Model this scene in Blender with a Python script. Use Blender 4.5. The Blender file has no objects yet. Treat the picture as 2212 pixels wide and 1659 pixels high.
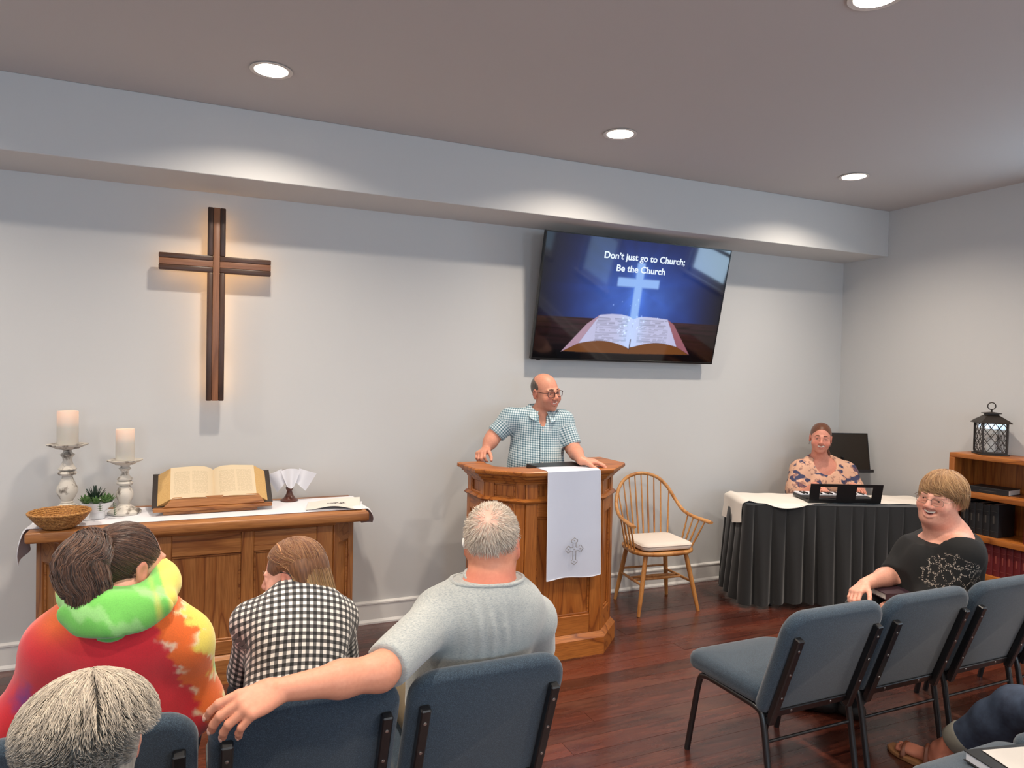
import bpy, bmesh, math, random
import numpy as np
from mathutils import Vector, Matrix

random.seed(7)
SC = bpy.context.scene
COL = SC.collection
R = math.radians

# ------------------------------------------------------------------ camera
FPX, YAW, PITCH, ROLL = 1533.87, 0.4219, -0.02073, 0.02121
CAM = np.array([0.0, -4.76819, 1.75])
_cy, _sy, _cp, _sp = math.cos(YAW), math.sin(YAW), math.cos(PITCH), math.sin(PITCH)
CF = np.array([_sy * _cp, _cy * _cp, _sp])
_r = np.array([_cy, -_sy, 0.0]); _u = np.cross(_r, CF)
CR = math.cos(ROLL) * _r + math.sin(ROLL) * _u
CU = -math.sin(ROLL) * _r + math.cos(ROLL) * _u

def ray(px, py):
    return CF * FPX + CR * (px - 1106) - CU * (py - 829.5)
def hit(px, py, axis, val):
    """point where the sight line of a photo pixel meets the plane axis = val"""
    d = ray(px, py)
    return CAM + d * ((val - CAM[axis]) / d[axis])

cam_data = bpy.data.cameras.new('camera')
cam = bpy.data.objects.new('camera', cam_data)
COL.objects.link(cam)
cam.matrix_world = Matrix(((CR[0], CU[0], -CF[0], CAM[0]), (CR[1], CU[1], -CF[1], CAM[1]),
                           (CR[2], CU[2], -CF[2], CAM[2]), (0, 0, 0, 1)))
cam_data.sensor_fit = 'HORIZONTAL'
cam_data.sensor_width = 36.0
cam_data.lens = FPX / 2212 * 36.0
cam_data.clip_start = 0.05
SC.camera = cam

# ------------------------------------------------------------------ world, exposure, daylight
world = bpy.data.worlds.new('world'); SC.world = world
world.use_nodes = True
world.node_tree.nodes['Background'].inputs[0].default_value = (0.62, 0.78, 1.0, 1)
world.node_tree.nodes['Background'].inputs[1].default_value = 0.6
SC.view_settings.view_transform = 'Standard'
SC.view_settings.look = 'None'
SC.view_settings.exposure = 0.0
SC.view_settings.gamma = 1.0
SC.view_settings.use_curve_mapping = False

ROOM_X0, ROOM_X1, ROOM_Y0, ROOM_Z = -3.2, 5.478, -8.6, 3.184
DAY = (0.56, 0.79, 1.0)
WINDOWS = [  # centre, wall normal axis, width, sill, head, watts
    ('rear', -1.2, 1.1, 0.9, 2.45, 120), ('rear', 1.1, 1.1, 0.9, 2.45, 120), ('rear', 3.4, 1.1, 0.9, 2.45, 120),
    ('left', -1.9, 1.1, 0.9, 2.45, 75), ('left', -4.2, 1.1, 0.9, 2.45, 75), ('left', -6.6, 1.1, 0.9, 2.45, 75),
    ('right', -2.40, 0.72, 1.86, 2.62, 80), ('right', -4.85, 0.9, 1.0, 2.45, 50), ('right', -6.9, 1.1, 0.9, 2.45, 45)]
for side, c, w, z0, z1, watts in WINDOWS:
    ld = bpy.data.lights.new('window_daylight', 'AREA')
    ld.shape = 'RECTANGLE'; ld.size = w - 0.12; ld.size_y = z1 - z0 - 0.12
    ld.energy = watts * {'rear': 0.34, 'left': 0.07, 'right': 0.16}[side]; ld.color = DAY
    lo = bpy.data.objects.new('window_daylight', ld); COL.objects.link(lo)
    zc = (z0 + z1) / 2
    if side == 'rear':
        lo.location = (c, ROOM_Y0 - 0.03, zc); lo.rotation_euler = (R(90), 0, 0)
    elif side == 'left':
        lo.location = (ROOM_X0 - 0.03, c, zc); lo.rotation_euler = (R(90), 0, R(-90))
    else:
        lo.location = (ROOM_X1 + 0.03, c, zc); lo.rotation_euler = (R(90), 0, R(90))

# ------------------------------------------------------------------ object helpers
def tag(o, label, cat, group=None):
    o['label'] = label; o['category'] = cat
    if group: o['group'] = group
    return o
def thing(name, label, cat, loc=(0, 0, 0), rz=0.0, group=None):
    o = bpy.data.objects.new(name, None); COL.objects.link(o)
    o.empty_display_size = 0.1
    o.location = loc; o.rotation_euler = (0, 0, rz)
    return tag(o, label, cat, group)
def finish(me, smooth):
    if smooth is None: return
    for p in me.polygons: p.use_smooth = True
    if smooth < 180: me.set_sharp_from_angle(angle=R(smooth))
def obj(name, bm, mat, parent=None, smooth=35, label=None, shift=None):
    me = bpy.data.meshes.new(name)
    bmesh.ops.recalc_face_normals(bm, faces=bm.faces)
    bm.to_mesh(me); bm.free()
    return mobj(name, me, mat, parent, smooth, label, shift)
def mobj(name, me, mat, parent=None, smooth=35, label=None, shift=None):
    if shift is not None: me.transform(Matrix.Translation(Vector(shift)))
    finish(me, smooth)
    if mat is not None and not me.materials: me.materials.append(mat)
    o = bpy.data.objects.new(name, me); COL.objects.link(o)
    if parent is not None: o.parent = parent
    if label: o['label'] = label
    return o
def struct(name, bm, mat, parent=None, smooth=35):
    o = obj(name, bm, mat, parent, smooth)
    o['kind'] = 'structure'
    return o
def dup(root, loc=None, rz=None, label=None, group=None):
    r = root.copy(); COL.objects.link(r)
    if loc is not None: r.location = loc
    if rz is not None: r.rotation_euler = (0, 0, rz)
    if label: r['label'] = label
    if group: r['group'] = group
    for ch in list(root.children):
        c = ch.copy(); COL.objects.link(c); c.parent = r
        for g in list(ch.children):
            d = g.copy(); COL.objects.link(d); d.parent = c
    return r

# ------------------------------------------------------------------ mesh helpers
def BM(): return bmesh.new()
def bx(bm, x0, x1, y0, y1, z0, z1, bev=0.0, seg=1, mat=None):
    m = Matrix.Translation(((x0 + x1) / 2, (y0 + y1) / 2, (z0 + z1) / 2)) @ Matrix.Diagonal((abs(x1 - x0), abs(y1 - y0), abs(z1 - z0), 1))
    if mat is not None: m = mat @ m
    g = bmesh.ops.create_cube(bm, size=1.0, matrix=m)
    if bev > 0:
        vs = g['verts']; es = list({e for v in vs for e in v.link_edges})
        bmesh.ops.bevel(bm, geom=vs + es, offset=bev, offset_type='OFFSET', segments=seg, profile=0.5, affect='EDGES', clamp_overlap=True)
    return bm
def frame_from(d):
    d = np.asarray(d, float); d = d / (np.linalg.norm(d) + 1e-12)
    a = np.array([0, 0, 1.0]) if abs(d[2]) < 0.9 else np.array([1.0, 0, 0])
    u = np.cross(a, d); u /= np.linalg.norm(u)
    return u, np.cross(d, u)
def tube(bm, pts, rad, n=8, flat=1.0, cap=True, up=None):
    pts = [np.asarray(p, float) for p in pts]; m = len(pts)
    rad = [rad] * m if np.isscalar(rad) else list(rad)
    rings = []; u = None
    for i, p in enumerate(pts):
        d = pts[min(i + 1, m - 1)] - pts[max(i - 1, 0)]
        d = d / (np.linalg.norm(d) + 1e-12)
        if u is None:
            if up is not None:
                u = np.asarray(up, float); u = u - d * (u @ d); u /= np.linalg.norm(u)
            else: u, _ = frame_from(d)
        else:
            u = u - d * (u @ d); u /= (np.linalg.norm(u) + 1e-12)
        v = np.cross(d, u)
        rings.append([bm.verts.new(p + rad[i] * (math.cos(2 * math.pi * k / n) * u * flat + math.sin(2 * math.pi * k / n) * v)) for k in range(n)])
    for a, b in zip(rings[:-1], rings[1:]):
        for k in range(n): bm.faces.new((a[k], a[(k + 1) % n], b[(k + 1) % n], b[k]))
    if cap:
        bm.faces.new(rings[0][::-1]); bm.faces.new(rings[-1])
    return bm
def loft(bm, rings, closed=True, cap=True):
    R_ = [[bm.verts.new(p) for p in r] for r in rings]
    n = len(R_[0])
    for a, b in zip(R_[:-1], R_[1:]):
        for k in range(n if closed else n - 1):
            bm.faces.new((a[k], a[(k + 1) % n], b[(k + 1) % n], b[k]))
    if cap and closed:
        bm.faces.new(R_[0][::-1]); bm.faces.new(R_[-1])
    return bm
def lathe(bm, prof, n=24, c=(0, 0, 0), cap=True, wob=None):
    rings = []
    for r, z in prof:
        rings.append([(c[0] + r * math.cos(2 * math.pi * k / n), c[1] + r * math.sin(2 * math.pi * k / n), c[2] + z) for k in range(n)])
    return loft(bm, rings, True, cap)
def prism(bm, poly, z0, z1, bev=0.0, seg=1):
    a = [bm.verts.new((x, y, z0)) for x, y in poly]; b = [bm.verts.new((x, y, z1)) for x, y in poly]
    n = len(poly); fs = [bm.faces.new((a[k], a[(k + 1) % n], b[(k + 1) % n], b[k])) for k in range(n)]
    fs.append(bm.faces.new(a[::-1])); fs.append(bm.faces.new(b))
    if bev > 0:
        es = list({e for f in fs for e in f.edges})
        bmesh.ops.bevel(bm, geom=a + b + es, offset=bev, segments=seg, profile=0.5, affect='EDGES', clamp_overlap=True)
    return bm
def smooth_path(pts, k=6):
    """Catmull-Rom through the points"""
    P = [np.asarray(p, float) for p in pts]; P = [2 * P[0] - P[1]] + P + [2 * P[-1] - P[-2]]
    out = []
    for i in range(1, len(P) - 2):
        for t in np.linspace(0, 1, k, endpoint=False):
            a, b, c, d = P[i - 1:i + 3]
            out.append(0.5 * (2 * b + (c - a) * t + (2 * a - 5 * b + 4 * c - d) * t * t + (3 * b - a - 3 * c + d) * t ** 3))
    out.append(P[-2]); return out
def grid_sheet(fn, nu, nv):
    """open sheet from fn(u,v)"""
    bm = BM(); V = [[bm.verts.new(fn(i / nu, j / nv)) for j in range(nv + 1)] for i in range(nu + 1)]
    for i in range(nu):
        for j in range(nv): bm.faces.new((V[i][j], V[i + 1][j], V[i + 1][j + 1], V[i][j + 1]))
    return bm
def thicken(bm, t):
    bmesh.ops.recalc_face_normals(bm, faces=bm.faces)
    bmesh.ops.solidify(bm, geom=list(bm.faces), thickness=t)
    return bm

# ------------------------------------------------------------------ materials
def srgb(r, g, b):
    f = lambda c: (c / 255 / 12.92) if c / 255 <= 0.04045 else ((c / 255 + 0.055) / 1.055) ** 2.4
    return (f(r), f(g), f(b), 1.0)
class N:
    """tiny node-tree writer"""
    def __init__(s, name):
        s.m = bpy.data.materials.new(name); s.m.use_nodes = True
        s.t = s.m.node_tree; s.b = s.t.nodes['Principled BSDF']
    def n(s, typ, **kw):
        nd = s.t.nodes.new(typ)
        for k, v in kw.items():
            if k[0] == 'i' and k[1:].isdigit(): s.put(nd, int(k[1:]), v)
            else: setattr(nd, k, v)
        return nd
    def put(s, nd, i, v):
        if isinstance(v, bpy.types.NodeSocket): s.t.links.new(v, nd.inputs[i])
        elif isinstance(v, bpy.types.Node): s.t.links.new(v.outputs[0], nd.inputs[i])
        else: nd.inputs[i].default_value = v
        return nd
    def set(s, **kw):
        names = dict(col='Base Color', rough='Roughness', metal='Metallic', spec='Specular IOR Level', coat='Coat Weight', coatr='Coat Roughness',
                     sheen='Sheen Weight', emit='Emission Color', es='Emission Strength', nrm='Normal', sss='Subsurface Weight', ssr='Subsurface Radius', sss_s='Subsurface Scale', trans='Transmission Weight', ior='IOR', alpha='Alpha')
        for k, v in kw.items(): s.put(s.b, names[k], v)
        return s
    def math(s, op, a, b=0.0, c=None):
        nd = s.n('ShaderNodeMath', operation=op); s.put(nd, 0, a); s.put(nd, 1, b)
        if c is not None: s.put(nd, 2, c)
        return nd.outputs[0]
    def coords(s, kind='Object'): return s.n('ShaderNodeTexCoord').outputs[kind]
    def pos(s): return s.n('ShaderNodeNewGeometry').outputs['Position']
    def mapping(s, v, scale=(1, 1, 1), loc=(0, 0, 0), rot=(0, 0, 0)):
        nd = s.n('ShaderNodeMapping'); s.put(nd, 0, v); nd.inputs[1].default_value = loc; nd.inputs[2].default_value = rot; nd.inputs[3].default_value = scale
        return nd.outputs[0]
    def noise(s, v, scale, detail=3.0, rough=0.5, dist=0.0):
        nd = s.n('ShaderNodeTexNoise'); s.put(nd, 'Vector', v); nd.inputs['Scale'].default_value = scale
        nd.inputs['Detail'].default_value = detail; nd.inputs['Roughness'].default_value = rough; nd.inputs['Distortion'].default_value = dist
        return nd.outputs[0]
    def ramp(s, fac, stops, interp='LINEAR'):
        nd = s.n('ShaderNodeValToRGB'); s.put(nd, 0, fac); cr = nd.color_ramp; cr.interpolation = interp
        while len(cr.elements) < len(stops): cr.elements.new(0.5)
        for e, (p, c) in zip(cr.elements, stops):
            e.position = p; e.color = c if len(c) == 4 else (*c, 1)
        return nd.outputs[0]
    def mix(s, fac, a, b, mode='MIX'):
        nd = s.n('ShaderNodeMix', data_type='RGBA', blend_type=mode)
        s.put(nd, 0, fac); s.put(nd, 6, a); s.put(nd, 7, b); return nd.outputs[2]
    def bump(s, h, strength=0.2, dist=0.01):
        nd = s.n('ShaderNodeBump'); nd.inputs['Strength'].default_value = strength; nd.inputs['Distance'].default_value = dist
        s.put(nd, 'Height', h); s.put(s.b, 'Normal', nd.outputs[0]); return s
    def rand(s): return s.n('ShaderNodeObjectInfo').outputs['Random']
G = lambda v: (v, v, v, 1)

def plain(name, col, rough=0.5, metal=0.0, bump=None, var=None, **kw):
    n = N(name); c = col
    if var:
        nz = n.noise(n.coords(), var[0], 4.0, 0.6)
        c = n.mix(n.ramp(nz, [(0.35, G(0)), (0.65, G(1))]), col, var[1])
    n.set(col=c, rough=rough, metal=metal, **kw)
    if bump: n.bump(n.noise(n.coords(), bump[0], 3.0, 0.6), bump[1], bump[2] if len(bump) > 2 else 0.004)
    return n.m
def wood(name, light, mid, dark, axis='x', rough=0.42, rings=9.0, base=5.0, coat=0.06):
    n = N(name); v = n.coords()
    off = n.n('ShaderNodeVectorMath', operation='SCALE'); n.put(off, 0, (7.3, 11.7, 5.1)); n.put(off, 'Scale', n.rand())
    add = n.n('ShaderNodeVectorMath', operation='ADD'); n.put(add, 0, v); n.put(add, 1, off.outputs[0])
    st = {'x': (0.10, 1, 1), 'y': (1, 0.10, 1), 'z': (1, 1, 0.10)}[axis]
    mv = n.mapping(add.outputs[0], st)
    big = n.noise(mv, base, 2.0, 0.45, 0.4)
    band = n.math('FRACT', n.math('MULTIPLY', big, rings))
    st2 = tuple(0.03 if a < 1 else 1 for a in st)
    fine = n.noise(n.mapping(add.outputs[0], st2), 260.0, 2.0, 0.6)
    c = n.ramp(band, [(0.0, mid), (0.35, light), (0.72, light), (0.93, dark), (1.0, mid)])
    c = n.mix(n.ramp(fine, [(0.35, G(0.55)), (0.6, G(0))]), c, dark)
    tint = n.mix(n.math('MULTIPLY', n.rand(), 0.25), c, mid)
    n.set(col=tint, rough=rough, coat=coat, coatr=0.25)
    n.bump(fine, 0.08, 0.002)
    return n.m

WALL = plain('wall_paint', srgb(206, 206, 205), 0.75, bump=(220, 0.05, 0.002))
CEIL = plain('ceiling_paint', srgb(196, 192, 190), 0.85, bump=(160, 0.06, 0.002))
TRIM = plain('white_trim_paint', srgb(226, 225, 222), 0.45)
OAK = [wood('oak_' + a, srgb(178, 120, 66), srgb(160, 100, 50), srgb(116, 64, 28), a) for a in 'xyz']
OAKX, OAKY, OAKZ = OAK
PUL = [wood('honey_oak_' + a, srgb(184, 112, 48), srgb(166, 94, 34), srgb(116, 58, 18), a) for a in 'xyz']
PULX, PULY, PULZ = PUL
WIND = wood('golden_maple', srgb(206, 150, 88), srgb(190, 130, 68), srgb(160, 100, 46), 'z', rings=4)
BLACKMETAL = plain('black_metal', srgb(22, 22, 24), 0.35, 0.0, coat=0.4, coatr=0.2)
STEEL = plain('screw_steel', srgb(190, 190, 190), 0.3, 1.0)
WHITECLOTH = plain('white_cloth', srgb(226, 226, 232), 0.8, bump=(900, 0.06, 0.001))
BLACKPLASTIC = plain('black_plastic', srgb(14, 14, 15), 0.4)
def cushion_fabric():
    n = N('slate_fabric'); v = n.coords()
    a = n.noise(v, 420, 2.0, 0.7); b = n.noise(n.mapping(v, (1, 1, 5)), 60, 3.0, 0.7)
    c = n.ramp(a, [(0.3, srgb(20, 34, 46)), (0.5, srgb(36, 54, 70)), (0.7, srgb(70, 88, 102))])
    c = n.mix(n.ramp(b, [(0.4, G(0)), (0.7, G(0.35))]), c, srgb(38, 48, 58))
    n.set(col=c, rough=0.9, sheen=0.25); n.bump(a, 0.25, 0.003)
    return n.m
FABRIC = cushion_fabric()

# ================================================================== THE ROOM
def floor_material():
    n = N('dark_red_floorboards'); p = n.pos()
    off = n.n('ShaderNodeVectorMath', operation='SCALE'); n.put(off, 0, (17.0, 3.0, 0)); n.put(off, 'Scale', n.rand())
    add = n.n('ShaderNodeVectorMath', operation='ADD'); n.put(add, 0, p); n.put(add, 1, off.outputs[0])
    g = n.noise(n.mapping(add.outputs[0], (1.2, 14, 1)), 3.0, 5.0, 0.65, 0.6)
    c = n.ramp(g, [(0.25, srgb(40, 18, 14)), (0.5, srgb(78, 36, 26)), (0.75, srgb(104, 52, 36))])
    r = n.rand()
    c = n.mix(n.ramp(r, [(0.0, G(0.5)), (0.5, G(0.0)), (1.0, G(0.0))]), c, srgb(46, 22, 17))
    c = n.mix(n.ramp(r, [(0.55, G(0.0)), (1.0, G(0.5))]), c, srgb(112, 50, 32))
    wear = n.noise(n.mapping(p, (0.8, 2.6, 1)), 2.2, 5.0, 0.7)
    c = n.mix(n.ramp(wear, [(0.5, G(0)), (0.75, G(0.35))]), c, srgb(120, 84, 66))
    spots = n.noise(n.mapping(p, (1, 3, 1)), 26, 2.0, 0.5)
    c = n.mix(n.ramp(spots, [(0.68, G(0)), (0.74, G(0.7))]), c, srgb(26, 12, 10))
    fine = n.noise(n.mapping(add.outputs[0], (3, 60, 1)), 4.0, 3.0, 0.6)
    rough = n.ramp(wear, [(0.3, G(0.2)), (0.75, G(0.36))])
    n.set(col=c, rough=rough, coat=0.35, coatr=0.18)
    n.bump(n.math('ADD', n.math('MULTIPLY', fine, 0.5), n.noise(n.mapping(p, (1, 1, 1)), 5.0, 2.0, 0.5)), 0.25, 0.006)
    return n.m
FLOORM = floor_material()
JOINT = plain('dark_joint', srgb(14, 8, 7), 0.8)
bm = BM(); bx(bm, ROOM_X0, ROOM_X1, ROOM_Y0, 0, -0.12, -0.012)
floor = struct('floor', bm, JOINT)
bm = BM(); bx(bm, 0, 1, 0, 1, -0.012, 0.0)
plank_me = bpy.data.meshes.new('plank')
bm.to_mesh(plank_me); bm.free(); plank_me.materials.append(FLOORM)
PW = 0.1165
rows = int(-ROOM_Y0 / PW) + 1
rnd = random.Random(3)
for i in range(rows):
    y1 = -i * PW; y0 = max(y1 - PW, ROOM_Y0)
    x = ROOM_X0 - rnd.uniform(0, 1.8)
    while x < ROOM_X1 - 0.02:
        L = rnd.uniform(2.0, 3.6)
        a, b = max(x, ROOM_X0), min(x + L, ROOM_X1)
        if ROOM_X1 - b < 0.4: b = ROOM_X1; L = 99
        if b - a > 0.05:
            o = bpy.data.objects.new('plank', plank_me); COL.objects.link(o); o.parent = floor
            gap = 0.0016
            o.location = (a + 0.0008, y0 + gap / 2, rnd.uniform(-0.0009, 0.0))
            o.scale = (b - a - 0.0016, y1 - y0 - gap, 1)
        x += L

def wall_with_openings(name, axis, pos, thick, a0, a1, z1, holes):
    """axis-aligned wall slab with rectangular window holes, built from boxes"""
    bm = BM()
    def slab(u0, u1, w0, w1):
        if u1 - u0 < 1e-4 or w1 - w0 < 1e-4: return
        if axis == 'y': bx(bm, u0, u1, min(pos, pos + thick), max(pos, pos + thick), w0, w1)
        else: bx(bm, min(pos, pos + thick), max(pos, pos + thick), u0, u1, w0, w1)
    cur = a0
    for c, w, s, hd in sorted(holes):
        slab(cur, c - w / 2, 0, z1); slab(c - w / 2, c + w / 2, 0, s); slab(c - w / 2, c + w / 2, hd, z1); cur = c + w / 2
    slab(cur, a1, 0, z1)
    return struct(name, bm, WALL, smooth=None)
ZT = ROOM_Z + 0.1
H = lambda s: [(c, w, z0, z1) for sd, c, w, z0, z1, _ in WINDOWS if sd == s]
wall_with_openings('wall_back', 'y', 0.0, 0.12, ROOM_X0 - 0.12, ROOM_X1 + 0.12, ZT, [])
wall_with_openings('wall_rear', 'y', ROOM_Y0, -0.12, ROOM_X0 - 0.12, ROOM_X1 + 0.12, ZT, H('rear'))
wall_with_openings('wall_left', 'x', ROOM_X0, -0.12, ROOM_Y0, 0.0, ZT, H('left'))
wall_with_openings('wall_right', 'x', ROOM_X1, 0.12, ROOM_Y0, 0.0, ZT, H('right'))

# ceiling with round cut-outs for the downlights
LAMPS = [(x, y) for y in (-1.09, -2.85, -4.61, -6.37, -8.05) for x in (-1.66, 0.33, 2.33, 4.30)]
CAN_R = 0.078
xs = [ROOM_X0] + sorted({v for lx, _ in LAMPS for v in (lx - 0.12, lx + 0.12)}) + [ROOM_X1]
ys = [ROOM_Y0] + sorted({v for _, ly in LAMPS for v in (ly - 0.12, ly + 0.12)}) + [0.0]
bm = BM(); z = ROOM_Z
for i in range(len(xs) - 1):
    for j in range(len(ys) - 1):
        x0, x1, y0, y1 = xs[i], xs[i + 1], ys[j], ys[j + 1]
        cx, cy = (x0 + x1) / 2, (y0 + y1) / 2
        if any(abs(cx - a) < 0.01 and abs(cy - b) < 0.01 for a, b in LAMPS):
            n = 32; inn = []; out = []
            for k in range(n):
                t = 2 * math.pi * k / n; c, s = math.cos(t), math.sin(t); q = 0.12 / max(abs(c), abs(s))
                inn.append(bm.verts.new((cx + CAN_R * c, cy + CAN_R * s, z))); out.append(bm.verts.new((cx + q * c, cy + q * s, z)))
            for k in range(n): bm.faces.new((inn[k], inn[(k + 1) % n], out[(k + 1) % n], out[k]))
        else:
            bm.faces.new([bm.verts.new(p) for p in ((x0, y0, z), (x1, y0, z), (x1, y1, z), (x0, y1, z))])
bx(bm, ROOM_X0 - 0.12, ROOM_X1 + 0.12, ROOM_Y0 - 0.12, 0.12, z + 0.1, z + 0.2)
ceiling = struct('ceiling', bm, CEIL, smooth=None)
# bulkhead running along the front wall
bm = BM(); bx(bm, ROOM_X0, ROOM_X1, -0.46, 0.0, 2.794, ROOM_Z, 0.003, 1)
struct('trim_1', bm, WALL, smooth=None)

def baseboard(name, axis, pos, sgn, a0, a1):
    bm = BM()
    prof = [(0, 0), (0.026, 0), (0.026, 0.012), (0.015, 0.028), (0.015, 0.128), (0.020, 0.132), (0.020, 0.142), (0.008, 0.150), (0, 0.152)]
    rings = []
    for a in (a0, a1):
        rings.append([(a, pos + sgn * d, h) if axis == 'y' else (pos + sgn * d, a, h) for d, h in prof])
    loft(bm, rings)
    return struct(name, bm, TRIM, smooth=None)
baseboard('baseboard_back', 'y', 0.0, -1, ROOM_X0, ROOM_X1)
baseboard('baseboard_right', 'x', ROOM_X1, -1, ROOM_Y0, 0)
baseboard('baseboard_left', 'x', ROOM_X0, 1, ROOM_Y0, 0)
baseboard('baseboard_rear', 'y', ROOM_Y0, 1, ROOM_X0, ROOM_X1)

# windows (behind and beside the camera)
def glass_material():
    n = N('window_glass'); tr = n.n('ShaderNodeBsdfTransparent'); gl = n.n('ShaderNodeBsdfGlossy')
    gl.inputs['Roughness'].default_value = 0.02
    mx = n.n('ShaderNodeMixShader'); mx.inputs[0].default_value = 0.08
    n.t.links.new(tr.outputs[0], mx.inputs[1]); n.t.links.new(gl.outputs[0], mx.inputs[2])
    n.t.links.new(mx.outputs[0], n.t.nodes['Material Output'].inputs[0]); return n.m
GLASS = glass_material()
for wi, (side, c, w, z0, z1, _) in enumerate(WINDOWS):
    root = bpy.data.objects.new('window_%d' % (wi + 1), None); COL.objects.link(root); root['kind'] = 'structure'
    if side == 'rear': root.location = (c, ROOM_Y0, z0)
    elif side == 'left': root.location = (ROOM_X0, c, z0); root.rotation_euler = (0, 0, R(-90))
    else: root.location = (ROOM_X1, c, z0); root.rotation_euler = (0, 0, R(90))
    hh = z1 - z0
    bm = BM()   # casing and sash, y = 0 is the wall face, room towards +y
    for a, b, d, e in ((-w / 2 - 0.09, -w / 2, -0.08, hh + 0.09), (w / 2, w / 2 + 0.09, -0.08, hh + 0.09), (-w / 2, w / 2, hh, hh + 0.09)):
        bx(bm, a, b, 0.001, 0.018, d, e, 0.003)
    for a, b, d, e in ((-w / 2, -w / 2 + 0.045, 0, hh), (w / 2 - 0.045, w / 2, 0, hh), (-w / 2, w / 2, 0, 0.05), (-w / 2, w / 2, hh - 0.045, hh), (-w / 2, w / 2, hh / 2 - 0.02, hh / 2 + 0.02)):
        bx(bm, a, b, -0.05, -0.015, d, e, 0.002)
    obj('window_frame', bm, TRIM, root)
    bm = BM(); bx(bm, -w / 2 - 0.12, w / 2 + 0.12, 0.0, 0.05, -0.03, 0.0, 0.004); obj('window_sill', bm, TRIM, root)
    for k in (0, 1):
        bm = BM(); bx(bm, -w / 2 + 0.04, w / 2 - 0.04, -0.062, -0.058, k * hh / 2 + 0.02, (k + 1) * hh / 2 - 0.02); obj('pane', bm, GLASS, root)

# recessed downlights
LENS = N('lamp_lens').set(col=(0.9, 0.9, 0.9, 1), emit=srgb(255, 232, 200), es=14.0).m
BAFFLE = plain('lamp_trim_white', srgb(222, 216, 208), 0.5)
LAMP_W = 23.5
LAMP_LABELS = {(0.33, -1.09): 'lit recessed ceiling light in front of the bulkhead above the wooden wall cross',
               (2.33, -1.09): 'lit recessed ceiling light in front of the bulkhead above the pulpit',
               (4.30, -1.09): 'lit recessed ceiling light nearest the corner of the right wall',
               (2.33, -2.85): 'lit recessed ceiling light over the aisle between the chair blocks'}
lens_me = trim_me = None
for lx, ly in LAMPS:
    lab = LAMP_LABELS.get((lx, ly), 'lit recessed ceiling light over the rear rows of the room' if ly < -4 else 'lit recessed ceiling light over the side of the room')
    t = thing('recessed_downlight', lab, 'ceiling light', (lx, ly, ROOM_Z), 0, 'recessed ceiling lights')
    if lens_me is None:
        bm = BM()
        lathe(bm, [(0.072, 0.034), (0.078, 0.002), (0.098, -0.002), (0.101, -0.005), (0.100, -0.0065), (0.079, -0.005), (0.071, 0.030)], 40, cap=False)
        trim_me = obj('trim_ring', bm, BAFFLE, t).data
        bm = BM(); lathe(bm, [(0.0745, 0.045), (0.0745, 0.030), (0.0, 0.028)], 40, cap=False); lens_me = obj('lens', bm, LENS, t).data
    else:
        mobj('trim_ring', trim_me, None, t, None); mobj('lens', lens_me, None, t, None)
    ld = bpy.data.lights.new('downlight', 'AREA'); ld.shape = 'DISK'; ld.size = 0.13; ld.energy = LAMP_W; ld.color = (1.0, 0.87, 0.73); ld.spread = R(142)
    lo = bpy.data.objects.new('downlight', ld); COL.objects.link(lo); lo.parent = t; lo.location = (0, 0, 0.024)

# ================================================================== PANELLED WOODWORK
def offset_poly(poly, o):
    """offset an open polyline (left wing .. right wing) outwards with mitred corners"""
    P = [np.array(p, float) for p in poly]; n = len(P); out = []
    def nrm(a, b):
        d = b - a; d = d / np.linalg.norm(d); return np.array([d[1], -d[0]])
    for i in range(n):
        if i == 0: out.append(P[0] + o * nrm(P[0], P[1]))
        elif i == n - 1: out.append(P[-1] + o * nrm(P[-2], P[-1]))
        else:
            a, b = nrm(P[i - 1], P[i]), nrm(P[i], P[i + 1]); m = a + b
            out.append(P[i] + o * m * 2 / (m @ m))
    return out
def strip(poly, prof, back=0.0):
    """sweep a profile [(offset, z)] along an open polyline"""
    bm = BM(); rings = []
    cols = [offset_poly(poly, o) for o, _ in prof]
    for i in range(len(poly)):
        rings.append([(cols[j][i][0], cols[j][i][1], prof[j][1]) for j in range(len(prof))])
    return loft(bm, rings)
def face_box(bm, p0, p1, u0, u1, z0, z1, t0, t1, bev=0.003):
    """box on the face p0->p1: u along it in metres, t = distance out of the face"""
    p0, p1 = np.array(p0, float), np.array(p1, float); d = (p1 - p0) / np.linalg.norm(p1 - p0); n = np.array([d[1], -d[0]])
    m = Matrix(((d[0], n[0], 0, p0[0]), (d[1], n[1], 0, p0[1]), (0, 0, 1, 0), (0, 0, 0, 1)))
    bx(bm, u0, u1, t0, t1, z0, z1, bev, 1, mat=m)
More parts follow.
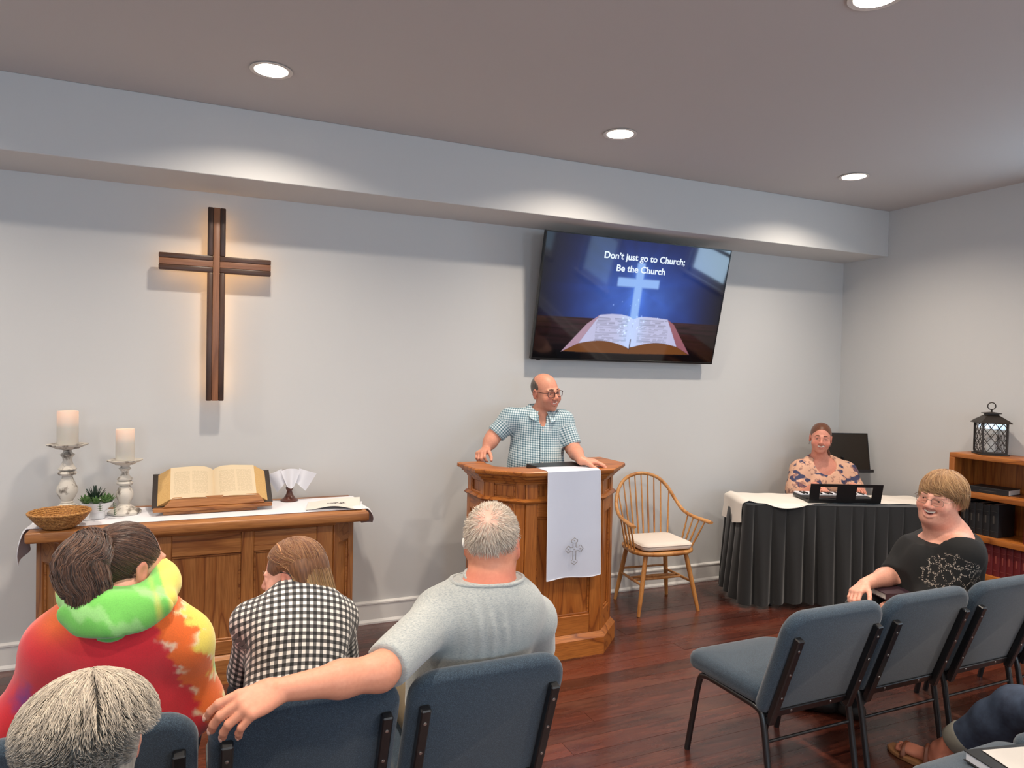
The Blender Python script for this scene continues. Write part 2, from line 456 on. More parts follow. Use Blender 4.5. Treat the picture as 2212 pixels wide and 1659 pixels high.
def panel_face(root, p0, p1, z0, z1, spans, rail_top, rail_bot, mats, proud=0.014):
    """stiles and rails standing proud of recessed panels; spans = panel openings [(u0,u1)]"""
    L = float(np.linalg.norm(np.array(p1) - np.array(p0)))
    mx, mz = mats
    edges = [0.0] + [v for s in spans for v in s] + [L]
    for a, b in zip(edges[0::2], edges[1::2]):
        bm = BM(); face_box(bm, p0, p1, a, b, z0, z1, -0.012, proud); obj('stile', bm, mz, root)
    for a, b in spans:
        for q0, q1 in ((z0, z0 + rail_bot), (z1 - rail_top, z1)):
            bm = BM(); face_box(bm, p0, p1, a + 0.0005, b - 0.0005, q0, q1, -0.012, proud - 0.0006); obj('rail', bm, mx, root)
        bm = BM(); face_box(bm, p0, p1, a - 0.002, b + 0.002, z0 + rail_bot - 0.002, z1 - rail_top + 0.002, -0.014, -0.004, 0); obj('panel', bm, mz, root)
        bm = BM()   # sticking moulding around the opening
        w = 0.012
        for u0, u1, q0, q1 in ((a, a + w, z0 + rail_bot + w, z1 - rail_top - w), (b - w, b, z0 + rail_bot + w, z1 - rail_top - w), (a, b, z0 + rail_bot, z0 + rail_bot + w), (a, b, z1 - rail_top - w, z1 - rail_top)):
            face_box(bm, p0, p1, u0, u1, q0, q1, -0.005, 0.005, 0.003)
        obj('panel_moulding', bm, mx, root)

# ---- communion table
TX, TZ = 0.10, 0.905
tb = thing('communion_table', 'long panelled oak communion table set against the wall under the cross', 'table', (TX, -0.38, 0))
poly = [(-0.815, 0.26), (-0.815, -0.075), (-0.69, -0.235), (0.645, -0.235), (0.785, -0.075), (0.785, 0.26)]
bm = BM(); prism(bm, [(-0.84, 0.28), (-0.84, -0.31), (0.842, -0.31), (0.842, 0.28)], TZ - 0.055, TZ, 0.012, 3)
obj('table_top', bm, OAKX, tb)
obj('cornice', strip(poly, [(-0.01, TZ - 0.075), (0.022, TZ - 0.075), (0.036, TZ - 0.056), (-0.01, TZ - 0.056)]), OAKX, tb)
bm = BM(); loft(bm, [[(x, y, 0.02) for x, y in offset_poly(poly, -0.013)], [(x, y, TZ - 0.056) for x, y in offset_poly(poly, -0.013)]]); obj('carcass', bm, OAKZ, tb)
zb, zt = 0.16, TZ - 0.076
f0, f1 = poly[2], poly[3]
panel_face(tb, f0, f1, zb, zt, [(0.085, 0.425), (0.495, 0.84), (0.905, 1.245)], 0.115, 0.075, (OAKX, OAKZ))
for a, b in ((poly[1], poly[2]), (poly[3], poly[4])):
    L = float(np.linalg.norm(np.array(b) - np.array(a))); panel_face(tb, a, b, zb, zt, [(0.05, L - 0.05)], 0.115, 0.075, (OAKX, OAKZ))
for a, b in ((poly[0], poly[1]), (poly[4], poly[5])):
    L = float(np.linalg.norm(np.array(b) - np.array(a))); panel_face(tb, a, b, zb, zt, [(0.06, L - 0.06)], 0.115, 0.075, (OAKY, OAKZ))
obj('plinth', strip(poly, [(-0.012, 0.0), (0.030, 0.0), (0.030, 0.135), (0.016, 0.152), (0.0, 0.162), (-0.012, 0.162)]), OAKX, tb)

# ---- white runner
def runner(u, v):
    # u along the length incl. the hanging ends, v across
    L = 1.70; drop = 0.17; s = u * (L + 2 * drop) - drop
    y = -0.60 + v * 0.42
    if s < 0:
        t = -s / drop
        return (TX - 0.855 - 0.03 * math.sin(t * 2.2) - 0.012 * math.sin(v * 9), y + 0.02 * math.sin(v * 7) * t, TZ + 0.003 - 0.004 - (0.165 * t) * (0.75 + 0.35 * (1 - v)))
    if s > L:
        t = (s - L) / drop
        return (TX + 0.858 + 0.03 * math.sin(t * 2.2) + 0.012 * math.sin(v * 8), y + 0.02 * math.sin(v * 7) * t, TZ + 0.003 - 0.004 - (0.155 * t) * (0.55 + 0.5 * v))
    return (TX - 0.855 + s * 1.0071, y, TZ + 0.0035 + 0.0008 * math.sin(s * 23) * math.sin(v * 9))
bm = thicken(grid_sheet(runner, 80, 14), 0.0016)
tag(obj('table_runner', bm, WHITECLOTH, smooth=60), 'white cloth runner laid along the oak communion table, ends hanging down', 'table runner')
TOPZ = TZ + 0.0055

# ---- candlesticks and candles
def distressed():
    n = N('distressed_white_paint'); v = n.coords()
    a = n.noise(n.mapping(v, (1, 1, 0.7)), 22, 4.0, 0.6)
    c = n.ramp(a, [(0.52, srgb(206, 200, 190)), (0.60, srgb(150, 142, 132)), (0.66, srgb(104, 96, 88))])
    n.set(col=c, rough=0.6); n.bump(a, 0.15, 0.003); return n.m
DIST = distressed()
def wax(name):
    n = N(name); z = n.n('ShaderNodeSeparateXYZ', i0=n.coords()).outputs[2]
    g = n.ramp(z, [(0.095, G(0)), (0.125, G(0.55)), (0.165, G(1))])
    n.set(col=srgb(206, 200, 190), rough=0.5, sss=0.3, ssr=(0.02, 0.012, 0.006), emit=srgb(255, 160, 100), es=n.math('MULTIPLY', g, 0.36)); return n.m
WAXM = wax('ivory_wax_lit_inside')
def candlestick(p, hgt, kind, label):
    t = thing('candlestick', label, 'candlestick', p, R(12))
    s = hgt
    bm = BM()   # six-sided scalloped foot
    def ring(r, z, k=0.06): return [(r * (1 + k * math.cos(6 * a)) * math.cos(a), r * (1 + k * math.cos(6 * a)) * math.sin(a), z) for a in np.linspace(0, 2 * math.pi, 48, endpoint=False)]
    loft(bm, [ring(0.078, 0), ring(0.080, 0.012), ring(0.074, 0.020), ring(0.046, 0.034), ring(0.030, 0.048, 0.02)]); obj('foot', bm, DIST, t)
    bm = BM()
    if kind == 'tall':
        pr = [(0.028, 0.046), (0.031, 0.055), (0.026, 0.062), (0.040, 0.085), (0.052, 0.115), (0.050, 0.140), (0.036, 0.170), (0.027, 0.195), (0.025, 0.207), (0.041, 0.212), (0.047, 0.222), (0.041, 0.232), (0.030, 0.236), (0.044, 0.242), (0.046, 0.248),
              (0.040, 0.252), (0.029, 0.272), (0.022, 0.295), (0.024, 0.312), (0.034, 0.326), (0.036, 0.330), (0.024, 0.340), (0.018, 0.352), (0.030, 0.361)]
    else:
        pr = [(0.026, 0.046), (0.028, 0.052), (0.024, 0.057), (0.036, 0.075), (0.044, 0.098), (0.042, 0.118), (0.030, 0.140), (0.025, 0.150), (0.038, 0.155), (0.042, 0.164), (0.037, 0.172), (0.027, 0.176), (0.039, 0.181), (0.040, 0.187),
              (0.024, 0.200), (0.019, 0.216), (0.022, 0.232), (0.032, 0.240), (0.021, 0.250), (0.028, 0.259)]
    k = (s - 0.025 - 0.046) / (pr[-1][1] - 0.046)
    lathe(bm, [(r, 0.046 + (z - 0.046) * k) for r, z in pr], 32); obj('turned_stem', bm, DIST, t)
    r = 0.098 if kind == 'tall' else 0.086
    bm = BM(); z0 = s - 0.0255
    loft(bm, [ring(r * 0.32, z0, 0.0), ring(r * 0.55, z0 + 0.003, 0.02), ring(r * 0.62, z0 + 0.009, 0.03), ring(r * 0.7, z0 + 0.012, 0.04), ring(r * 0.96, z0 + 0.022, 0.05), ring(r, z0 + 0.029, 0.05), ring(r * 0.93, z0 + 0.029, 0.05), ring(r * 0.7, z0 + 0.0255, 0.02)]); obj('drip_plate', bm, DIST, t)
    return t
def candle(p, h, r, label):
    bm = BM(); lathe(bm, [(r * 0.97, 0), (r, 0.003), (r, h - 0.006), (r * 0.96, h), (r * 0.8, h - 0.002), (r * 0.72, h - 0.02), (0.0, h - 0.022)], 32, cap=False)
    t = thing('pillar_candle', label, 'candle', p)
    obj('wax_body', bm, WAXM, t, 50)
    bm = BM(); tube(bm, [(0, 0, h - 0.022), (0.001, 0, h - 0.004)], 0.0015, 6); obj('wick', bm, BLACKPLASTIC, t)
pt = hit(150, 1104, 2, TOPZ); pt[1] = max(pt[1], -0.30); pt = np.array([-0.63, -0.195, TOPZ])
candlestick(pt, 0.372, 'tall', 'tall distressed white candlestick behind the woven basket')
candle((pt[0], pt[1], pt[2] + 0.3725), 0.186, 0.052, 'ivory pillar candle on the taller candlestick')
ps = hit(269, 1109, 2, TOPZ)
candlestick(tuple(ps), 0.294, 'short', 'short distressed white candlestick between the plant and the open Bible')
candle((ps[0], ps[1], ps[2] + 0.2945), 0.172, 0.047, 'ivory pillar candle on the shorter candlestick')

# ---- coiled basket
def straw():
    n = N('coiled_straw'); v = n.coords()
    a = n.noise(v, 150, 2, 0.6); c = n.ramp(a, [(0.35, srgb(120, 76, 30)), (0.55, srgb(176, 124, 62)), (0.75, srgb(206, 158, 92))])
    n.set(col=c, rough=0.6); n.bump(a, 0.5, 0.004); return n.m
STRAW = straw()
pb = hit(127, 1140, 2, TOPZ); pb[1] += 0.02
bk = thing('woven_basket', 'shallow round coiled straw basket at the end of the communion table', 'basket', tuple(pb))
prof = [(0.068 + 0.066 * min(1, (k / 8) ** 0.75), 0.006 + 0.0088 * k) for k in range(9)]
bm = BM(); lathe(bm, [(0.0, 0.001), (0.069, 0.001), (0.071, 0.010), (0.0, 0.010)], 40, cap=False); obj('basket_bottom', bm, STRAW, bk)
for r, z in prof:
    bm = BM(); m = 60
    tube(bm, [(r * math.cos(2 * math.pi * k / m), r * math.sin(2 * math.pi * k / m), z + 0.0008 * math.sin(k * 2.1)) for k in range(m + 1)], [0.0066 + 0.0006 * math.sin(k * 3.3) for k in range(m + 1)], 7, cap=False)
    obj('coil', bm, STRAW, bk)

# ---- succulent in white bowl
LEAF = plain('succulent_green', srgb(58, 92, 52), 0.5, var=(40, srgb(92, 126, 66)))
LEAFD = plain('aloe_dark_green', srgb(34, 54, 42), 0.5)
CERAM = plain('white_ceramic', srgb(226, 228, 230), 0.25, coat=0.4)
pp = hit(210, 1119, 2, TOPZ)
pl = thing('succulent_plant', 'small green artificial succulents in a white footed bowl', 'plant', tuple(pp))
bm = BM(); lathe(bm, [(0.0, 0), (0.036, 0), (0.037, 0.004), (0.036, 0.034), (0.046, 0.042), (0.064, 0.062), (0.078, 0.086), (0.079, 0.089), (0.074, 0.088), (0.060, 0.072), (0.0, 0.070)], 36, cap=False); obj('bowl', bm, CERAM, pl)
def leaf(L, W, curl, thick):
    bm = BM(); rings = []
    for i in range(7):
        t = i / 6; w = W * (math.sin(math.pi * min(1, t * 0.9 + 0.12)) ** 0.7) * (1 - t ** 4 * 0.9); z = curl * t * t * L
        rings.append([(-w / 2, t * L, z + thick * 0.3), (0, t * L, z - thick * (1 - t)), (w / 2, t * L, z + thick * 0.3), (0, t * L, z + thick * 0.5 * (1 - t))])
    return loft(bm, rings)
long_me = obj('leaf', leaf(0.088, 0.011, 0.10, 0.006), LEAFD, pl, 60).data
first_long = pl.children[-1]
rosette_me = obj('leaf', leaf(0.040, 0.018, 0.25, 0.006), LEAF, pl, 60).data
first_ros = pl.children[-1]
def place_leaf(o, p, az, el): o.location = p; o.rotation_euler = (el, 0, az)
rl = random.Random(5)
for k in range(34):
    o = first_long if k == 0 else mobj('leaf', long_me, None, pl, None)
    az = rl.uniform(0, 6.28); place_leaf(o, (-0.012 + 0.006 * math.sin(az), 0.006 * math.cos(az), 0.086), az, R(rl.uniform(38, 86)))
cents = [(-0.045, -0.035), (0.0, -0.05), (0.042, -0.038), (0.055, 0.01), (0.03, 0.045), (-0.03, 0.045), (-0.058, 0.005)]
first = True
for cx, cy in cents:
    for ringn, el in ((7, 18), (6, 45), (4, 70)):
        for k in range(ringn):
            o = first_ros if first else mobj('leaf', rosette_me, None, pl, None); first = False
            place_leaf(o, (cx, cy, 0.088), 2 * math.pi * k / ringn + el + rl.uniform(-0.2, 0.2), R(el))
for sx, sy, nn in ((0.078, -0.035, 7), (0.02, -0.080, 4)):
    pts = [(sx * (1 + 0.09 * k / nn), sy * (1 + 0.09 * k / nn), 0.088 - 0.011 * k) for k in range(nn)]
    bm = BM(); tube(bm, pts, 0.0015, 5); obj('trailing_stem', bm, LEAFD, pl)
    for q in pts[1:]:
        for s in (-1, 1):
            o = mobj('leaf', rosette_me, None, pl, None); place_leaf(o, q, math.atan2(sy, sx) + s * 1.1 - 1.57, R(-10)); o.scale = (0.4, 0.35, 0.5)

# ---- Bible stand and big open Bible
bl = hit(329, 1116, 2, TOPZ); br = hit(588, 1100, 2, TOPZ)
bc = (bl + br) / 2; bang = math.atan2(br[1] - bl[1], br[0] - bl[0]); BW = float(np.linalg.norm(br - bl))
bs = thing('book_stand', 'sloping oak book stand carrying the open Bible', 'book stand', (bc[0], bc[1] + 0.035, TOPZ), bang)
bm = BM(); bx(bm, -BW / 2, BW / 2, -0.035, 0.0, 0.018, 0.040, 0.006, 2); obj('ledge', bm, OAKX, bs)
bm = BM(); bx(bm, -BW / 2 + 0.05, BW / 2 - 0.08, -0.02, 0.22, 0.0, 0.017, 0.002); obj('foot_board', bm, OAKX, bs)
tilt = R(35)
m = Matrix.Translation((0, 0.0, 0.032)) @ Matrix.Rotation(tilt, 4, 'X')
bm = BM(); bx(bm, -BW / 2 + 0.06, BW / 2 - 0.06, 0.0, 0.25, -0.016, 0.0, 0.003, 1, mat=m); obj('back_board', bm, OAKX, bs)
bm = BM()
prism(bm, [(-BW / 2 + 0.05, 0), (BW / 2 - 0.04, 0), (BW / 2 - 0.075, 0.055), (-BW / 2 + 0.10, 0.055)], -0.008, 0.008, 0.003)
bm.transform(Matrix.Translation((0, -0.022, 0.040)) @ Matrix.Rotation(R(90 - 12), 4, 'X')); obj('front_lip', bm, OAKX, bs)
bm = BM(); tube(bm, [(0.12, 0.215, 0.0), (0.12, 0.235, 0.18)], 0.008, 8); tube(bm, [(-0.12, 0.215, 0.0), (-0.12, 0.235, 0.18)], 0.008, 8); obj('prop', bm, OAKZ, bs)
def page_mat():
    n = N('bible_page_print'); v = n.coords(); s = n.n('ShaderNodeSeparateXYZ', i0=v)
    x, y = s.outputs[0], s.outputs[1]
    rows_ = n.math('GREATER_THAN', n.math('FRACT', n.math('MULTIPLY', y, 170.0)), 0.45)
    word = n.noise(n.mapping(v, (160, 170, 0)), 1.0, 0, 0.5)
    ax = n.math('ABSOLUTE', x)
    col1 = n.math('MULTIPLY', n.math('GREATER_THAN', ax, 0.022), n.math('LESS_THAN', ax, 0.083))
    col2 = n.math('MULTIPLY', n.math('GREATER_THAN', ax, 0.092), n.math('LESS_THAN', ax, 0.152))
    yy = n.math('MULTIPLY', n.math('GREATER_THAN', y, 0.045), n.math('LESS_THAN', y, 0.238))
    k = n.math('MULTIPLY', n.math('MULTIPLY', n.math('ADD', col1, col2), yy), n.math('MULTIPLY', rows_, n.math('GREATER_THAN', word, 0.42)))
    n.set(col=n.mix(n.math('MULTIPLY', k, 0.3), srgb(206, 188, 158), srgb(118, 102, 82)), rough=0.8); return n.m
PAGE = page_mat()
GILT = plain('aged_page_edges', srgb(190, 146, 84), 0.5, var=(300, srgb(214, 178, 118)))
LEATHER = plain('dark_brown_leather', srgb(38, 28, 22), 0.45, bump=(200, 0.2))
bb = thing('open_bible', 'large old open Bible with yellowed pages on the oak stand', 'book', (bc[0], bc[1] + 0.035, TOPZ), bang)
MB_ = Matrix.Translation((0, 0.004, 0.034)) @ Matrix.Rotation(tilt, 4, 'X') @ Matrix.Diagonal((1.36, 0.95, 1.0, 1))
def half_profile(s):
    """cross-section of one page block from gutter outwards (x, height)"""
    return [(0.0, 0.030), (0.012, 0.046), (0.035, 0.060), (0.075, 0.064), (0.12, 0.060), (0.165, 0.056)]
for s in (-1, 1):
    top = half_profile(s); hgt = 0.262
    bm = BM(); rings = []
    for y in (0.012, 0.012 + hgt):
        rings.append([(s * x, y, z) for x, z in top] + [(s * 0.212, y, 0.006), (0.0, y, 0.006)])
    loft(bm, rings); bm.transform(MB_)
    o = obj('page_block', bm, GILT, bb, 30)
    bm = BM()
    V = [[bm.verts.new((s * x, y, z + 0.0012)) for x, z in top] for y in np.linspace(0.010, 0.014 + hgt, 8)]
    for a, b in zip(V[:-1], V[1:]):
        for k in range(len(top) - 1): bm.faces.new((a[k], a[k + 1], b[k + 1], b[k]))
    pgm = bpy.data.meshes.new('page'); bmesh.ops.recalc_face_normals(bm, faces=bm.faces); bm.to_mesh(pgm); bm.free()
    po = mobj('page', pgm, PAGE, bb, 60); po.matrix_local = MB_
    bm = BM(); bx(bm, min(0, s * 0.232), max(0, s * 0.232), 0.0, 0.285, 0.0, 0.006, 0.002); bm.transform(MB_); obj('cover', bm, LEATHER, bb)

# ---- chalice with napkin
pc = hit(625, 1081, 2, TOPZ)
ch = thing('wooden_chalice', 'dark turned wooden chalice with a white napkin stuffed in its cup', 'chalice', tuple(pc))
CHW = plain('dark_cherry_wood', srgb(84, 40, 26), 0.35, coat=0.3)
bm = BM(); lathe(bm, [(0.0, 0), (0.052, 0), (0.053, 0.005), (0.034, 0.018), (0.020, 0.040), (0.015, 0.062), (0.020, 0.070), (0.024, 0.078), (0.018, 0.086), (0.024, 0.100), (0.030, 0.116), (0.036, 0.130)], 28, cap=False); obj('stem', bm, CHW, ch)
bm = BM(); lathe(bm, [(0.0, 0.112), (0.022, 0.114), (0.034, 0.130), (0.046, 0.170), (0.049, 0.188), (0.046, 0.187), (0.040, 0.165), (0.0, 0.135)], 28, cap=False); obj('cup', bm, CHW, ch)
npk = tag(obj('napkin', thicken(grid_sheet(lambda u, v: (
    pc[0] + (-0.058 + 0.116 * u) * (0.40 + 0.62 * v), pc[1] - 0.054 - 0.012 * math.sin(u * 3.1) + 0.005 * math.sin(u * 9), pc[2] + 0.084 + 0.122 * v + 0.03 * (abs(u - 0.5) * 2) ** 2 * (0.5 - v)), 24, 14), 0.002), WHITECLOTH, smooth=60),
    'white folded napkin draped over the wooden chalice', 'napkin')
def wing(s):
    def f(u, v):
        k = 1.0 if s > 0 else 0.8
        return (pc[0] + s * (0.030 + 0.110 * u * k + 0.022 * v - 0.045 * u * (1 - v)), pc[1] - 0.034 - 0.010 * math.sin(u * 4) + 0.02 * u, pc[2] + 0.118 + 0.084 * v - u * (0.062 - 0.022 * v))
    return f
for s in (-1, 1):
    o = obj('napkin_corner', thicken(grid_sheet(wing(s), 10, 8), 0.002), WHITECLOTH, npk, 60)

# ---- paper on the table
pq = hit(722, 1094, 2, TOPZ)
def paper(u, v):
    a, b = u - 0.5, v - 0.5
    return (pq[0] + 0.30 * a + 0.05 * b, pq[1] + 0.02 + 0.24 * b - 0.06 * a, TOPZ + 0.004 + 0.016 * (math.sin(u * 3.1) ** 2) + 0.022 * max(0, a) * max(0, b) * 4 + 0.006 * math.sin(v * 5 + u * 4) * u)
def paper_mat():
    n = N('printed_bulletin'); v = n.coords('Generated')
    s = n.n('ShaderNodeSeparateXYZ', i0=v); dx = n.math('SUBTRACT', s.outputs[0], 0.55); dy = n.math('SUBTRACT', s.outputs[1], 0.5)
    inside = n.math('MULTIPLY', n.math('LESS_THAN', n.math('ABSOLUTE', dx), 0.16), n.math('LESS_THAN', n.math('ABSOLUTE', dy), 0.07))
    k = n.math('MULTIPLY', inside, n.math('GREATER_THAN', n.noise(v, 22, 2), 0.5))
    n.set(col=n.mix(k, srgb(220, 214, 206), srgb(70, 66, 66)), rough=0.8); return n.m
bul = obj('bulletin', thicken(grid_sheet(paper, 24, 16), 0.0012), paper_mat(), smooth=70)
tag(bul, 'creased white printed bulletin lying on the communion table beside the chalice', 'paper')
bm = thicken(grid_sheet(lambda u, v: (paper(u, v)[0] + 0.012, paper(u, v)[1] - 0.008, TOPZ + 0.0015 + 0.001 * u), 8, 6), 0.001)
obj('inner_sheet', bm, WHITECLOTH, bul)

# ---- wall cross
DARKW = wood('walnut_z', srgb(88, 56, 36), srgb(72, 44, 28), srgb(46, 28, 18), 'z', rings=5)
DARKWX = wood('walnut_x', srgb(88, 56, 36), srgb(72, 44, 28), srgb(46, 28, 18), 'x', rings=5)
LIGHTW = wood('cedar_z', srgb(156, 106, 74), srgb(142, 94, 64), srgb(116, 74, 50), 'z', rings=5)
LIGHTWX = wood('cedar_x', srgb(156, 106, 74), srgb(142, 94, 64), srgb(116, 74, 50), 'x', rings=5)
cr = thing('wall_cross', 'backlit wooden cross with a pale centre stripe hung on the wall', 'cross', (0.119, 0, 1.521))
CH_, CZ = 1.162, 0.822   # height and centre height of the arm
Y0_, Y1_ = -0.128, -0.090
def cbox(name, x0, x1, z0, z1, mat_, bev=0.006, y0=Y0_):
    bm = BM(); bx(bm, x0, x1, y0, Y1_, z0, z1, bev, 2); obj(name, bm, mat_, cr)
w = 0.050; s_ = 0.0185
cbox('upright_strip', -w, -s_, 0, CZ - w, DARKW); cbox('upright_strip', s_, w, 0, CZ - w, DARKW)
cbox('upright_strip', -w, -s_, CZ + w, CH_, DARKW); cbox('upright_strip', s_, w, CZ + w, CH_, DARKW)
cbox('upright_core', -s_, s_, 0.001, CH_ - 0.001, LIGHTW, 0.002, Y0_ + 0.0008)
for sx in (-1, 1):
    a, b = (-0.312, -s_) if sx < 0 else (s_, 0.312)
    cbox('arm_strip', a, b, CZ + s_, CZ + w, DARKWX); cbox('arm_strip', a, b, CZ - w, CZ - s_, DARKWX)
    cbox('arm_core', a + 0.001, b - 0.001, CZ - s_, CZ + s_, LIGHTWX, 0.002, Y0_ + 0.0008)
LED = N('warm_led_strip').set(col=(0.9, 0.8, 0.6, 1), emit=srgb(255, 190, 110), es=9.0).m
bm = BM()
for x0, x1, z0, z1 in ((-0.036, -0.028, 0.02, CH_ - 0.02), (0.028, 0.036, 0.02, CH_ - 0.02), (-0.295, -0.04, CZ + 0.028, CZ + 0.036), (0.04, 0.295, CZ + 0.028, CZ + 0.036), (-0.295, -0.04, CZ - 0.036, CZ - 0.028), (0.04, 0.295, CZ - 0.036, CZ - 0.028)):
    bx(bm, x0, x1, Y1_ - 0.0, Y1_ + 0.004, z0, z1)
obj('led_strip', bm, LED, cr)
bm = BM(); bx(bm, -0.012, 0.012, Y1_ + 0.001, -0.0005, 0.30, 0.36); bx(bm, -0.012, 0.012, Y1_ + 0.001, -0.0005, 0.80, 0.86); obj('standoff', bm, BLACKPLASTIC, cr)

# ---- television
TVW, TVH = 1.655, 0.93
tvb = np.array([3.073, -0.092, 1.826]); tt = math.atan2(0.205, 0.905)
tv = thing('television', 'large flat television tilted down from the wall showing a church slide', 'television', tuple(tvb))
MT = Matrix.Rotation(tt, 4, 'X')   # local frame: x right, z up along the panel, -y out of the screen
bm = BM(); bx(bm, -TVW / 2, TVW / 2, 0.004, 0.035, 0, TVH, 0.004, 1); bm.transform(MT); obj('housing', bm, BLACKPLASTIC, tv)
bm = BM(); bz = 0.008
for x0, x1, z0, z1 in ((-TVW / 2, -TVW / 2 + bz, 0, TVH), (TVW / 2 - bz, TVW / 2, 0, TVH), (-TVW / 2 + bz, TVW / 2 - bz, 0, bz + 0.006), (-TVW / 2 + bz, TVW / 2 - bz, TVH - bz, TVH)):
    bx(bm, x0, x1, -0.004, 0.006, z0, z1, 0.001)
bm.transform(MT); obj('bezel', bm, plain('tv_bezel', srgb(10, 10, 12), 0.3), tv)
bm = BM(); bx(bm, -0.30, 0.30, 0.036, 0.05, 0.30, 0.62); bm.transform(MT)
bx(bm, -0.34, 0.34, 0.070, 0.0915, 0.20, 0.62); tube(bm, [(0, 0.0, 0.35), (0, 0.08, 0.35)], 0.02, 8); tube(bm, [(0, -0.06, 0.55), (0, 0.08, 0.5)], 0.015, 8); obj('wall_mount', bm, BLACKMETAL, tv)
bm = BM(); bx(bm, -TVW / 2 + 0.05, -TVW / 2 + 0.075, -0.002, 0.02, -0.006, 0.0); bm.transform(MT); obj('sensor', bm, BLACKPLASTIC, tv)
SW, SH = TVW - 2 * bz, TVH - 2 * bz
def screen_mesh():
    nx, ny = 420, 236
    u = np.linspace(0, 1, nx); v = np.linspace(0, 1, ny); U, V = np.meshgrid(u, v, indexing='ij')
    col = np.zeros((nx, ny, 3))
    asp = SW / SH; X = (U - 0.5) * asp; rng = np.random.RandomState(4)
    def vn(x, y, s):   # value noise
        g = rng.rand(64, 64); a = x * s + 20; b = y * s + 20; i = a.astype(int) % 63; j = b.astype(int) % 63; fa = a - np.floor(a); fb = b - np.floor(b)
        fa = fa * fa * (3 - 2 * fa); fb = fb * fb * (3 - 2 * fb)
        return (g[i, j] * (1 - fa) + g[i + 1, j] * fa) * (1 - fb) + (g[i, j + 1] * (1 - fa) + g[i + 1, j + 1] * fa) * fb
    dx, dy = X, V - 0.50
    rr = np.sqrt(dx ** 2 * 1.1 + dy ** 2 * 2.2); ang = np.arctan2(V - 0.62, X)
    glow = np.exp(-(rr / 0.42) ** 2) * (0.75 + 0.4 * vn(X + 2, V, 7)) * (0.85 + 0.3 * vn(X + 4, V + 2, 16))
    rays = 0.75 + 0.5 * vn(ang + 3.2, 0 * ang, 9.0)
    wide = np.exp(-(rr / 0.75) ** 2) * rays
    def put(mask, c): col[:] = col * (1 - mask[..., None]) + np.array(c)[None, None] * mask[..., None]
    col[:] = np.array([0.004, 0.007, 0.030])[None, None] + wide[..., None] * np.array([0.008, 0.030, 0.20]) + glow[..., None] * np.array([0.04, 0.10, 0.34])
    vig = np.clip((np.abs(X) - 0.55) / 0.35, 0, 1); col *= (1 - 0.85 * vig)[..., None]
    # plank table below the horizon
    hz = 0.352; tab = np.clip((hz - V) / 0.006, 0, 1)
    line = vn(X * 0.6 + 1, np.zeros_like(V), 6) * 0.03
    wv = np.sin((hz - V + line * 0.3) * 150 / (0.35 + (hz - V) * 3.0))
    wood_ = 0.35 + 0.65 * vn(X * 1.5 + 3, V * 14, 5); wood_ *= 0.55 + 0.45 * (wv > -0.75)
    fall = np.exp(-(X / 0.75) ** 2) * np.clip(V / hz, 0, 1) ** 1.3
    tc = np.stack([0.075 * wood_ * fall, 0.022 * wood_ * fall, 0.034 * wood_ * fall], -1)
    col[:] = col * (1 - tab[..., None]) + tc * tab[..., None]
    def soft_rect(x0, x1, y0, y1, s):
        return np.clip((U - x0) / s, 0, 1) * np.clip((x1 - U) / s, 0, 1) * np.clip((V - y0) / (s * 1.7), 0, 1) * np.clip((y1 - V) / (s * 1.7), 0, 1)
    cx = 0.502
    cross = np.maximum(soft_rect(cx - 0.026, cx + 0.026, 0.34, 0.835, 0.010), soft_rect(0.382, 0.619, 0.616, 0.704, 0.010))
    halo = np.exp(-(((U - cx) / 0.035) ** 2)) * np.clip((0.86 - V) / 0.1, 0, 1) * 0.5 * (V > 0.3)
    col[:] += halo[..., None] * np.array([0.05, 0.16, 0.5])
    put(cross * 0.92, (0.30, 0.50, 0.93))
    def poly(pts):
        acc = np.zeros(U.shape); n = len(pts)
        for du in (-0.33, 0.0, 0.33):
            for dv in (-0.33, 0.0, 0.33):
                Us, Vs = U + du / nx, V + dv / ny; inside = np.zeros(U.shape, bool)
                for i in range(n):
                    x0, y0 = pts[i]; x1, y1 = pts[(i + 1) % n]
                    inside ^= ((y0 > Vs) != (y1 > Vs)) & (Us < (x1 - x0) * (Vs - y0) / (y1 - y0 + 1e-12) + x0)
                acc += inside
        return acc / 9.0
    arcL = [(0.225 + (0.499 - 0.225) * t, 0.138 + 0.036 * math.sin(math.pi * min(1, t * 1.05)) - 0.02 * t + (-0.012 if t > 0.97 else 0)) for t in np.linspace(0, 1, 14)]
    arcR = [(0.499 + (0.771 - 0.499) * t, 0.118 + 0.036 * math.sin(math.pi * min(1, (1 - t) * 1.05)) + 0.02 * t) for t in np.linspace(0, 1, 14)]
    put(poly([(0.135, 0.062), (0.499, 0.05), (0.86, 0.066), (0.80, 0.15), (0.20, 0.15)]), (0.006, 0.005, 0.006))
    put(poly([(0.145, 0.066), (0.225, 0.138)] + arcL + [(0.499, 0.062)]), (0.16, 0.055, 0.014))
    put(poly([(0.499, 0.062)] + arcR + [(0.771, 0.138), (0.848, 0.072)]), (0.16, 0.055, 0.014))
    put(poly([(0.139, 0.062), (0.225, 0.138), (0.318, 0.380), (0.255, 0.30)]), (0.42, 0.27, 0.36))
    put(poly([(0.854, 0.070), (0.771, 0.138), (0.694, 0.371), (0.735, 0.33)]), (0.30, 0.11, 0.14))
    topL = [(0.318, 0.380), (0.38, 0.392), (0.435, 0.392), (0.475, 0.380), (0.501, 0.358)]; topR = [(0.501, 0.358), (0.53, 0.378), (0.563, 0.384), (0.63, 0.380), (0.694, 0.371)]
    pl_ = poly(arcL + topL[::-1]); pr_ = poly(arcR + topR[::-1]); pages = np.maximum(pl_, pr_)
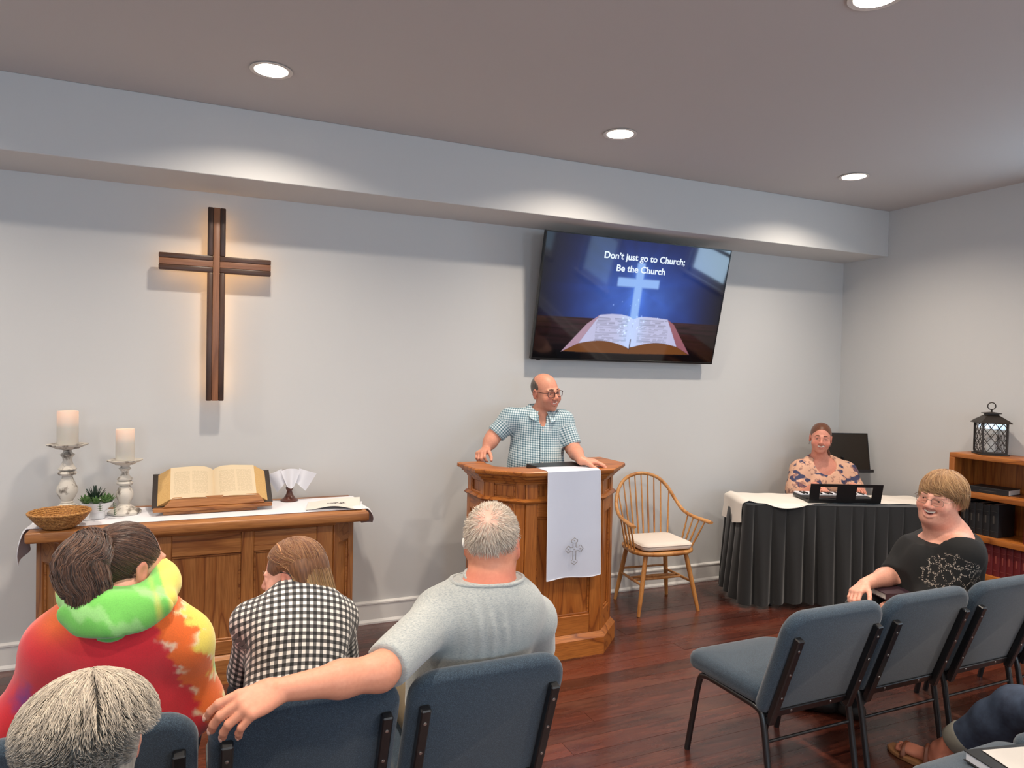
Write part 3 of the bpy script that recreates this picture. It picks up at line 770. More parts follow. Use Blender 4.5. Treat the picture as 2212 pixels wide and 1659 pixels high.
    lines = ((V * 95) % 1 > 0.5) * (vn(U * 9, V * 9, 7) > 0.35) * ((np.abs(U - 0.39) < 0.085) | (np.abs(U - 0.62) < 0.085)) * (V < 0.36) * (V > 0.16)
    pg = np.array([0.52, 0.52, 0.74])[None, None] * (1 - 0.38 * lines[..., None]) + np.exp(-((U - 0.5) / 0.06) ** 2)[..., None] * np.array([0.02, 0.14, 0.25])
    col[:] = col * (1 - pages[..., None]) + pg * pages[..., None]
    gut = np.exp(-((U - 0.5 - 0.001) / 0.003) ** 2) * (V < 0.19) * (V > 0.10); put(gut, (0.05, 0.02, 0.02))
    for k in range(34):
        sx, sy, sr = 0.5 + rng.randn() * 0.06, 0.22 + abs(rng.randn()) * 0.13, rng.uniform(0.0025, 0.008)
        g = np.exp(-(((U - sx) * asp) ** 2 + (V - sy) ** 2) / sr ** 2); col[:] += g[..., None] * np.array([0.25, 0.35, 0.5])
    P = np.stack([(U - 0.5) * SW, np.full(U.shape, -0.001), bz + V * SH], -1).reshape(-1, 3)
    me = bpy.data.meshes.new('screen'); idx = np.arange(nx * ny).reshape(nx, ny)
    F = np.stack([idx[:-1, :-1], idx[1:, :-1], idx[1:, 1:], idx[:-1, 1:]], -1).reshape(-1, 4)
    me.from_pydata(P.tolist(), [], F.tolist())
    at = me.color_attributes.new('slide', 'FLOAT_COLOR', 'POINT')
    c4 = np.concatenate([np.clip(col, 0, 1).reshape(-1, 3), np.ones((nx * ny, 1))], 1).astype(np.float32)
    at.data.foreach_set('color', c4.ravel()); me.update(); return me
n = N('lit_screen'); at = n.n('ShaderNodeAttribute', attribute_name='slide')
n.set(col=(0.004, 0.004, 0.005, 1), rough=0.05, spec=0.5, emit=at.outputs['Color'], es=1.0)
sm = screen_mesh(); sm.transform(MT); scr = mobj('screen', sm, n.m, tv, None)
TXT = N('slide_lettering').set(col=(0.02, 0.02, 0.02, 1), rough=0.1, emit=(0.80, 0.90, 1.0, 1), es=1.0).m
def text_mesh(body, size, bold):
    cu = bpy.data.curves.new('t', 'FONT'); cu.body = body; cu.size = size; cu.align_x = 'LEFT'; cu.offset = bold; cu.extrude = 0.0004
    o = bpy.data.objects.new('t', cu); COL.objects.link(o)
    me = bpy.data.meshes.new_from_object(o.evaluated_get(bpy.context.evaluated_depsgraph_get())); bpy.data.objects.remove(o); bpy.data.curves.remove(cu); return me
def slide_text(body, u0, u1, v0, vh):
    bpy.context.view_layer.update()
    me = text_mesh(body, 0.09, 0.0022); P = np.array([v.co[:] for v in me.vertices])
    x0, x1 = P[:, 0].min(), P[:, 0].max(); caph = 0.09 * 0.70
    sx = (u1 - u0) * SW / (x1 - x0); sz = vh * SH / caph
    for v in me.vertices:
        x, y, zz = v.co; v.co = ((u0 - 0.5) * SW + (x - x0) * sx, -0.0022 - zz, bz + v0 * SH + y * sz)
    me.transform(MT); me.materials.clear(); mobj('lettering', me, TXT, scr, None)
slide_text("Don\u2019t just go to Church;", 0.298, 0.740, 0.842, 0.052)
slide_text("Be the Church", 0.370, 0.636, 0.746, 0.052)

# ================================================================== PULPIT
PX = 2.062
pu = thing('pulpit', 'honey oak pulpit with slanted corner panels, a stepped crown and wide base', 'pulpit', (PX, -0.75, 0))
pp_ = [(-0.445, 0.22), (-0.445, -0.055), (-0.262, -0.235), (0.262, -0.235), (0.445, -0.055), (0.445, 0.22)]
inner = offset_poly(pp_, -0.035)
bm = BM(); poly_ = offset_poly(pp_, -0.013)
loft(bm, [[(x, y, 0.02) for x, y in poly_] + [(x, y, 0.02) for x, y in inner[::-1]], [(x, y, 1.10) for x, y in poly_] + [(x, y, 1.10) for x, y in inner[::-1]]]); obj('carcass', bm, PULZ, pu)
segs = list(zip(pp_[:-1], pp_[1:]))
for i, (a, b) in enumerate(segs):
    L = float(np.linalg.norm(np.array(b) - np.array(a)))
    mx = PULX if i in (1, 2, 3) else PULY
    e = 0.075 if i == 2 else 0.055
    panel_face(pu, a, b, 0.135, 0.955, [(e, L - e)], 0.085, 0.115, (mx, PULZ))
    panel_face(pu, a, b, 0.975, 1.075, [(e + 0.005, L - e - 0.005)], 0.006, 0.006, (mx, PULZ), 0.010)
obj('belt_moulding', strip(pp_, [(-0.01, 0.952), (0.016, 0.952), (0.030, 0.962), (0.034, 0.970), (0.022, 0.980), (0.012, 0.984), (-0.01, 0.984)]), PULX, pu)
obj('crown_moulding', strip(pp_, [(-0.01, 1.070), (0.016, 1.070), (0.018, 1.082), (0.030, 1.086), (0.040, 1.102), (0.052, 1.106), (0.056, 1.118), (0.070, 1.124), (0.070, 1.128), (-0.01, 1.128)]), PULX, pu)
obj('top_ledge', strip(pp_, [(-0.075, 1.128), (0.078, 1.128), (0.082, 1.134), (0.082, 1.148), (0.076, 1.154), (-0.072, 1.154), (-0.075, 1.150)]), PULX, pu)
obj('plinth', strip(pp_, [(-0.012, 0.0), (0.042, 0.0), (0.042, 0.105), (0.028, 0.122), (0.014, 0.136), (-0.012, 0.136)]), PULX, pu)
# sloping reading desk inside
ip_ = [tuple(q) for q in offset_poly(pp_, -0.037)]; ip_ = [(ip_[0][0], 0.09)] + ip_[1:5] + [(ip_[5][0], 0.09)]
bm = BM(); prism(bm, ip_, 1.105, 1.127); obj('reading_desk', bm, PULX, pu)
bm = BM(); prism(bm, ip_, 0.45, 0.468); obj('inner_shelf', bm, PULX, pu)
# side returns seen on the far side
for s in (-1, 1):
    bm = BM(); bx(bm, s * 0.37 - 0.0, s * 0.53, 0.195, 0.222, 1.128, 1.153, 0.003); obj('ledge_end', bm, PULX, pu)

# parament hanging over the front of the pulpit
SATIN = N('white_satin'); SATIN.set(col=srgb(214, 218, 232), rough=0.42, sheen=0.3); SATIN.bump(SATIN.noise(SATIN.mapping(SATIN.coords(), (1, 1, 0.6)), 9, 2, 0.5), 0.35, 0.01); SATIN = SATIN.m
cx0, cx1 = 1.903, 2.258
yf = -0.75 - 0.235 - 0.082 - 0.004
def para(u, v):
    # v: 0 = bottom hem, 1 = end on the ledge top
    L1 = 0.655; L2 = 0.155; s = v * (L1 + L2)
    w = 0.5 + (u - 0.5) * (1.0 + 0.05 * (1 - min(1, s / L1)))
    x = cx0 + (cx1 - cx0) * w
    if s < L1:
        z = 1.157 - (L1 - s); k = (L1 - s) / L1
        return (x + 0.012 * k, yf + 0.018 * k * math.sin(3.1 * u) - 0.006 * k * math.sin(u * 9 + 1.0), z + (0.012 * (u - 0.35) ** 2 * 4 + 0.010 * math.sin(u * 5)) * k)
    t = s - L1
    return (x, yf + 0.005 + t * 0.98, 1.1572 + 0.001 * math.sin(u * 6))
par = thing('pulpit_cloth', 'white satin pulpit cloth with a small embroidered cross hanging over the front', 'cloth', (2.08, yf, 0.5))
bm = thicken(grid_sheet(para, 16, 40), 0.0022); o = obj('cloth', bm, SATIN, par, 60, shift=(-2.08, -yf, -0.5))
bm = BM()
for uu in (0.0, 1.0):
    tube(bm, [np.array(para(uu, vv)) + np.array((0, -0.002, 0)) for vv in np.linspace(0, 0.80, 24)], 0.0028, 6)
tube(bm, [np.array(para(uu, 0)) + np.array((0, -0.002, 0)) for uu in np.linspace(0, 1, 20)], 0.0028, 6)
obj('edge_piping', bm, WHITECLOTH, par, 60, shift=(-2.08, -yf, -0.5))
EMB = plain('silver_thread', srgb(128, 122, 118), 0.6)
bm = BM(); ex, ez, ey = 2.088, 0.672, yf - 0.007
def budded(r0, r1, L, c, d):
    """outline of one arm with a trefoil end"""
    p = []
    d = np.array(d, float); n_ = np.array([-d[1], d[0]])
    pts = [(0.0105, 0.0105), (L - 0.030, 0.0105), (L - 0.026, 0.020), (L - 0.014, 0.021), (L - 0.010, 0.012), (L, 0.0), (L - 0.010, -0.012), (L - 0.014, -0.021), (L - 0.026, -0.020), (L - 0.030, -0.0105), (0.0105, -0.0105)]
    return [c + d * a + n_ * b for a, b in pts]
out = []
for d, L in (((0, 1), 0.068), ((-1, 0), 0.060), ((0, -1), 0.094), ((1, 0), 0.060)):
    out += budded(0, 0, L, np.array([0, 0.012]), d)[::-1]
tube(bm, [(ex + q[0], ey - 0.012 * 0, ez + q[1]) for q in out + out[:1]], 0.0018, 5)
for d, L in (((0, 1), 0.05), ((-1, 0), 0.042), ((0, -1), 0.076), ((1, 0), 0.042), ((0, 0), 0)):
    q = np.array(d) * L + np.array([0, 0.012])
    tube(bm, [(ex + q[0] - 0.004, ey, ez + q[1]), (ex + q[0] + 0.004, ey, ez + q[1])], 0.003, 6)
obj('embroidered_cross', bm, EMB, par, 60, shift=(-2.08, -yf, -0.5))
# folder on the ledge / desk
bm = BM(); bx(bm, -0.17, 0.17, -0.09, 0.09, 0, 0.0275, 0.003)
fo = obj('black_folder', bm, BLACKPLASTIC); fo.location = (2.10, -0.805, 1.1285); fo.rotation_euler = (0, 0, R(2)); tag(fo, 'thin black folder lying on the pulpit top behind the white cloth', 'folder')
bm = BM(); bx(bm, -0.10, 0.10, -0.11, 0.11, 0, 0.003)

# ================================================================== WINDSOR CHAIR
wc = thing('windsor_armchair', 'golden wooden windsor armchair with spindle bow back beside the pulpit', 'chair', (3.185, -0.375, 0), R(-5.5))
bm = BM()   # saddle seat
sh = []
for k in range(40):
    t = 2 * math.pi * k / 40; c, s = math.cos(t), math.sin(t)
    x = 0.262 * math.copysign(abs(c) ** 0.75, c); y = (0.215 if s > 0 else 0.225) * math.copysign(abs(s) ** 0.7, s); sh.append((x * (0.93 if s > 0 else 1.0), y))
rings = []
for q, z in ((0.90, 0.418), (0.985, 0.428), (1.0, 0.44), (0.985, 0.450), (0.93, 0.453), (0.6, 0.445)): rings.append([(x * q, y * q, z) for x, y in sh])
loft(bm, rings); obj('seat', bm, WIND, wc, 60)
legs = {}
for sx in (-1, 1):
    for sy in (-1, 1):
        a = np.array((sx * 0.165, sy * 0.145, 0.425)); b = np.array((sx * (0.247 if sy < 0 else 0.225), sy * 0.205, 0.0))
        bm = BM(); tube(bm, [a, a + (b - a) * 0.3, a + (b - a) * 0.65, b], [0.016, 0.0175, 0.0165, 0.0125], 12); obj('leg', bm, WIND, wc, 60); legs[sx, sy] = (a, b)
mid = lambda k, t: legs[k][0] + (legs[k][1] - legs[k][0]) * t
for sx in (-1, 1):
    p, q = mid((sx, -1), 0.50), mid((sx, 1), 0.50); bm = BM(); tube(bm, [p, (p + q) / 2, q], [0.008, 0.012, 0.008], 10); obj('stretcher', bm, WIND, wc, 60)
for t, ys in ((0.5, -0.03), (0.5, 0.03)):
    a = (mid((-1, -1), t) + mid((-1, 1), t)) / 2 + np.array((0, ys, 0)); b = (mid((1, -1), t) + mid((1, 1), t)) / 2 + np.array((0, ys, 0))
    bm = BM(); tube(bm, [a, (a + b) / 2 + np.array((0, 0, 0.0)), b], [0.008, 0.012, 0.008], 10); obj('stretcher', bm, WIND, wc, 60)
a, b = mid((-1, 1), 0.42), mid((1, 1), 0.42); bm = BM(); tube(bm, [a, b], 0.008, 10); obj('stretcher', bm, WIND, wc, 60)
bow_half = [(0.315, -0.20, 0.655), (0.300, -0.08, 0.660), (0.288, 0.03, 0.672), (0.276, 0.10, 0.700), (0.255, 0.165, 0.765), (0.205, 0.215, 0.862), (0.125, 0.243, 0.930), (0.0, 0.254, 0.958)]
bow = smooth_path(bow_half + [(-x, y, z) for x, y, z in bow_half[-2::-1]], 7)
bm = BM(); tube(bm, bow, 0.0135, 10, up=(0, 0, 1)); obj('bow_back', bm, WIND, wc, 60)
for s in (-1, 1):
    bm = BM(); pa = [(s * 0.318, -0.235, 0.654), (s * 0.315, -0.19, 0.656), (s * 0.302, -0.08, 0.661), (s * 0.29, 0.0, 0.668)]; tube(bm, pa, [0.020, 0.024, 0.020, 0.015], 10, up=(0, 0, 1), flat=0.55); obj('arm', bm, WIND, wc, 60)
barr = np.array(bow)
def spindle(p, q):
    bm = BM(); p, q = np.array(p), np.array(q); tube(bm, [p, p + (q - p) * 0.35, q], [0.0065, 0.0075, 0.0048], 8); obj('spindle', bm, WIND, wc, 60)
for k in range(9):
    x = -0.2 + 0.05 * k; xt = x * 1.12
    cand = barr[(barr[:, 2] > 0.70)]; q = cand[np.argmin(abs(cand[:, 0] - xt))]
    spindle((x * 0.86, 0.185 - 0.10 * (x / 0.2) ** 2 * 0.6, 0.445), q)
for s in (-1, 1):
    for k in range(4):
        y = -0.15 + 0.065 * k; yt = y - 0.02; spindle((s * 0.235, y * 0.72 + 0.0, 0.446), (s * float(np.interp(yt, [-0.2, -0.08, 0.03], [0.315, 0.300, 0.288])), yt, float(np.interp(yt, [-0.2, -0.08, 0.03], [0.653, 0.657, 0.670]))))
CUSH = plain('cream_cotton', srgb(226, 214, 202), 0.85, bump=(500, 0.08, 0.002))
cu = thing('seat_cushion', 'cream square seat cushion on the windsor armchair', 'cushion', (3.185, -0.385, 0.456), R(-5.5))
bm = BM(); rings = []
def rr_ring(hw, hd, r, z, n=8):
    p = []
    for cx, cy, a0 in ((hw - r, hd - r, 0), (-hw + r, hd - r, 90), (-hw + r, -hd + r, 180), (hw - r, -hd + r, 270)):
        for k in range(n): a = R(a0 + 90 * k / (n - 1)); p.append((cx + r * math.cos(a), cy + r * math.sin(a), z))
    return p
for ins, z in ((0.02, 0.0), (0.004, 0.006), (0.0, 0.018), (0.0, 0.034), (0.005, 0.045), (0.018, 0.052), (0.06, 0.056), (0.13, 0.058)): rings.append(rr_ring(0.205 - ins, 0.185 - ins, max(0.012, 0.055 - ins * 0.3), z))
loft(bm, rings); obj('pad', bm, CUSH, cu, 70)
bm = BM(); tube(bm, rr_ring(0.207, 0.187, 0.056, 0.036) + rr_ring(0.207, 0.187, 0.056, 0.036)[:1], 0.0035, 6); obj('piping', bm, CUSH, cu, 70)

# ================================================================== STACKING CHURCH CHAIRS
def rounded_panel(w, h, rt, rb, t, bev, seg=3):
    """upright panel, x across, z up from 0, thickness along y from 0 to -t"""
    pts = []
    for cx, cz, a0, r in ((w / 2 - rb, rb, 270, rb), (w / 2 - rt, h - rt, 0, rt), (-w / 2 + rt, h - rt, 90, rt), (-w / 2 + rb, rb, 180, rb)):
        for k in range(7): a = R(a0 + 15 * k); pts.append((cx + r * math.cos(a), cz + r * math.sin(a)))
    bm = BM(); rings = []
    prof = [(bev, 0.0), (bev * 0.3, -bev * 0.3), (0, -bev), (0, -(t - bev)), (bev * 0.3, -(t - bev * 0.3)), (bev, -t)]
    for ins, y in prof:
        k = (w / 2 - ins) / (w / 2); kz = (h / 2 - ins) / (h / 2); rings.append([(x * k, y, h / 2 + (z - h / 2) * kz) for x, z in pts])
    return loft(bm, rings)
REC = R(20)
screw_me = None
def make_chair(label, group):
    global screw_me
    t = thing('church_chair', label, 'chair', (0, 0, 0), 0, group)
    bm = BM()
    rings = []
    for ins, z in ((0.03, 0.402), (0.008, 0.410), (0.0, 0.428), (0.0, 0.455), (0.006, 0.472), (0.022, 0.484), (0.055, 0.490), (0.14, 0.494)):
        rings.append([(x, y + 0.0, zz - max(0, y - 0.10) * 0.10) for x, y, zz in [(a, b - 0.005, z) for a, b, _ in rr_ring(0.258 - ins, 0.245 - ins, max(0.015, 0.06 - ins * 0.2), 0)]])
    loft(bm, rings); obj('seat', bm, FABRIC, t, 70)
    mr = Matrix.Translation((0, -0.195, 0.395)) @ Matrix.Rotation(REC, 4, 'X')
    bm = rounded_panel(0.525, 0.475, 0.085, 0.03, 0.058, 0.022); bm.transform(mr); obj('backrest', bm, FABRIC, t, 60)
    for s in (-1, 1):
        bm = BM(); bx(bm, s * 0.217 - 0.016, s * 0.217 + 0.016, -0.088, -0.059, -0.03, 0.388, 0.004, 1); bm.transform(mr); bar = obj('back_bar', bm, BLACKMETAL, t)
        for q in (0.34, 0.225, 0.11):
            if screw_me is None:
                b2 = BM(); lathe(b2, [(0.0055, 0), (0.005, 0.002), (0.0, 0.0028)], 10, cap=False); b2.transform(Matrix.Rotation(R(90), 4, 'X')); screw_me = obj('screw', b2, STEEL, bar, 60).data; so = bar.children[-1]
            else: so = mobj('screw', screw_me, None, bar, None)
            so.matrix_local = mr @ Matrix.Translation((s * 0.217, -0.088, q))
    bm = BM(); bx(bm, -0.20, 0.20, -0.068, -0.0585, -0.012, 0.022, 0.003); bm.transform(mr); rail = obj('back_rail', bm, BLACKMETAL, t)
    for q in (-0.11, 0.11):
        so = mobj('screw', screw_me, None, rail, None); so.matrix_local = mr @ Matrix.Translation((q, -0.068, 0.008))
    for s in (-1, 1):
        x = s * 0.238
        pts = smooth_path([(x, 0.232, 0.0), (x, 0.195, 0.18), (x, 0.155, 0.355), (x, 0.115, 0.388), (x, 0.05, 0.392)], 5); bm = BM(); tube(bm, pts, 0.0135, 10); obj('leg', bm, BLACKMETAL, t, 60)
        pts = smooth_path([(x, 0.05, 0.392), (x, -0.10, 0.392), (x, -0.205, 0.388), (x, -0.238, 0.355), (x, -0.268, 0.20), (x, -0.302, 0.0)], 5); bm = BM(); tube(bm, pts, 0.0135, 10); obj('leg', bm, BLACKMETAL, t, 60)
        bm = BM(); tube(bm, smooth_path([(s * 0.217, -0.12, 0.385), (s * 0.217, -0.22, 0.370), (s * 0.217, -0.262, 0.385), (s * 0.217, -0.285, 0.42)], 4), 0.013, 8); obj('bracket', bm, BLACKMETAL, t, 60)
    bm = BM(); tube(bm, [(-0.238, -0.255, 0.268), (0.238, -0.255, 0.268)], 0.0065, 8); obj('stretcher', bm, BLACKMETAL, t, 60)
    bm = BM(); tube(bm, [(-0.238, 0.10, 0.385), (0.238, 0.10, 0.385)], 0.010, 8); tube(bm, [(-0.238, -0.14, 0.385), (0.238, -0.14, 0.385)], 0.010, 8); obj('seat_frame', bm, BLACKMETAL, t, 60)
    return t
CY1, CY2 = -2.36, -3.43
GR = 'slate blue church chairs in rows'
ch0 = make_chair('slate blue church chair under the man in the grey shirt', GR); ch0.location = (0.86, CY1, 0)
dup(ch0, (0.31, CY1, 0), 0, 'slate blue church chair under the woman in the checked shirt, a bare arm along it')
dup(ch0, (-0.24, CY1, 0), 0, 'slate blue church chair under the woman in the tie-dye hoodie')
dup(ch0, (2.357, CY1, 0), 0, 'empty slate blue church chair at the aisle end of the row before the windsor armchair')
dup(ch0, (2.905, CY1, 0), 0, 'empty slate blue church chair beside the woman in black')
dup(ch0, (3.455, CY1, 0), 0, 'slate blue church chair under the woman in black')
dup(ch0, (4.005, CY1, 0), 0, 'slate blue church chair on the bookcase side of the woman in black')
dup(ch0, (2.405, CY2, 0), 0, 'empty slate blue church chair with a book and papers on its seat')
dup(ch0, (2.955, CY2, 0), 0, 'slate blue church chair under the person in blue jeans')
dup(ch0, (-0.20, CY2 - 0.12, 0), 0, 'slate blue church chair under the grey-haired person')

# book and paper on the empty seat
bq = hit(2120, 1640, 2, 0.50)
tb2 = thing('hymnal', 'black covered book lying on the empty chair seat', 'book', (2.445, -3.415, 0.4955), R(-12))
bm = BM(); bx(bm, -0.14, 0.14, -0.105, 0.105, 0.004, 0.030, 0.001); obj('page_block', bm, WHITECLOTH, tb2)
bm = BM(); bx(bm, -0.145, 0.145, -0.11, 0.11, 0.0, 0.004, 0.001); bx(bm, -0.145, 0.145, -0.11, 0.11, 0.030, 0.034, 0.001); bx(bm, 0.141, 0.145, -0.11, 0.11, 0.003, 0.031, 0.001); obj('cover', bm, BLACKPLASTIC, tb2)
pm = plain('white_paper', srgb(182, 178, 174), 0.8)
bm = thicken(grid_sheet(lambda u, v: (-0.108 + 0.216 * u, -0.085 + 0.17 * v, 0.002 + 0.004 * u * v), 8, 8), 0.0012)
o = obj('paper_sheet', bm, pm, smooth=60); o.location = (2.457, -3.417, 0.4955 + 0.035); o.rotation_euler = (0, 0, R(-16)); tag(o, 'white sheet of paper on top of the black book on the empty chair', 'paper')

# ================================================================== KEYBOARD CORNER
KA = np.array([3.80, -0.655]); KD = np.array([0.917, -0.397]); KD = KD / np.linalg.norm(KD); KN = np.array([-KD[1], KD[0]])   # KN points to the wall
KL, KDEP, KZ = 1.50, 0.46, 0.772
kang = math.atan2(KD[1], KD[0])
kt = thing('folding_table', 'folding table under black and white cloths in the front corner', 'table', (KA[0], KA[1], 0), kang)
bm = BM(); bx(bm, 0.02, KL - 0.02, 0.02, KDEP - 0.02, KZ - 0.035, KZ, 0.004); obj('table_top', bm, plain('grey_laminate', srgb(150, 146, 140), 0.5), kt)
for x in (0.22, KL - 0.22):
    for y in (0.06, KDEP - 0.06):
        bm = BM(); tube(bm, [(x, y, KZ - 0.035), (x, y, 0)], 0.0125, 10); obj('leg', bm, plain('grey_tube', srgb(120, 120, 120), 0.4, 0.6), kt)
# pleated skirt: boundary path left end -> front -> right end
SKIRT = N('black_skirt_cloth'); SKIRT.set(col=srgb(24, 25, 27), rough=0.85, sheen=0.3); SKIRT.bump(SKIRT.noise(SKIRT.coords(), 600, 2), 0.1, 0.002); SKIRT = SKIRT.m
path = []
corner = [(0, KDEP), (0, 0), (KL, 0), (KL, KDEP)]
dist = 0
for (x0, y0), (x1, y1) in zip(corner[:-1], corner[1:]):
    L = math.hypot(x1 - x0, y1 - y0); m_ = int(L / 0.006)
    d = np.array([(x1 - x0) / L, (y1 - y0) / L]); nn = np.array([d[1], -d[0]])
    for k in range(m_): path.append((np.array([x0, y0]) + d * L * k / m_, nn, dist + L * k / m_))
    dist += L
# round the corner normals a little
PT = np.array([p for p, _, _ in path]); NN = np.array([n for _, n, _ in path]); DD = np.array([d for _, _, d in path])
ker = np.ones(13) / 13
NN = np.stack([np.convolve(np.pad(NN[:, i], 6, mode='edge'), ker, 'valid') for i in (0, 1)], 1)
PT = np.stack([np.convolve(np.pad(PT[:, i], 4, mode='edge'), np.ones(9) / 9, 'valid') for i in (0, 1)], 1)
rp = random.Random(11); ple = []
d_ = 0.04
while d_ < dist: ple.append((d_, rp.uniform(0.8, 1.2))); d_ += rp.uniform(0.085, 0.15)
ple = np.array(ple)
def skirt_off(d, h):
    """outward offset of the cloth at path length d and height h (0 = hem, 1 = top)"""
    fold = np.exp(-((d - ple[:, 0]) / (0.008 + 0.017 * (1 - h))) ** 2) * ple[:, 1]
    bul = np.exp(-((d - ple[:, 0] - 0.05) / 0.03) ** 2)
    return 0.012 + 0.05 * (1 - h) - (0.004 + 0.048 * (1 - h) ** 0.7) * fold.max() + 0.014 * (1 - h) * bul.max() + 0.012 * (1 - h) * math.sin(d * 7.0)
bm = BM(); hs = [0.0, 0.12, 0.3, 0.5, 0.7, 0.85, 0.95, 1.0]; V = []
for h in hs:
    row = []
    for p, n_, d in zip(PT, NN, DD):
        o_ = skirt_off(d, h); z = 0.035 + 0.012 * math.sin(d * 9) * (1 - h) + (KZ - 0.035 + 0.001) * h
        row.append(bm.verts.new((p[0] + n_[0] * o_, p[1] + n_[1] * o_, z)))
    V.append(row)
for a, b in zip(V[:-1], V[1:]):
    for k in range(len(a) - 1): bm.faces.new((a[k], a[k + 1], b[k + 1], b[k]))
sk = obj('table_skirt', thicken(bm, 0.0015), SKIRT, smooth=80); sk.location = (KA[0], KA[1], 0); sk.rotation_euler = (0, 0, kang)
tag(sk, 'pleated black table skirt hanging around the keyboard table', 'table skirt')
bm = BM()
bx(bm, 0.0, KL, -0.004, KDEP, KZ + 0.001, KZ + 0.0035)
cl = obj('black_table_cover', bm, SKIRT); cl.location = (KA[0], KA[1], 0); cl.rotation_euler = (0, 0, kang); tag(cl, 'flat black cloth covering the keyboard table top under the white cloth', 'tablecloth')
KT = KZ + 0.0045
def wcloth(u, v):
    # v 0 = front edge, 1 = rear edge; u along the table from beyond the left end
    s = -0.20 + u * (KL + 0.20)
    front = 0.035 + 0.05 * math.sin(max(0, min(1, (s - 0.05) / 0.5)) * math.pi) * -1.4 + (0.06 if s > 0.62 else 0.0) * min(1, max(0, (s - 0.62) / 0.1))
    y = front + (KDEP + 0.01 - front) * v
    z = KT + 0.004 + 0.004 * math.sin(s * 14 + v * 3) ** 2
    if y < -0.004: z -= min(0.05, (-0.004 - y) * 0.9)
    x = s
    if s < 0.0:
        t = -s; x = -0.022 - 0.02 * math.sin(v * 7) * t * 4 - 0.25 * t * 0.2; z = KT + 0.006 - t * (0.95 if v > 0.35 else 0.75 + 0.5 * v)
        y = y + 0.01 * math.sin(v * 9 + t * 20)
    elif s < 0.09: z += 0.016 * math.exp(-((s - 0.03) / 0.03) ** 2)
    return (x, y, z)
bm = thicken(grid_sheet(wcloth, 90, 22), 0.002)
wcl = obj('white_table_cloth', bm, plain('ivory_cloth', srgb(232, 224, 214), 0.8), smooth=70); wcl.location = (KA[0], KA[1], 0); wcl.rotation_euler = (0, 0, kang)
tag(wcl, 'rumpled white cloth spread over the keyboard table, one end hanging', 'tablecloth')
# keyboard with music rest
kb = thing('electronic_keyboard', 'black electronic keyboard with a slotted music rest on the cloth covered table', 'keyboard', (KA[0], KA[1], KT + 0.012), kang)
bm = BM(); bx(bm, 0.490, 1.03, 0.115, 0.36, 0.0, 0.026, 0.006, 2); obj('body', bm, BLACKPLASTIC, kb)
for k in range(19):
    bm = BM(); bx(bm, 0.498 + k * 0.0275, 0.498 + k * 0.0275 + 0.0265, 0.225, 0.355, 0.0265, 0.036, 0.001); obj('white_key', bm, WHITECLOTH, kb)
for k in range(18):
    if k % 7 in (2, 6): continue
    bm = BM(); bx(bm, 0.498 + (k + 1) * 0.0275 - 0.007, 0.498 + (k + 1) * 0.0275 + 0.007, 0.225, 0.305, 0.0365, 0.045, 0.001); obj('black_key', bm, BLACKPLASTIC, kb)
r0, r1, hR = 0.485, 1.035, 0.150
bm = BM(); xs_ = [r0, r0 + 0.075, r0 + 0.205, r0 + 0.352, r0 + 0.475, r1]; zs_ = [0, 0.028, 0.128, hR]
for i in range(5):
    for j in range(3):
        if i in (1, 3) and j == 1: continue
        bx(bm, xs_[i], xs_[i + 1], -0.003, 0.003, zs_[j], zs_[j + 1])
bm.transform(Matrix.Translation((0, 0.052, 0.002)) @ Matrix.Rotation(R(14), 4, 'X')); obj('music_rest', bm, BLACKPLASTIC, kb)
bm = BM(); bx(bm, r0, r1, 0.05, 0.118, 0.0, 0.018, 0.003); obj('rest_holder', bm, BLACKPLASTIC, kb)

# music stand in the corner
ms_c = np.array([5.15, -0.335])
ms = thing('music_stand', 'black metal music stand with a solid desk standing in the corner behind the pianist', 'music stand', (ms_c[0], ms_c[1], 0), R(-22))
MSM = plain('bronze_black_sheet', srgb(52, 44, 36), 0.35, 0.6)
mm = Matrix.Translation((0, -0.02, 0.92)) @ Matrix.Rotation(R(-12), 4, 'X')
bm = BM(); bx(bm, -0.24, 0.24, 0.0, 0.004, 0.0, 0.34, 0.0015); bm.transform(mm); obj('desk', bm, MSM, ms)
bm = BM(); bx(bm, -0.24, 0.24, -0.055, 0.004, -0.004, 0.0); bx(bm, -0.24, 0.24, -0.058, -0.054, -0.004, 0.022); bm.transform(mm); obj('lip', bm, BLACKMETAL, ms)
bm = BM()
for x0, x1, z0, z1 in ((-0.242, -0.235, 0, 0.34), (0.235, 0.242, 0, 0.34), (-0.242, 0.242, 0.335, 0.342)): bx(bm, x0, x1, -0.003, 0.006, z0, z1, 0.001)
bm.transform(mm); obj('rim', bm, BLACKMETAL, ms)
bm = BM(); tube(bm, [(0, 0.03, 0.16), (0, 0.03, 0.98)], 0.011, 10); tube(bm, [(0, 0.03, 0.98), (0, 0.0, 1.05)], 0.012, 8); obj('pole', bm, BLACKMETAL, ms)
for a in (90, 210, 330):
    bm = BM(); tube(bm, [(0, 0.03, 0.20), (0.20 * math.cos(R(a)), 0.03 + 0.20 * math.sin(R(a)), 0.02), (0.24 * math.cos(R(a)), 0.03 + 0.24 * math.sin(R(a)), 0.006)], 0.006, 8); obj('leg', bm, BLACKMETAL, ms)

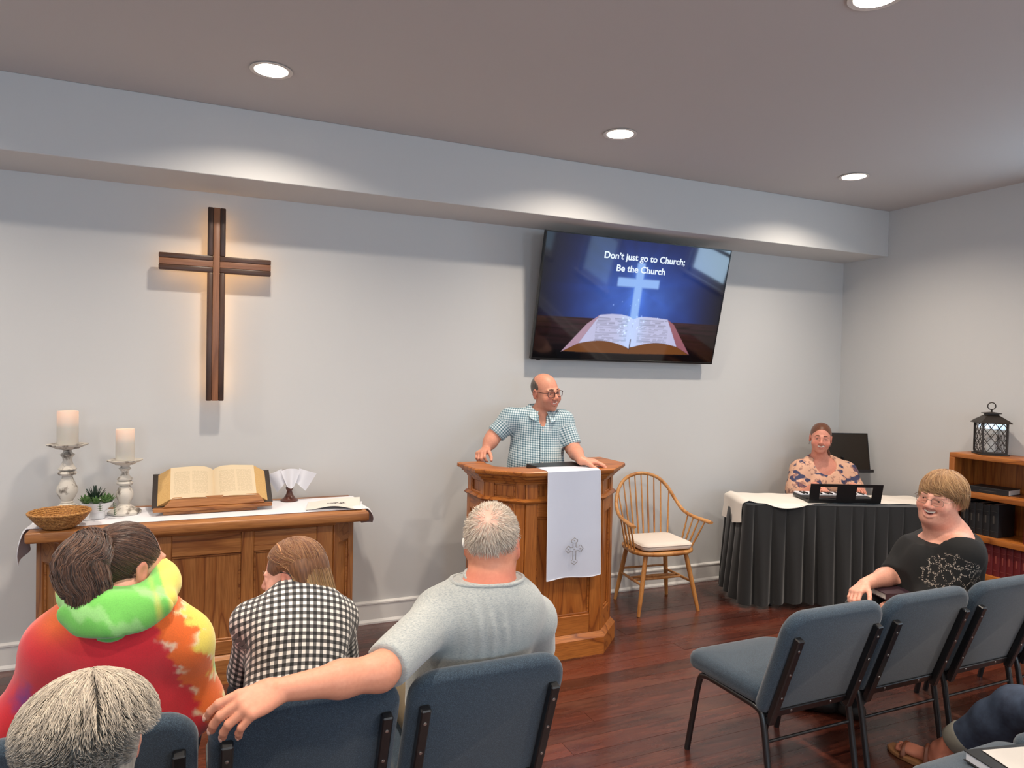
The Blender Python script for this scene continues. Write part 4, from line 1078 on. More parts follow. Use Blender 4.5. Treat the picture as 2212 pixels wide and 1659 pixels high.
# ================================================================== BOOKCASE
BXF, BXB = 5.175, 5.475
BY1, BY0 = -1.278, -2.30
bcz = [0.0, hit(2131, 1243, 0, BXF)[2], hit(2111, 1157, 0, BXF)[2], hit(2087, 1061, 0, BXF)[2], hit(2058, 977, 0, BXF)[2]]
bk_ = thing('bookcase', 'open honey oak bookcase with three open tiers standing against the wall', 'bookcase', (BXB, (BY0 + BY1) / 2, 0))
LB = (BY1 - BY0) / 2; dB = BXB - BXF
ztop = bcz[4]
bm = BM(); bx(bm, -dB - 0.008, 0, -LB - 0.004, LB + 0.004, ztop - 0.034, ztop, 0.005, 2); obj('top_board', bm, PULY, bk_)
for s in (-1, 1):
    bm = BM(); bx(bm, -dB, 0, s * LB - (0.022 if s > 0 else 0), s * LB + (0.022 if s < 0 else 0), 0.0, ztop - 0.034, 0.002); obj('side', bm, PULZ, bk_)
    bm = BM(); bx(bm, -dB - 0.014, -dB + 0.006, s * LB - (0.04 if s > 0 else 0), s * LB + (0.04 if s < 0 else 0), 0.0, ztop - 0.034, 0.002); obj('face_stile', bm, PULZ, bk_)
bm = BM(); bx(bm, -0.012, 0, -LB + 0.02, LB - 0.02, 0.02, ztop - 0.03); obj('back_panel', bm, PULZ, bk_)
SHZ = []
for z in bcz[1:4]:
    bm = BM(); bx(bm, -dB + 0.004, -0.012, -LB + 0.022, LB - 0.022, z - 0.042, z, 0.004, 2); obj('shelf', bm, PULY, bk_); SHZ.append(z)
bm = BM(); bx(bm, -dB + 0.004, -0.012, -LB + 0.022, LB - 0.022, 0.07, 0.10, 0.003); obj('shelf', bm, PULY, bk_)
bm = BM(); bx(bm, -dB, -dB + 0.018, -LB + 0.022, LB - 0.022, 0.0, 0.07, 0.002); obj('kick_board', bm, PULY, bk_)
# books
BKBLACK = plain('black_buckram', srgb(20, 21, 24), 0.55, bump=(300, 0.15, 0.002))
BKRED = plain('dark_red_buckram', srgb(94, 18, 22), 0.55, bump=(300, 0.15, 0.002))
GOLD = plain('dull_gilt_lettering', srgb(64, 60, 56), 0.5)
GOLDR = plain('worn_gilt_lettering', srgb(132, 62, 54), 0.5)
WPAGE = plain('page_edges', srgb(214, 208, 200), 0.8)
def book(label, group, w, h, d, cover, gilt, loc, rot=(0, 0, 0)):
    """standing book: spine faces -x, thickness w along y, height h, depth d"""
    t = thing('book', label, 'book', loc, 0, group); t.rotation_euler = rot
    bm = BM(); c = 0.003
    bx(bm, 0.0, d, -w / 2, -w / 2 + c, 0, h, 0.001); bx(bm, 0.0, d, w / 2 - c, w / 2, 0, h, 0.001)
    rings = []
    for z in (0, h): rings.append([(-0.006 * math.cos(a) * 1.0, w / 2 * math.sin(a), z) for a in np.linspace(-1.45, 1.45, 7)] + [(0.003, w / 2 * math.sin(a) * 0.98, z) for a in np.linspace(1.45, -1.45, 7)])
    loft(bm, rings); obj('cover', bm, cover, t)
    bm = BM(); bx(bm, 0.003, d - 0.005, -w / 2 + c, w / 2 - c, 0.004, h - 0.004); obj('page_block', bm, WPAGE, t)
    for q in (0.18, 0.78):
        bm = BM(); bx(bm, -0.0072, -0.004, -w * 0.34, w * 0.34, h * q, h * q + 0.0022); obj('spine_band', bm, gilt, t)
    bm = BM(); bx(bm, -0.0073, -0.004, -w * 0.10, w * 0.10, h * 0.42, h * 0.66); obj('spine_title', bm, gilt, t)
    return t
y = hit(2087, 1110, 0, BXF)[1] - 0.01
hts = [0.232, 0.222, 0.230, 0.226, 0.235]; ws = [0.060, 0.050, 0.050, 0.052, 0.060]
yb_ = -1.335
for k, (hh, ww) in enumerate(zip(hts, ws)):
    book('black hardback in the row of black books below the flat book', 'row of black hardbacks on the bookcase', ww - 0.001, hh, 0.185, BKBLACK, GOLD, (BXF + 0.055, yb_ - ww / 2, SHZ[1] + 0.0005)); yb_ -= ww
for k in range(19):
    ww = 0.042 + 0.004 * ((k * 7) % 3); 
    if k == 0: yr = -1.36
    if yr - ww < BY0 + 0.03: break
    book('dark red hymnal in the row on the lower bookcase shelf', 'row of dark red hymnals on the bookcase', ww - 0.001, 0.215 + 0.004 * ((k * 5) % 3), 0.15, BKRED, GOLDR, (BXF + 0.04, yr - ww / 2, SHZ[0] + 0.0005)); yr -= ww
fb = thing('book', 'thick black book lying flat on the upper bookcase shelf', 'book', (BXF + 0.14, -1.52, SHZ[2] + 0.0005), R(8))
bm = BM(); bx(bm, -0.085, 0.085, -0.128, 0.126, 0.003, 0.038, 0.001); obj('page_block', bm, WPAGE, fb)
bm = BM(); bx(bm, -0.09, 0.09, -0.13, 0.13, 0, 0.003); bx(bm, -0.09, 0.09, -0.13, 0.13, 0.038, 0.041, 0.001); bx(bm, -0.093, -0.088, -0.13, 0.13, 0, 0.041, 0.001); obj('cover', bm, BKBLACK, fb)
bm = BM(); bx(bm, -0.0935, -0.092, -0.05, 0.06, 0.017, 0.022); obj('spine_lettering', bm, GOLD, fb)
book('dark red book at the far end of the shelf of black books', None, 0.04, 0.20, 0.15, BKRED, GOLDR, (BXF + 0.05, -1.80, SHZ[1] + 0.0005))

# lantern
lnp = hit(2139, 979, 2, ztop); lnp = np.array([5.325, hit(2139, 975, 0, 5.325)[1], ztop + 0.0005])
ln = thing('lantern', 'dark bronze lantern with lattice glass sides and ring handle on the bookcase', 'lantern', tuple(lnp), R(-38))
BRZ = plain('dark_bronze', srgb(54, 46, 40), 0.45, 0.5)
hw = 0.078
bm = BM(); bx(bm, -hw - 0.014, hw + 0.014, -hw - 0.014, hw + 0.014, 0, 0.010, 0.002); bx(bm, -hw - 0.004, hw + 0.004, -hw - 0.004, hw + 0.004, 0.010, 0.022, 0.002); obj('base', bm, BRZ, ln)
for sx in (-1, 1):
    for sy in (-1, 1):
        bm = BM(); bx(bm, sx * hw - 0.006, sx * hw + 0.006, sy * hw - 0.006, sy * hw + 0.006, 0.022, 0.232, 0.001); obj('post', bm, BRZ, ln)
bm = BM()
sq = lambda a, z: [(a, a, z), (-a, a, z), (-a, -a, z), (a, -a, z)]
loft(bm, [sq(hw + 0.022, 0.230), sq(hw + 0.024, 0.234), sq(hw + 0.008, 0.250), sq(0.046, 0.282), sq(0.036, 0.290), sq(0.036, 0.296)]); obj('roof', bm, BRZ, ln)
bm = BM(); loft(bm, [sq(0.036, 0.296), sq(0.050, 0.300), sq(0.050, 0.304), sq(0.012, 0.312)]); tube(bm, [(0, 0, 0.310), (0, 0, 0.330)], 0.006, 8); obj('cap', bm, BRZ, ln)
bm = BM(); tube(bm, [(0.026 * math.cos(2 * math.pi * k / 28), 0, 0.354 + 0.026 * math.sin(2 * math.pi * k / 28)) for k in range(29)], 0.0035, 8, cap=False); obj('ring_handle', bm, BRZ, ln)
for q in range(4):
    rot = Matrix.Rotation(R(90 * q), 4, 'Z')
    bm = BM(); x0, x1, z0, z1 = -hw + 0.005, hw - 0.005, 0.024, 0.230; sp = 0.0515
    for k in range(-4, 5):
        for sg in (-1, 1):
            # clip the line x = x0 + (z - z0)*sg*0.75 + k*sp to the panel
            pts = []
            for z in np.linspace(z0, z1, 60):
                x = (0 if sg > 0 else 0) + sg * (z - z0) * 0.75 + k * sp
                if x0 <= x <= x1: pts.append((x, -hw, z))
            if len(pts) > 2: tube(bm, [pts[0], pts[-1]], 0.0022, 5)
    bm.transform(rot); obj('lattice', bm, BRZ, ln)
    bm = BM(); bx(bm, x0, x1, -hw + 0.004, -hw + 0.006, z0, z1); bm.transform(rot); obj('pane', bm, GLASS, ln)
bm = BM(); lathe(bm, [(0.0, 0.022), (0.030, 0.022), (0.030, 0.120), (0.024, 0.124), (0.0, 0.120)], 24, cap=False); obj('candle', bm, plain('white_wax', srgb(220, 222, 220), 0.5), ln)

# ================================================================== BODIES: smooth-blended solids turned into one skin
class Solid:
    def __init__(s): s.ops = []
    def cap(s, a, b, ra, rb=None, k=0.02, sub=False):
        s.ops.append(('c', np.array(a, float), np.array(b, float), ra, ra if rb is None else rb, k, sub)); return s
    def ell(s, c, r, rot=None, k=0.02, sub=False):
        s.ops.append(('e', np.array(c, float), np.array(r, float), np.eye(3) if rot is None else np.array(rot, float), None, k, sub)); return s
    def cut(s, n, p, k=0.0, region=None):
        """remove everything on the side the normal n points to (optionally only inside a ball region=(c,r))"""
        n = np.array(n, float); n /= np.linalg.norm(n); s.ops.append(('h', n, float(n @ np.array(p, float)), region, None, k, False)); return s
    def extend(s, ops): s.ops += ops; return s
    def grow(s, g):
        o = Solid()
        for op in s.ops:
            if op[0] == 'c': o.ops.append(('c', op[1], op[2], op[3] + g, op[4] + g, op[5], op[6]))
            elif op[0] == 'e': o.ops.append(('e', op[1], op[2] + g, op[3], None, op[5], op[6]))
            else: o.ops.append(op)
        return o
    def bounds(s):
        lo, hi = np.full(3, 1e9), np.full(3, -1e9)
        for op in s.ops:
            if op[0] == 'h' or op[6]: continue
            if op[0] == 'c':
                r = max(op[3], op[4]); a, b = np.minimum(op[1], op[2]) - r, np.maximum(op[1], op[2]) + r
            else:
                e = np.sqrt((op[3].T ** 2 * op[2] ** 2).sum(1)); a, b = op[1] - e, op[1] + e
            lo, hi = np.minimum(lo, a), np.maximum(hi, b)
        return lo, hi
    def field(s, xs, ys, zs):
        D = np.full((len(xs), len(ys), len(zs)), 0.2, np.float32)
        for op in s.ops:
            if op[0] == 'h':
                _, n, c, region, _, k, _ = op
                d = (n[0] * xs[:, None, None] + n[1] * ys[None, :, None] + n[2] * zs[None, None, :] - c).astype(np.float32)
                if region is not None:
                    rc, rr = region
                    q = np.sqrt((xs[:, None, None] - rc[0]) ** 2 + (ys[None, :, None] - rc[1]) ** 2 + (zs[None, None, :] - rc[2]) ** 2) - rr
                    d = np.minimum(d, -q).astype(np.float32)
                D = np.maximum(D, d); continue
            k = op[5]; m = k + 0.03
            if op[0] == 'c':
                r = max(op[3], op[4]); a, b = np.minimum(op[1], op[2]) - r - m, np.maximum(op[1], op[2]) + r + m
            else:
                e = np.sqrt((op[3].T ** 2 * op[2] ** 2).sum(1)); a, b = op[1] - e - m, op[1] + e + m
            sl = []
            for ax, g in enumerate((xs, ys, zs)):
                i0, i1 = np.searchsorted(g, a[ax]), np.searchsorted(g, b[ax]); sl.append(slice(max(0, i0 - 1), min(len(g), i1 + 1)))
            if any(q.stop - q.start < 1 for q in sl): continue
            X = xs[sl[0]].astype(np.float32)[:, None, None]; Y = ys[sl[1]].astype(np.float32)[None, :, None]; Z = zs[sl[2]].astype(np.float32)[None, None, :]
            if op[0] == 'c':
                A = op[1]; B = op[2] - op[1]; L = max(float(B @ B), 1e-12)
                x, y, z = X - A[0], Y - A[1], Z - A[2]
                t = np.clip((x * B[0] + y * B[1] + z * B[2]) / L, 0, 1)
                d = np.sqrt((x - t * B[0]) ** 2 + (y - t * B[1]) ** 2 + (z - t * B[2]) ** 2) - (op[3] + (op[4] - op[3]) * t)
            else:
                x, y, z = X - op[1][0], Y - op[1][1], Z - op[1][2]; M = op[3]; r = op[2]
                q = [M[i, 0] * x + M[i, 1] * y + M[i, 2] * z for i in range(3)]
                k0 = np.sqrt((q[0] / r[0]) ** 2 + (q[1] / r[1]) ** 2 + (q[2] / r[2]) ** 2)
                k1 = np.sqrt((q[0] / r[0] ** 2) ** 2 + (q[1] / r[1] ** 2) ** 2 + (q[2] / r[2] ** 2) ** 2)
                d = k0 * (k0 - 1) / np.maximum(k1, 1e-6)
            S = D[sl[0], sl[1], sl[2]]
            if op[6]:
                h = np.maximum(k - np.abs(S + d), 0) / max(k, 1e-6); S[...] = np.maximum(S, -d) + h * h * k * 0.25
            else:
                h = np.maximum(k - np.abs(S - d), 0) / max(k, 1e-6); S[...] = np.minimum(S, d) - h * h * k * 0.25
        return D
    def surface(s, step=0.007, fine=(), disp=None, relax=1):
        """returns vertices, quads; fine = [(centre, half size, step)] boxes sampled more densely"""
        lo, hi = s.bounds(); pad = 3 * step
        def axis(i):
            out = []; x = lo[i] - pad
            while x < hi[i] + pad:
                out.append(x); st = step
                for c, hs, fs in fine:
                    hsi = hs if np.isscalar(hs) else hs[i]
                    if abs(x - c[i]) < hsi: st = min(st, fs)
                    elif x < c[i] and x + st > c[i] - hsi: st = min(st, max(fs, c[i] - hsi - x + 1e-6))
                x += st
            return np.array(out)
        xs, ys, zs = axis(0), axis(1), axis(2)
        D = s.field(xs, ys, zs)
        if disp is not None:
            near = np.nonzero(np.abs(D) < 0.035)
            D[near] += disp(np.stack([xs[near[0]], ys[near[1]], zs[near[2]]], 1)).astype(np.float32)
        D[0], D[-1], D[:, 0], D[:, -1], D[:, :, 0], D[:, :, -1] = [0.2] * 6
        nx, ny, nz = D.shape; G_ = (xs, ys, zs); ids = []; pos = []; quads = []
        neg = D < 0
        for ax in range(3):
            sl0 = [slice(None)] * 3; sl1 = [slice(None)] * 3; sl0[ax] = slice(0, -1); sl1[ax] = slice(1, None)
            A, B = neg[tuple(sl0)], neg[tuple(sl1)]
            I = np.stack(np.nonzero(A != B), 1)
            J = I.copy(); J[:, ax] += 1
            da = D[I[:, 0], I[:, 1], I[:, 2]]; db = D[J[:, 0], J[:, 1], J[:, 2]]; t = da / (da - db)
            P = np.stack([G_[q][I[:, q]] for q in range(3)], 1).astype(float); P[:, ax] += t * (G_[ax][J[:, ax]] - G_[ax][I[:, ax]])
            o1, o2 = (ax + 1) % 3, (ax + 2) % 3; cells = []
            for a_, b_ in ((-1, -1), (0, -1), (0, 0), (-1, 0)):
                C = I.copy(); C[:, o1] += a_; C[:, o2] += b_; lin = (C[:, 0] * ny + C[:, 1]) * nz + C[:, 2]; cells.append(lin); ids.append(lin); pos.append(P)
            Q = np.stack(cells, 1); fl = ~A[I[:, 0], I[:, 1], I[:, 2]]; Q[fl] = Q[fl][:, ::-1]; quads.append(Q)
        ids = np.concatenate(ids); pos = np.concatenate(pos); uq, inv = np.unique(ids, return_inverse=True)
        cnt = np.bincount(inv); V = np.stack([np.bincount(inv, pos[:, q]) / cnt for q in range(3)], 1)
        Q = np.searchsorted(uq, np.concatenate(quads))
        for _ in range(relax):
            E_ = np.concatenate([Q[:, [0, 1]], Q[:, [1, 2]], Q[:, [2, 3]], Q[:, [3, 0]]]); n_ = np.bincount(E_[:, 0], minlength=len(V)) + np.bincount(E_[:, 1], minlength=len(V))
            W = np.stack([np.bincount(E_[:, 0], V[E_[:, 1], q], len(V)) + np.bincount(E_[:, 1], V[E_[:, 0], q], len(V)) for q in range(3)], 1) / np.maximum(n_, 1)[:, None]
            V = V * 0.5 + W * 0.5
        return V, Q
def np_mesh(name, V, F):
    me = bpy.data.meshes.new(name); F = np.asarray(F); k = F.shape[1]
    me.vertices.add(len(V)); me.vertices.foreach_set('co', np.asarray(V, np.float32).ravel())
    me.loops.add(F.size); me.loops.foreach_set('vertex_index', F.ravel().astype(np.int32))
    me.polygons.add(len(F)); me.polygons.foreach_set('loop_start', np.arange(0, F.size, k, dtype=np.int32)); me.polygons.foreach_set('loop_total', np.full(len(F), k, np.int32))
    me.update(calc_edges=True); me.validate(); return me
def paint(me, cols, name='tint'):
    at = me.color_attributes.new(name, 'FLOAT_COLOR', 'POINT'); c = np.ones((len(cols), 4), np.float32); c[:, :3] = cols; at.data.foreach_set('color', c.ravel())
def set_uv(me, uv):
    at = me.attributes.new('weave', 'FLOAT_VECTOR', 'POINT'); c = np.zeros((len(uv), 3), np.float32); c[:, :uv.shape[1]] = uv; at.data.foreach_set('vector', c.ravel())
def lin(*c): return np.array(srgb(*c)[:3])
def unit(v): v = np.asarray(v, float); return v / (np.linalg.norm(v) + 1e-12)
def rotz(a): c, s = math.cos(a), math.sin(a); return np.array([[c, -s, 0], [s, c, 0], [0, 0, 1.0]])
def rotx(a): c, s = math.cos(a), math.sin(a); return np.array([[1.0, 0, 0], [0, c, -s], [0, s, c]])
def roty(a): c, s = math.cos(a), math.sin(a); return np.array([[c, 0, s], [0, 1.0, 0], [-s, 0, c]])
def smooth01(x, a, b): t = np.clip((x - a) / (b - a), 0, 1); return t * t * (3 - 2 * t)

# ---- skin, hair and cloth materials
def skin_material():
    n = N('skin'); at = n.n('ShaderNodeAttribute', attribute_name='tint'); v = n.coords()
    nz = n.noise(v, 90, 3, 0.6); c = n.mix(n.ramp(nz, [(0.35, G(0.0)), (0.75, G(0.22))]), at.outputs['Color'], srgb(176, 92, 74))
    n.set(col=c, rough=0.48, spec=0.4, sss=0.08, ssr=(0.6, 0.25, 0.12), sss_s=0.01); n.bump(n.noise(v, 420, 2, 0.6), 0.06, 0.001); return n.m
SKIN = skin_material()
def hair_material():
    n = N('hair'); at = n.n('ShaderNodeAttribute', attribute_name='tint'); n.set(col=at.outputs['Color'], rough=0.42, spec=0.35, sheen=0.15); return n.m
HAIR = hair_material()
def attr_cloth(name, rough=0.85, bump=(350, 0.15, 0.002), sheen=0.3):
    n = N(name); at = n.n('ShaderNodeAttribute', attribute_name='tint'); v = n.coords(); nz = n.noise(v, bump[0], 2, 0.6)
    c = n.mix(n.ramp(nz, [(0.3, G(0.12)), (0.6, G(0))]), at.outputs['Color'], G(0.02)); n.set(col=c, rough=rough, sheen=sheen); n.bump(nz, bump[1], bump[2]); return n.m
def gingham(name, period, c0, c1, c2, rough=0.8, line=0.5):
    """woven check: c0 ground, c1 single stripe, c2 where stripes cross"""
    n = N(name); at = n.n('ShaderNodeAttribute', attribute_name='weave'); s = n.n('ShaderNodeSeparateXYZ', i0=at.outputs['Vector'])
    a = n.math('LESS_THAN', n.math('FRACT', n.math('MULTIPLY', s.outputs[0], 1 / period)), line); b = n.math('LESS_THAN', n.math('FRACT', n.math('MULTIPLY', s.outputs[1], 1 / period)), line)
    c = n.ramp(n.math('MULTIPLY', n.math('ADD', a, b), 0.5), [(0.0, c0), (0.3, c1), (0.8, c2)], 'CONSTANT')
    n.set(col=c, rough=rough, sheen=0.2); n.bump(n.noise(n.coords(), 700, 2), 0.08, 0.001); return n.m
BLACKCLOTH = plain('black_knit', srgb(20, 20, 22), 0.9, bump=(500, 0.15, 0.002), sheen=0.15)
DENIM = N('blue_denim'); _v = DENIM.coords(); DENIM.set(col=DENIM.ramp(DENIM.noise(_v, 14, 4, 0.6), [(0.3, srgb(28, 38, 58)), (0.7, srgb(56, 70, 92))]), rough=0.85); DENIM.bump(DENIM.noise(_v, 600, 2), 0.2, 0.002); DENIM = DENIM.m
KHAKI = plain('khaki_twill', srgb(120, 106, 84), 0.85, bump=(500, 0.1, 0.002))
NAVY = plain('dark_trousers', srgb(34, 36, 44), 0.85, bump=(500, 0.1, 0.002))
SHOE = plain('dark_shoe_leather', srgb(30, 26, 24), 0.5)
EYEW = N('eye_white_and_iris')
_s = EYEW.n('ShaderNodeSeparateXYZ', i0=EYEW.coords()); EYEW.set(col=EYEW.ramp(EYEW.math('MULTIPLY', _s.outputs[1], -80.0), [(0.0, srgb(226, 218, 212)), (0.84, srgb(226, 218, 212)), (0.86, srgb(70, 62, 52)), (0.955, srgb(14, 12, 12))], 'CONSTANT'), rough=0.15); EYEW = EYEW.m
TEETH = plain('teeth', srgb(232, 222, 208), 0.3)
MOUTHIN = plain('mouth_inside', srgb(96, 36, 34), 0.5)

# ---- head
class Head:
    def __init__(s, c, yaw, pitch=0.0, roll=0.0, size=1.0, wide=1.0):
        s.c = np.array(c, float); s.M = rotz(R(yaw)) @ rotx(R(pitch)) @ roty(R(roll)); s.k = size; s.wd = wide
    def w(s, p): p = np.asarray(p, float) * np.array([s.wd, 1, 1]) * s.k; return p @ s.M.T + s.c
    def l(s, P): return ((np.asarray(P, float) - s.c) @ s.M) / s.k / np.array([s.wd, 1, 1])
    def ell(s, so, c, r, k=0.012, sub=False): so.ell(s.w(c), np.array(r) * s.k * np.array([s.wd, 1, 1]), s.M.T, k * s.k, sub)
    def cap(s, so, a, b, ra, rb=None, k=0.008, sub=False): so.cap(s.w(a), s.w(b), ra * s.k, (ra if rb is None else rb) * s.k, k * s.k, sub)
def head_solid(so, h, mouth='smile', jowl=0.0, female=False, ears=True):
    h.ell(so, (0, 0.018, 0.030), (0.0755, 0.097, 0.088))
    h.ell(so, (0, -0.028, -0.022), (0.063 + 0.006 * jowl, 0.063, 0.078), 0.03)
    h.ell(so, (0, -0.030, -0.070), (0.051 + 0.012 * jowl, 0.052 + 0.006 * jowl, 0.042 + 0.006 * jowl), 0.03)
    h.ell(so, (0, -0.072, -0.100), (0.020, 0.016, 0.016), 0.022)
    for s in (-1, 1):
        h.ell(so, (s * 0.040, -0.058, -0.030), (0.023 + 0.004 * jowl, 0.024, 0.022), 0.022)
        h.ell(so, (s * 0.032, -0.096, 0.001), (0.016, 0.013, 0.009), 0.012, True)
        h.cap(so, (s * 0.008, -0.089, 0.018), (s * 0.044, -0.078, 0.019), 0.008 if not female else 0.006, k=0.014)
        h.cap(so, (s * 0.019, -0.0868, 0.0068), (s * 0.045, -0.0795, 0.0045), 0.0044, k=0.006)     # upper lid
        h.cap(so, (s * 0.019, -0.0858, -0.0066), (s * 0.045, -0.0785, -0.0055), 0.0044, k=0.007)    # lower lid
        h.ell(so, (s * 0.0125, -0.1005, -0.034), (0.0085, 0.0105, 0.0075), 0.007)
        if ears:
            h.ell(so, (s * 0.079, 0.014, -0.006), (0.0075, 0.019, 0.031), 0.006)
            h.ell(so, (s * 0.077, 0.012, -0.028), (0.0075, 0.012, 0.012), 0.006)
            h.ell(so, (s * 0.087, 0.011, -0.006), (0.006, 0.010, 0.017), 0.005, True)
    h.cap(so, (0, -0.0895, 0.010), (0, -0.1115, -0.028), 0.0078, 0.0118, 0.012)
    if mouth == 'none':
        for dz, r in ((-0.060, 0.0052), (-0.0685, 0.006)):
            h.cap(so, (-0.018, -0.0905, dz), (0.018, -0.0905, dz), r, k=0.007)
    else:
        op = {'smile': 0.0080, 'laugh': 0.0120}[mouth]; cz = {'smile': -0.061, 'laugh': -0.064}[mouth]
        up = [(-0.031, -0.080, cz + 0.0125), (-0.015, -0.0925, cz + 0.0068), (0, -0.0965, cz + 0.0052), (0.015, -0.0925, cz + 0.0068), (0.031, -0.080, cz + 0.0125)]
        lo = [(-0.029, -0.080, cz + 0.0095), (-0.015, -0.0915, cz - op - 0.002), (0, -0.095, cz - op - 0.006), (0.015, -0.0915, cz - op - 0.002), (0.029, -0.080, cz + 0.0095)]
        for q in (up, lo):
            for a, b in zip(q[:-1], q[1:]): h.cap(so, a, b, 0.0042, k=0.006)
        for a, b in (((-0.024, -0.0895, cz + 0.0072), (0, -0.099, cz - op * 0.30)), ((0, -0.099, cz - op * 0.30), (0.024, -0.0895, cz + 0.0072))): h.cap(so, a, b, op * 0.5, op, 0.003, True)
        for s in (-1, 1): h.ell(so, (s * 0.046, -0.062, -0.044), (0.017, 0.017, 0.017), 0.02)      # raised cheeks
def skin_paint(V, h, base, lip=(194, 106, 94), red=(196, 112, 92), stubble=None, lipw=0.0115):
    P = h.l(V); x, y, z = P.T; base = lin(*base); red = lin(*red); C = np.tile(base, (len(V), 1))
    def blend(m, c):
        C[:] = C * (1 - m[:, None]) + np.asarray(c)[None] * m[:, None]
    near = (np.abs(P) < 0.16).all(1).astype(float)
    ch = np.exp(-(((np.abs(x) - 0.042) / 0.020) ** 2 + ((z + 0.032) / 0.018) ** 2)) * smooth01(-y, 0.02, 0.06) * near; blend(ch * 0.65, red)
    no = np.exp(-((x / 0.014) ** 2 + ((z + 0.028) / 0.015) ** 2)) * smooth01(-y, 0.09, 0.105) * near; blend(no * 0.55, red)
    er = smooth01(np.abs(x), 0.0765, 0.081) * near * (np.abs(z) < 0.05); blend(er * 0.6, red)
    if stubble is not None: blend(smooth01(-z, 0.03, 0.06) * smooth01(-y, 0.0, 0.05) * near * 0.35 * (z > -0.13), lin(*stubble))
    lp = np.exp(-(((z + 0.063 - 0.40 * np.maximum(0, np.abs(x) - 0.006)) / lipw) ** 4)) * (np.abs(x) < 0.029) * smooth01(-y, 0.082, 0.088) * near; blend(lp * 0.65, lin(*lip))
    ey = np.exp(-(((np.abs(x) - 0.032) / 0.018) ** 2 + (z / 0.010) ** 2)) * smooth01(-y, 0.06, 0.075) * near; blend(ey * 0.2, lin(150, 84, 70))
    return C
def add_face(root, h, mouth='smile', brow=(90, 70, 55), squint=0.8):
    off = -np.array(root.location)
    for s in (-1, 1):
        bm = BM(); bmesh.ops.create_uvsphere(bm, u_segments=18, v_segments=12, radius=0.0122 * h.k)
        o = obj('eye', bm, EYEW, root, 180); o.matrix_local = Matrix.Translation(Vector(h.w((s * 0.0315, -0.0752, -0.0005)) + off)) @ Matrix(h.M.tolist()).to_4x4()
        bm = BM(); tube(bm, [h.w((s * 0.014, -0.0962, 0.0265)), h.w((s * 0.028, -0.0918, 0.0290)), h.w((s * 0.047, -0.0780, 0.0235))], [0.0032 * h.k, 0.0036 * h.k, 0.0018 * h.k], 8, flat=0.8)
        obj('eyebrow', bm, plain('eyebrow_hair', srgb(*brow), 0.8), root, 180, shift=off)
    if mouth != 'none':
        cz = {'smile': -0.061, 'laugh': -0.0635}[mouth]
        bm = BM(); rows_ = []
        for x in np.linspace(-0.025, 0.025, 13):
            q = abs(x) / 0.025; y = -0.0905 + 0.0085 * q * q; tb_ = -0.004 if mouth == 'smile' else 0.0005; rows_.append([h.w((x, y, cz + 0.0065 + 0.0055 * q)), h.w((x, y - 0.0008, cz + tb_ + 0.0095 * q * q))])
        V = [[bm.verts.new(p) for p in r] for r in rows_]
        for a, b in zip(V[:-1], V[1:]): bm.faces.new((a[0], b[0], b[1], a[1]))
        obj('teeth', thicken(bm, 0.003), TEETH, root, 60, shift=off)
def spectacles(root, h, col_mat, r=0.0025, lens=(0.0225, 0.0165), half=0.4, drop=-0.002):
    off = -np.array(root.location); bm = BM()
    for s in (-1, 1):
        ring = []
        for k in range(25):
            a = 2 * math.pi * k / 24; cx, cz = math.cos(a), math.sin(a); cx = math.copysign(abs(cx) ** 0.65, cx); cz = math.copysign(abs(cz) ** 0.65, cz)
            ring.append(h.w((s * 0.034 + lens[0] * cx, -0.1035 + 0.25 * abs(s * 0.034 + lens[0] * cx) ** 1.2, drop + lens[1] * cz)))
        tube(bm, ring, r * h.k, 6, cap=False)
        tube(bm, [h.w((s * 0.0565, -0.095, drop + 0.008)), h.w((s * 0.074, -0.084, drop + 0.010)), h.w((s * 0.084, 0.010, 0.010)), h.w((s * 0.081, 0.035, -0.012))], r * h.k, 6)
    tube(bm, [h.w((-0.0125, -0.102, drop + 0.004)), h.w((0, -0.106, drop + 0.007)), h.w((0.0125, -0.102, drop + 0.004))], r * h.k, 6)
    o = obj('spectacles', bm, col_mat, root, 180, shift=off)
    bm = BM()
    for s in (-1, 1):
        vs = []
        for k in range(20):
            a = 2 * math.pi * k / 20; cx, cz = math.cos(a), math.sin(a); cx = math.copysign(abs(cx) ** 0.65, cx); cz = math.copysign(abs(cz) ** 0.65, cz)
            vs.append(bm.verts.new(h.w((s * 0.034 + lens[0] * cx * 0.97, -0.1035 + 0.25 * abs(s * 0.034 + lens[0] * cx) ** 1.2, drop + lens[1] * cz * 0.97))))
        bm.faces.new(vs)
    obj('lens_glass', bm, GLASS, o, None, shift=off)

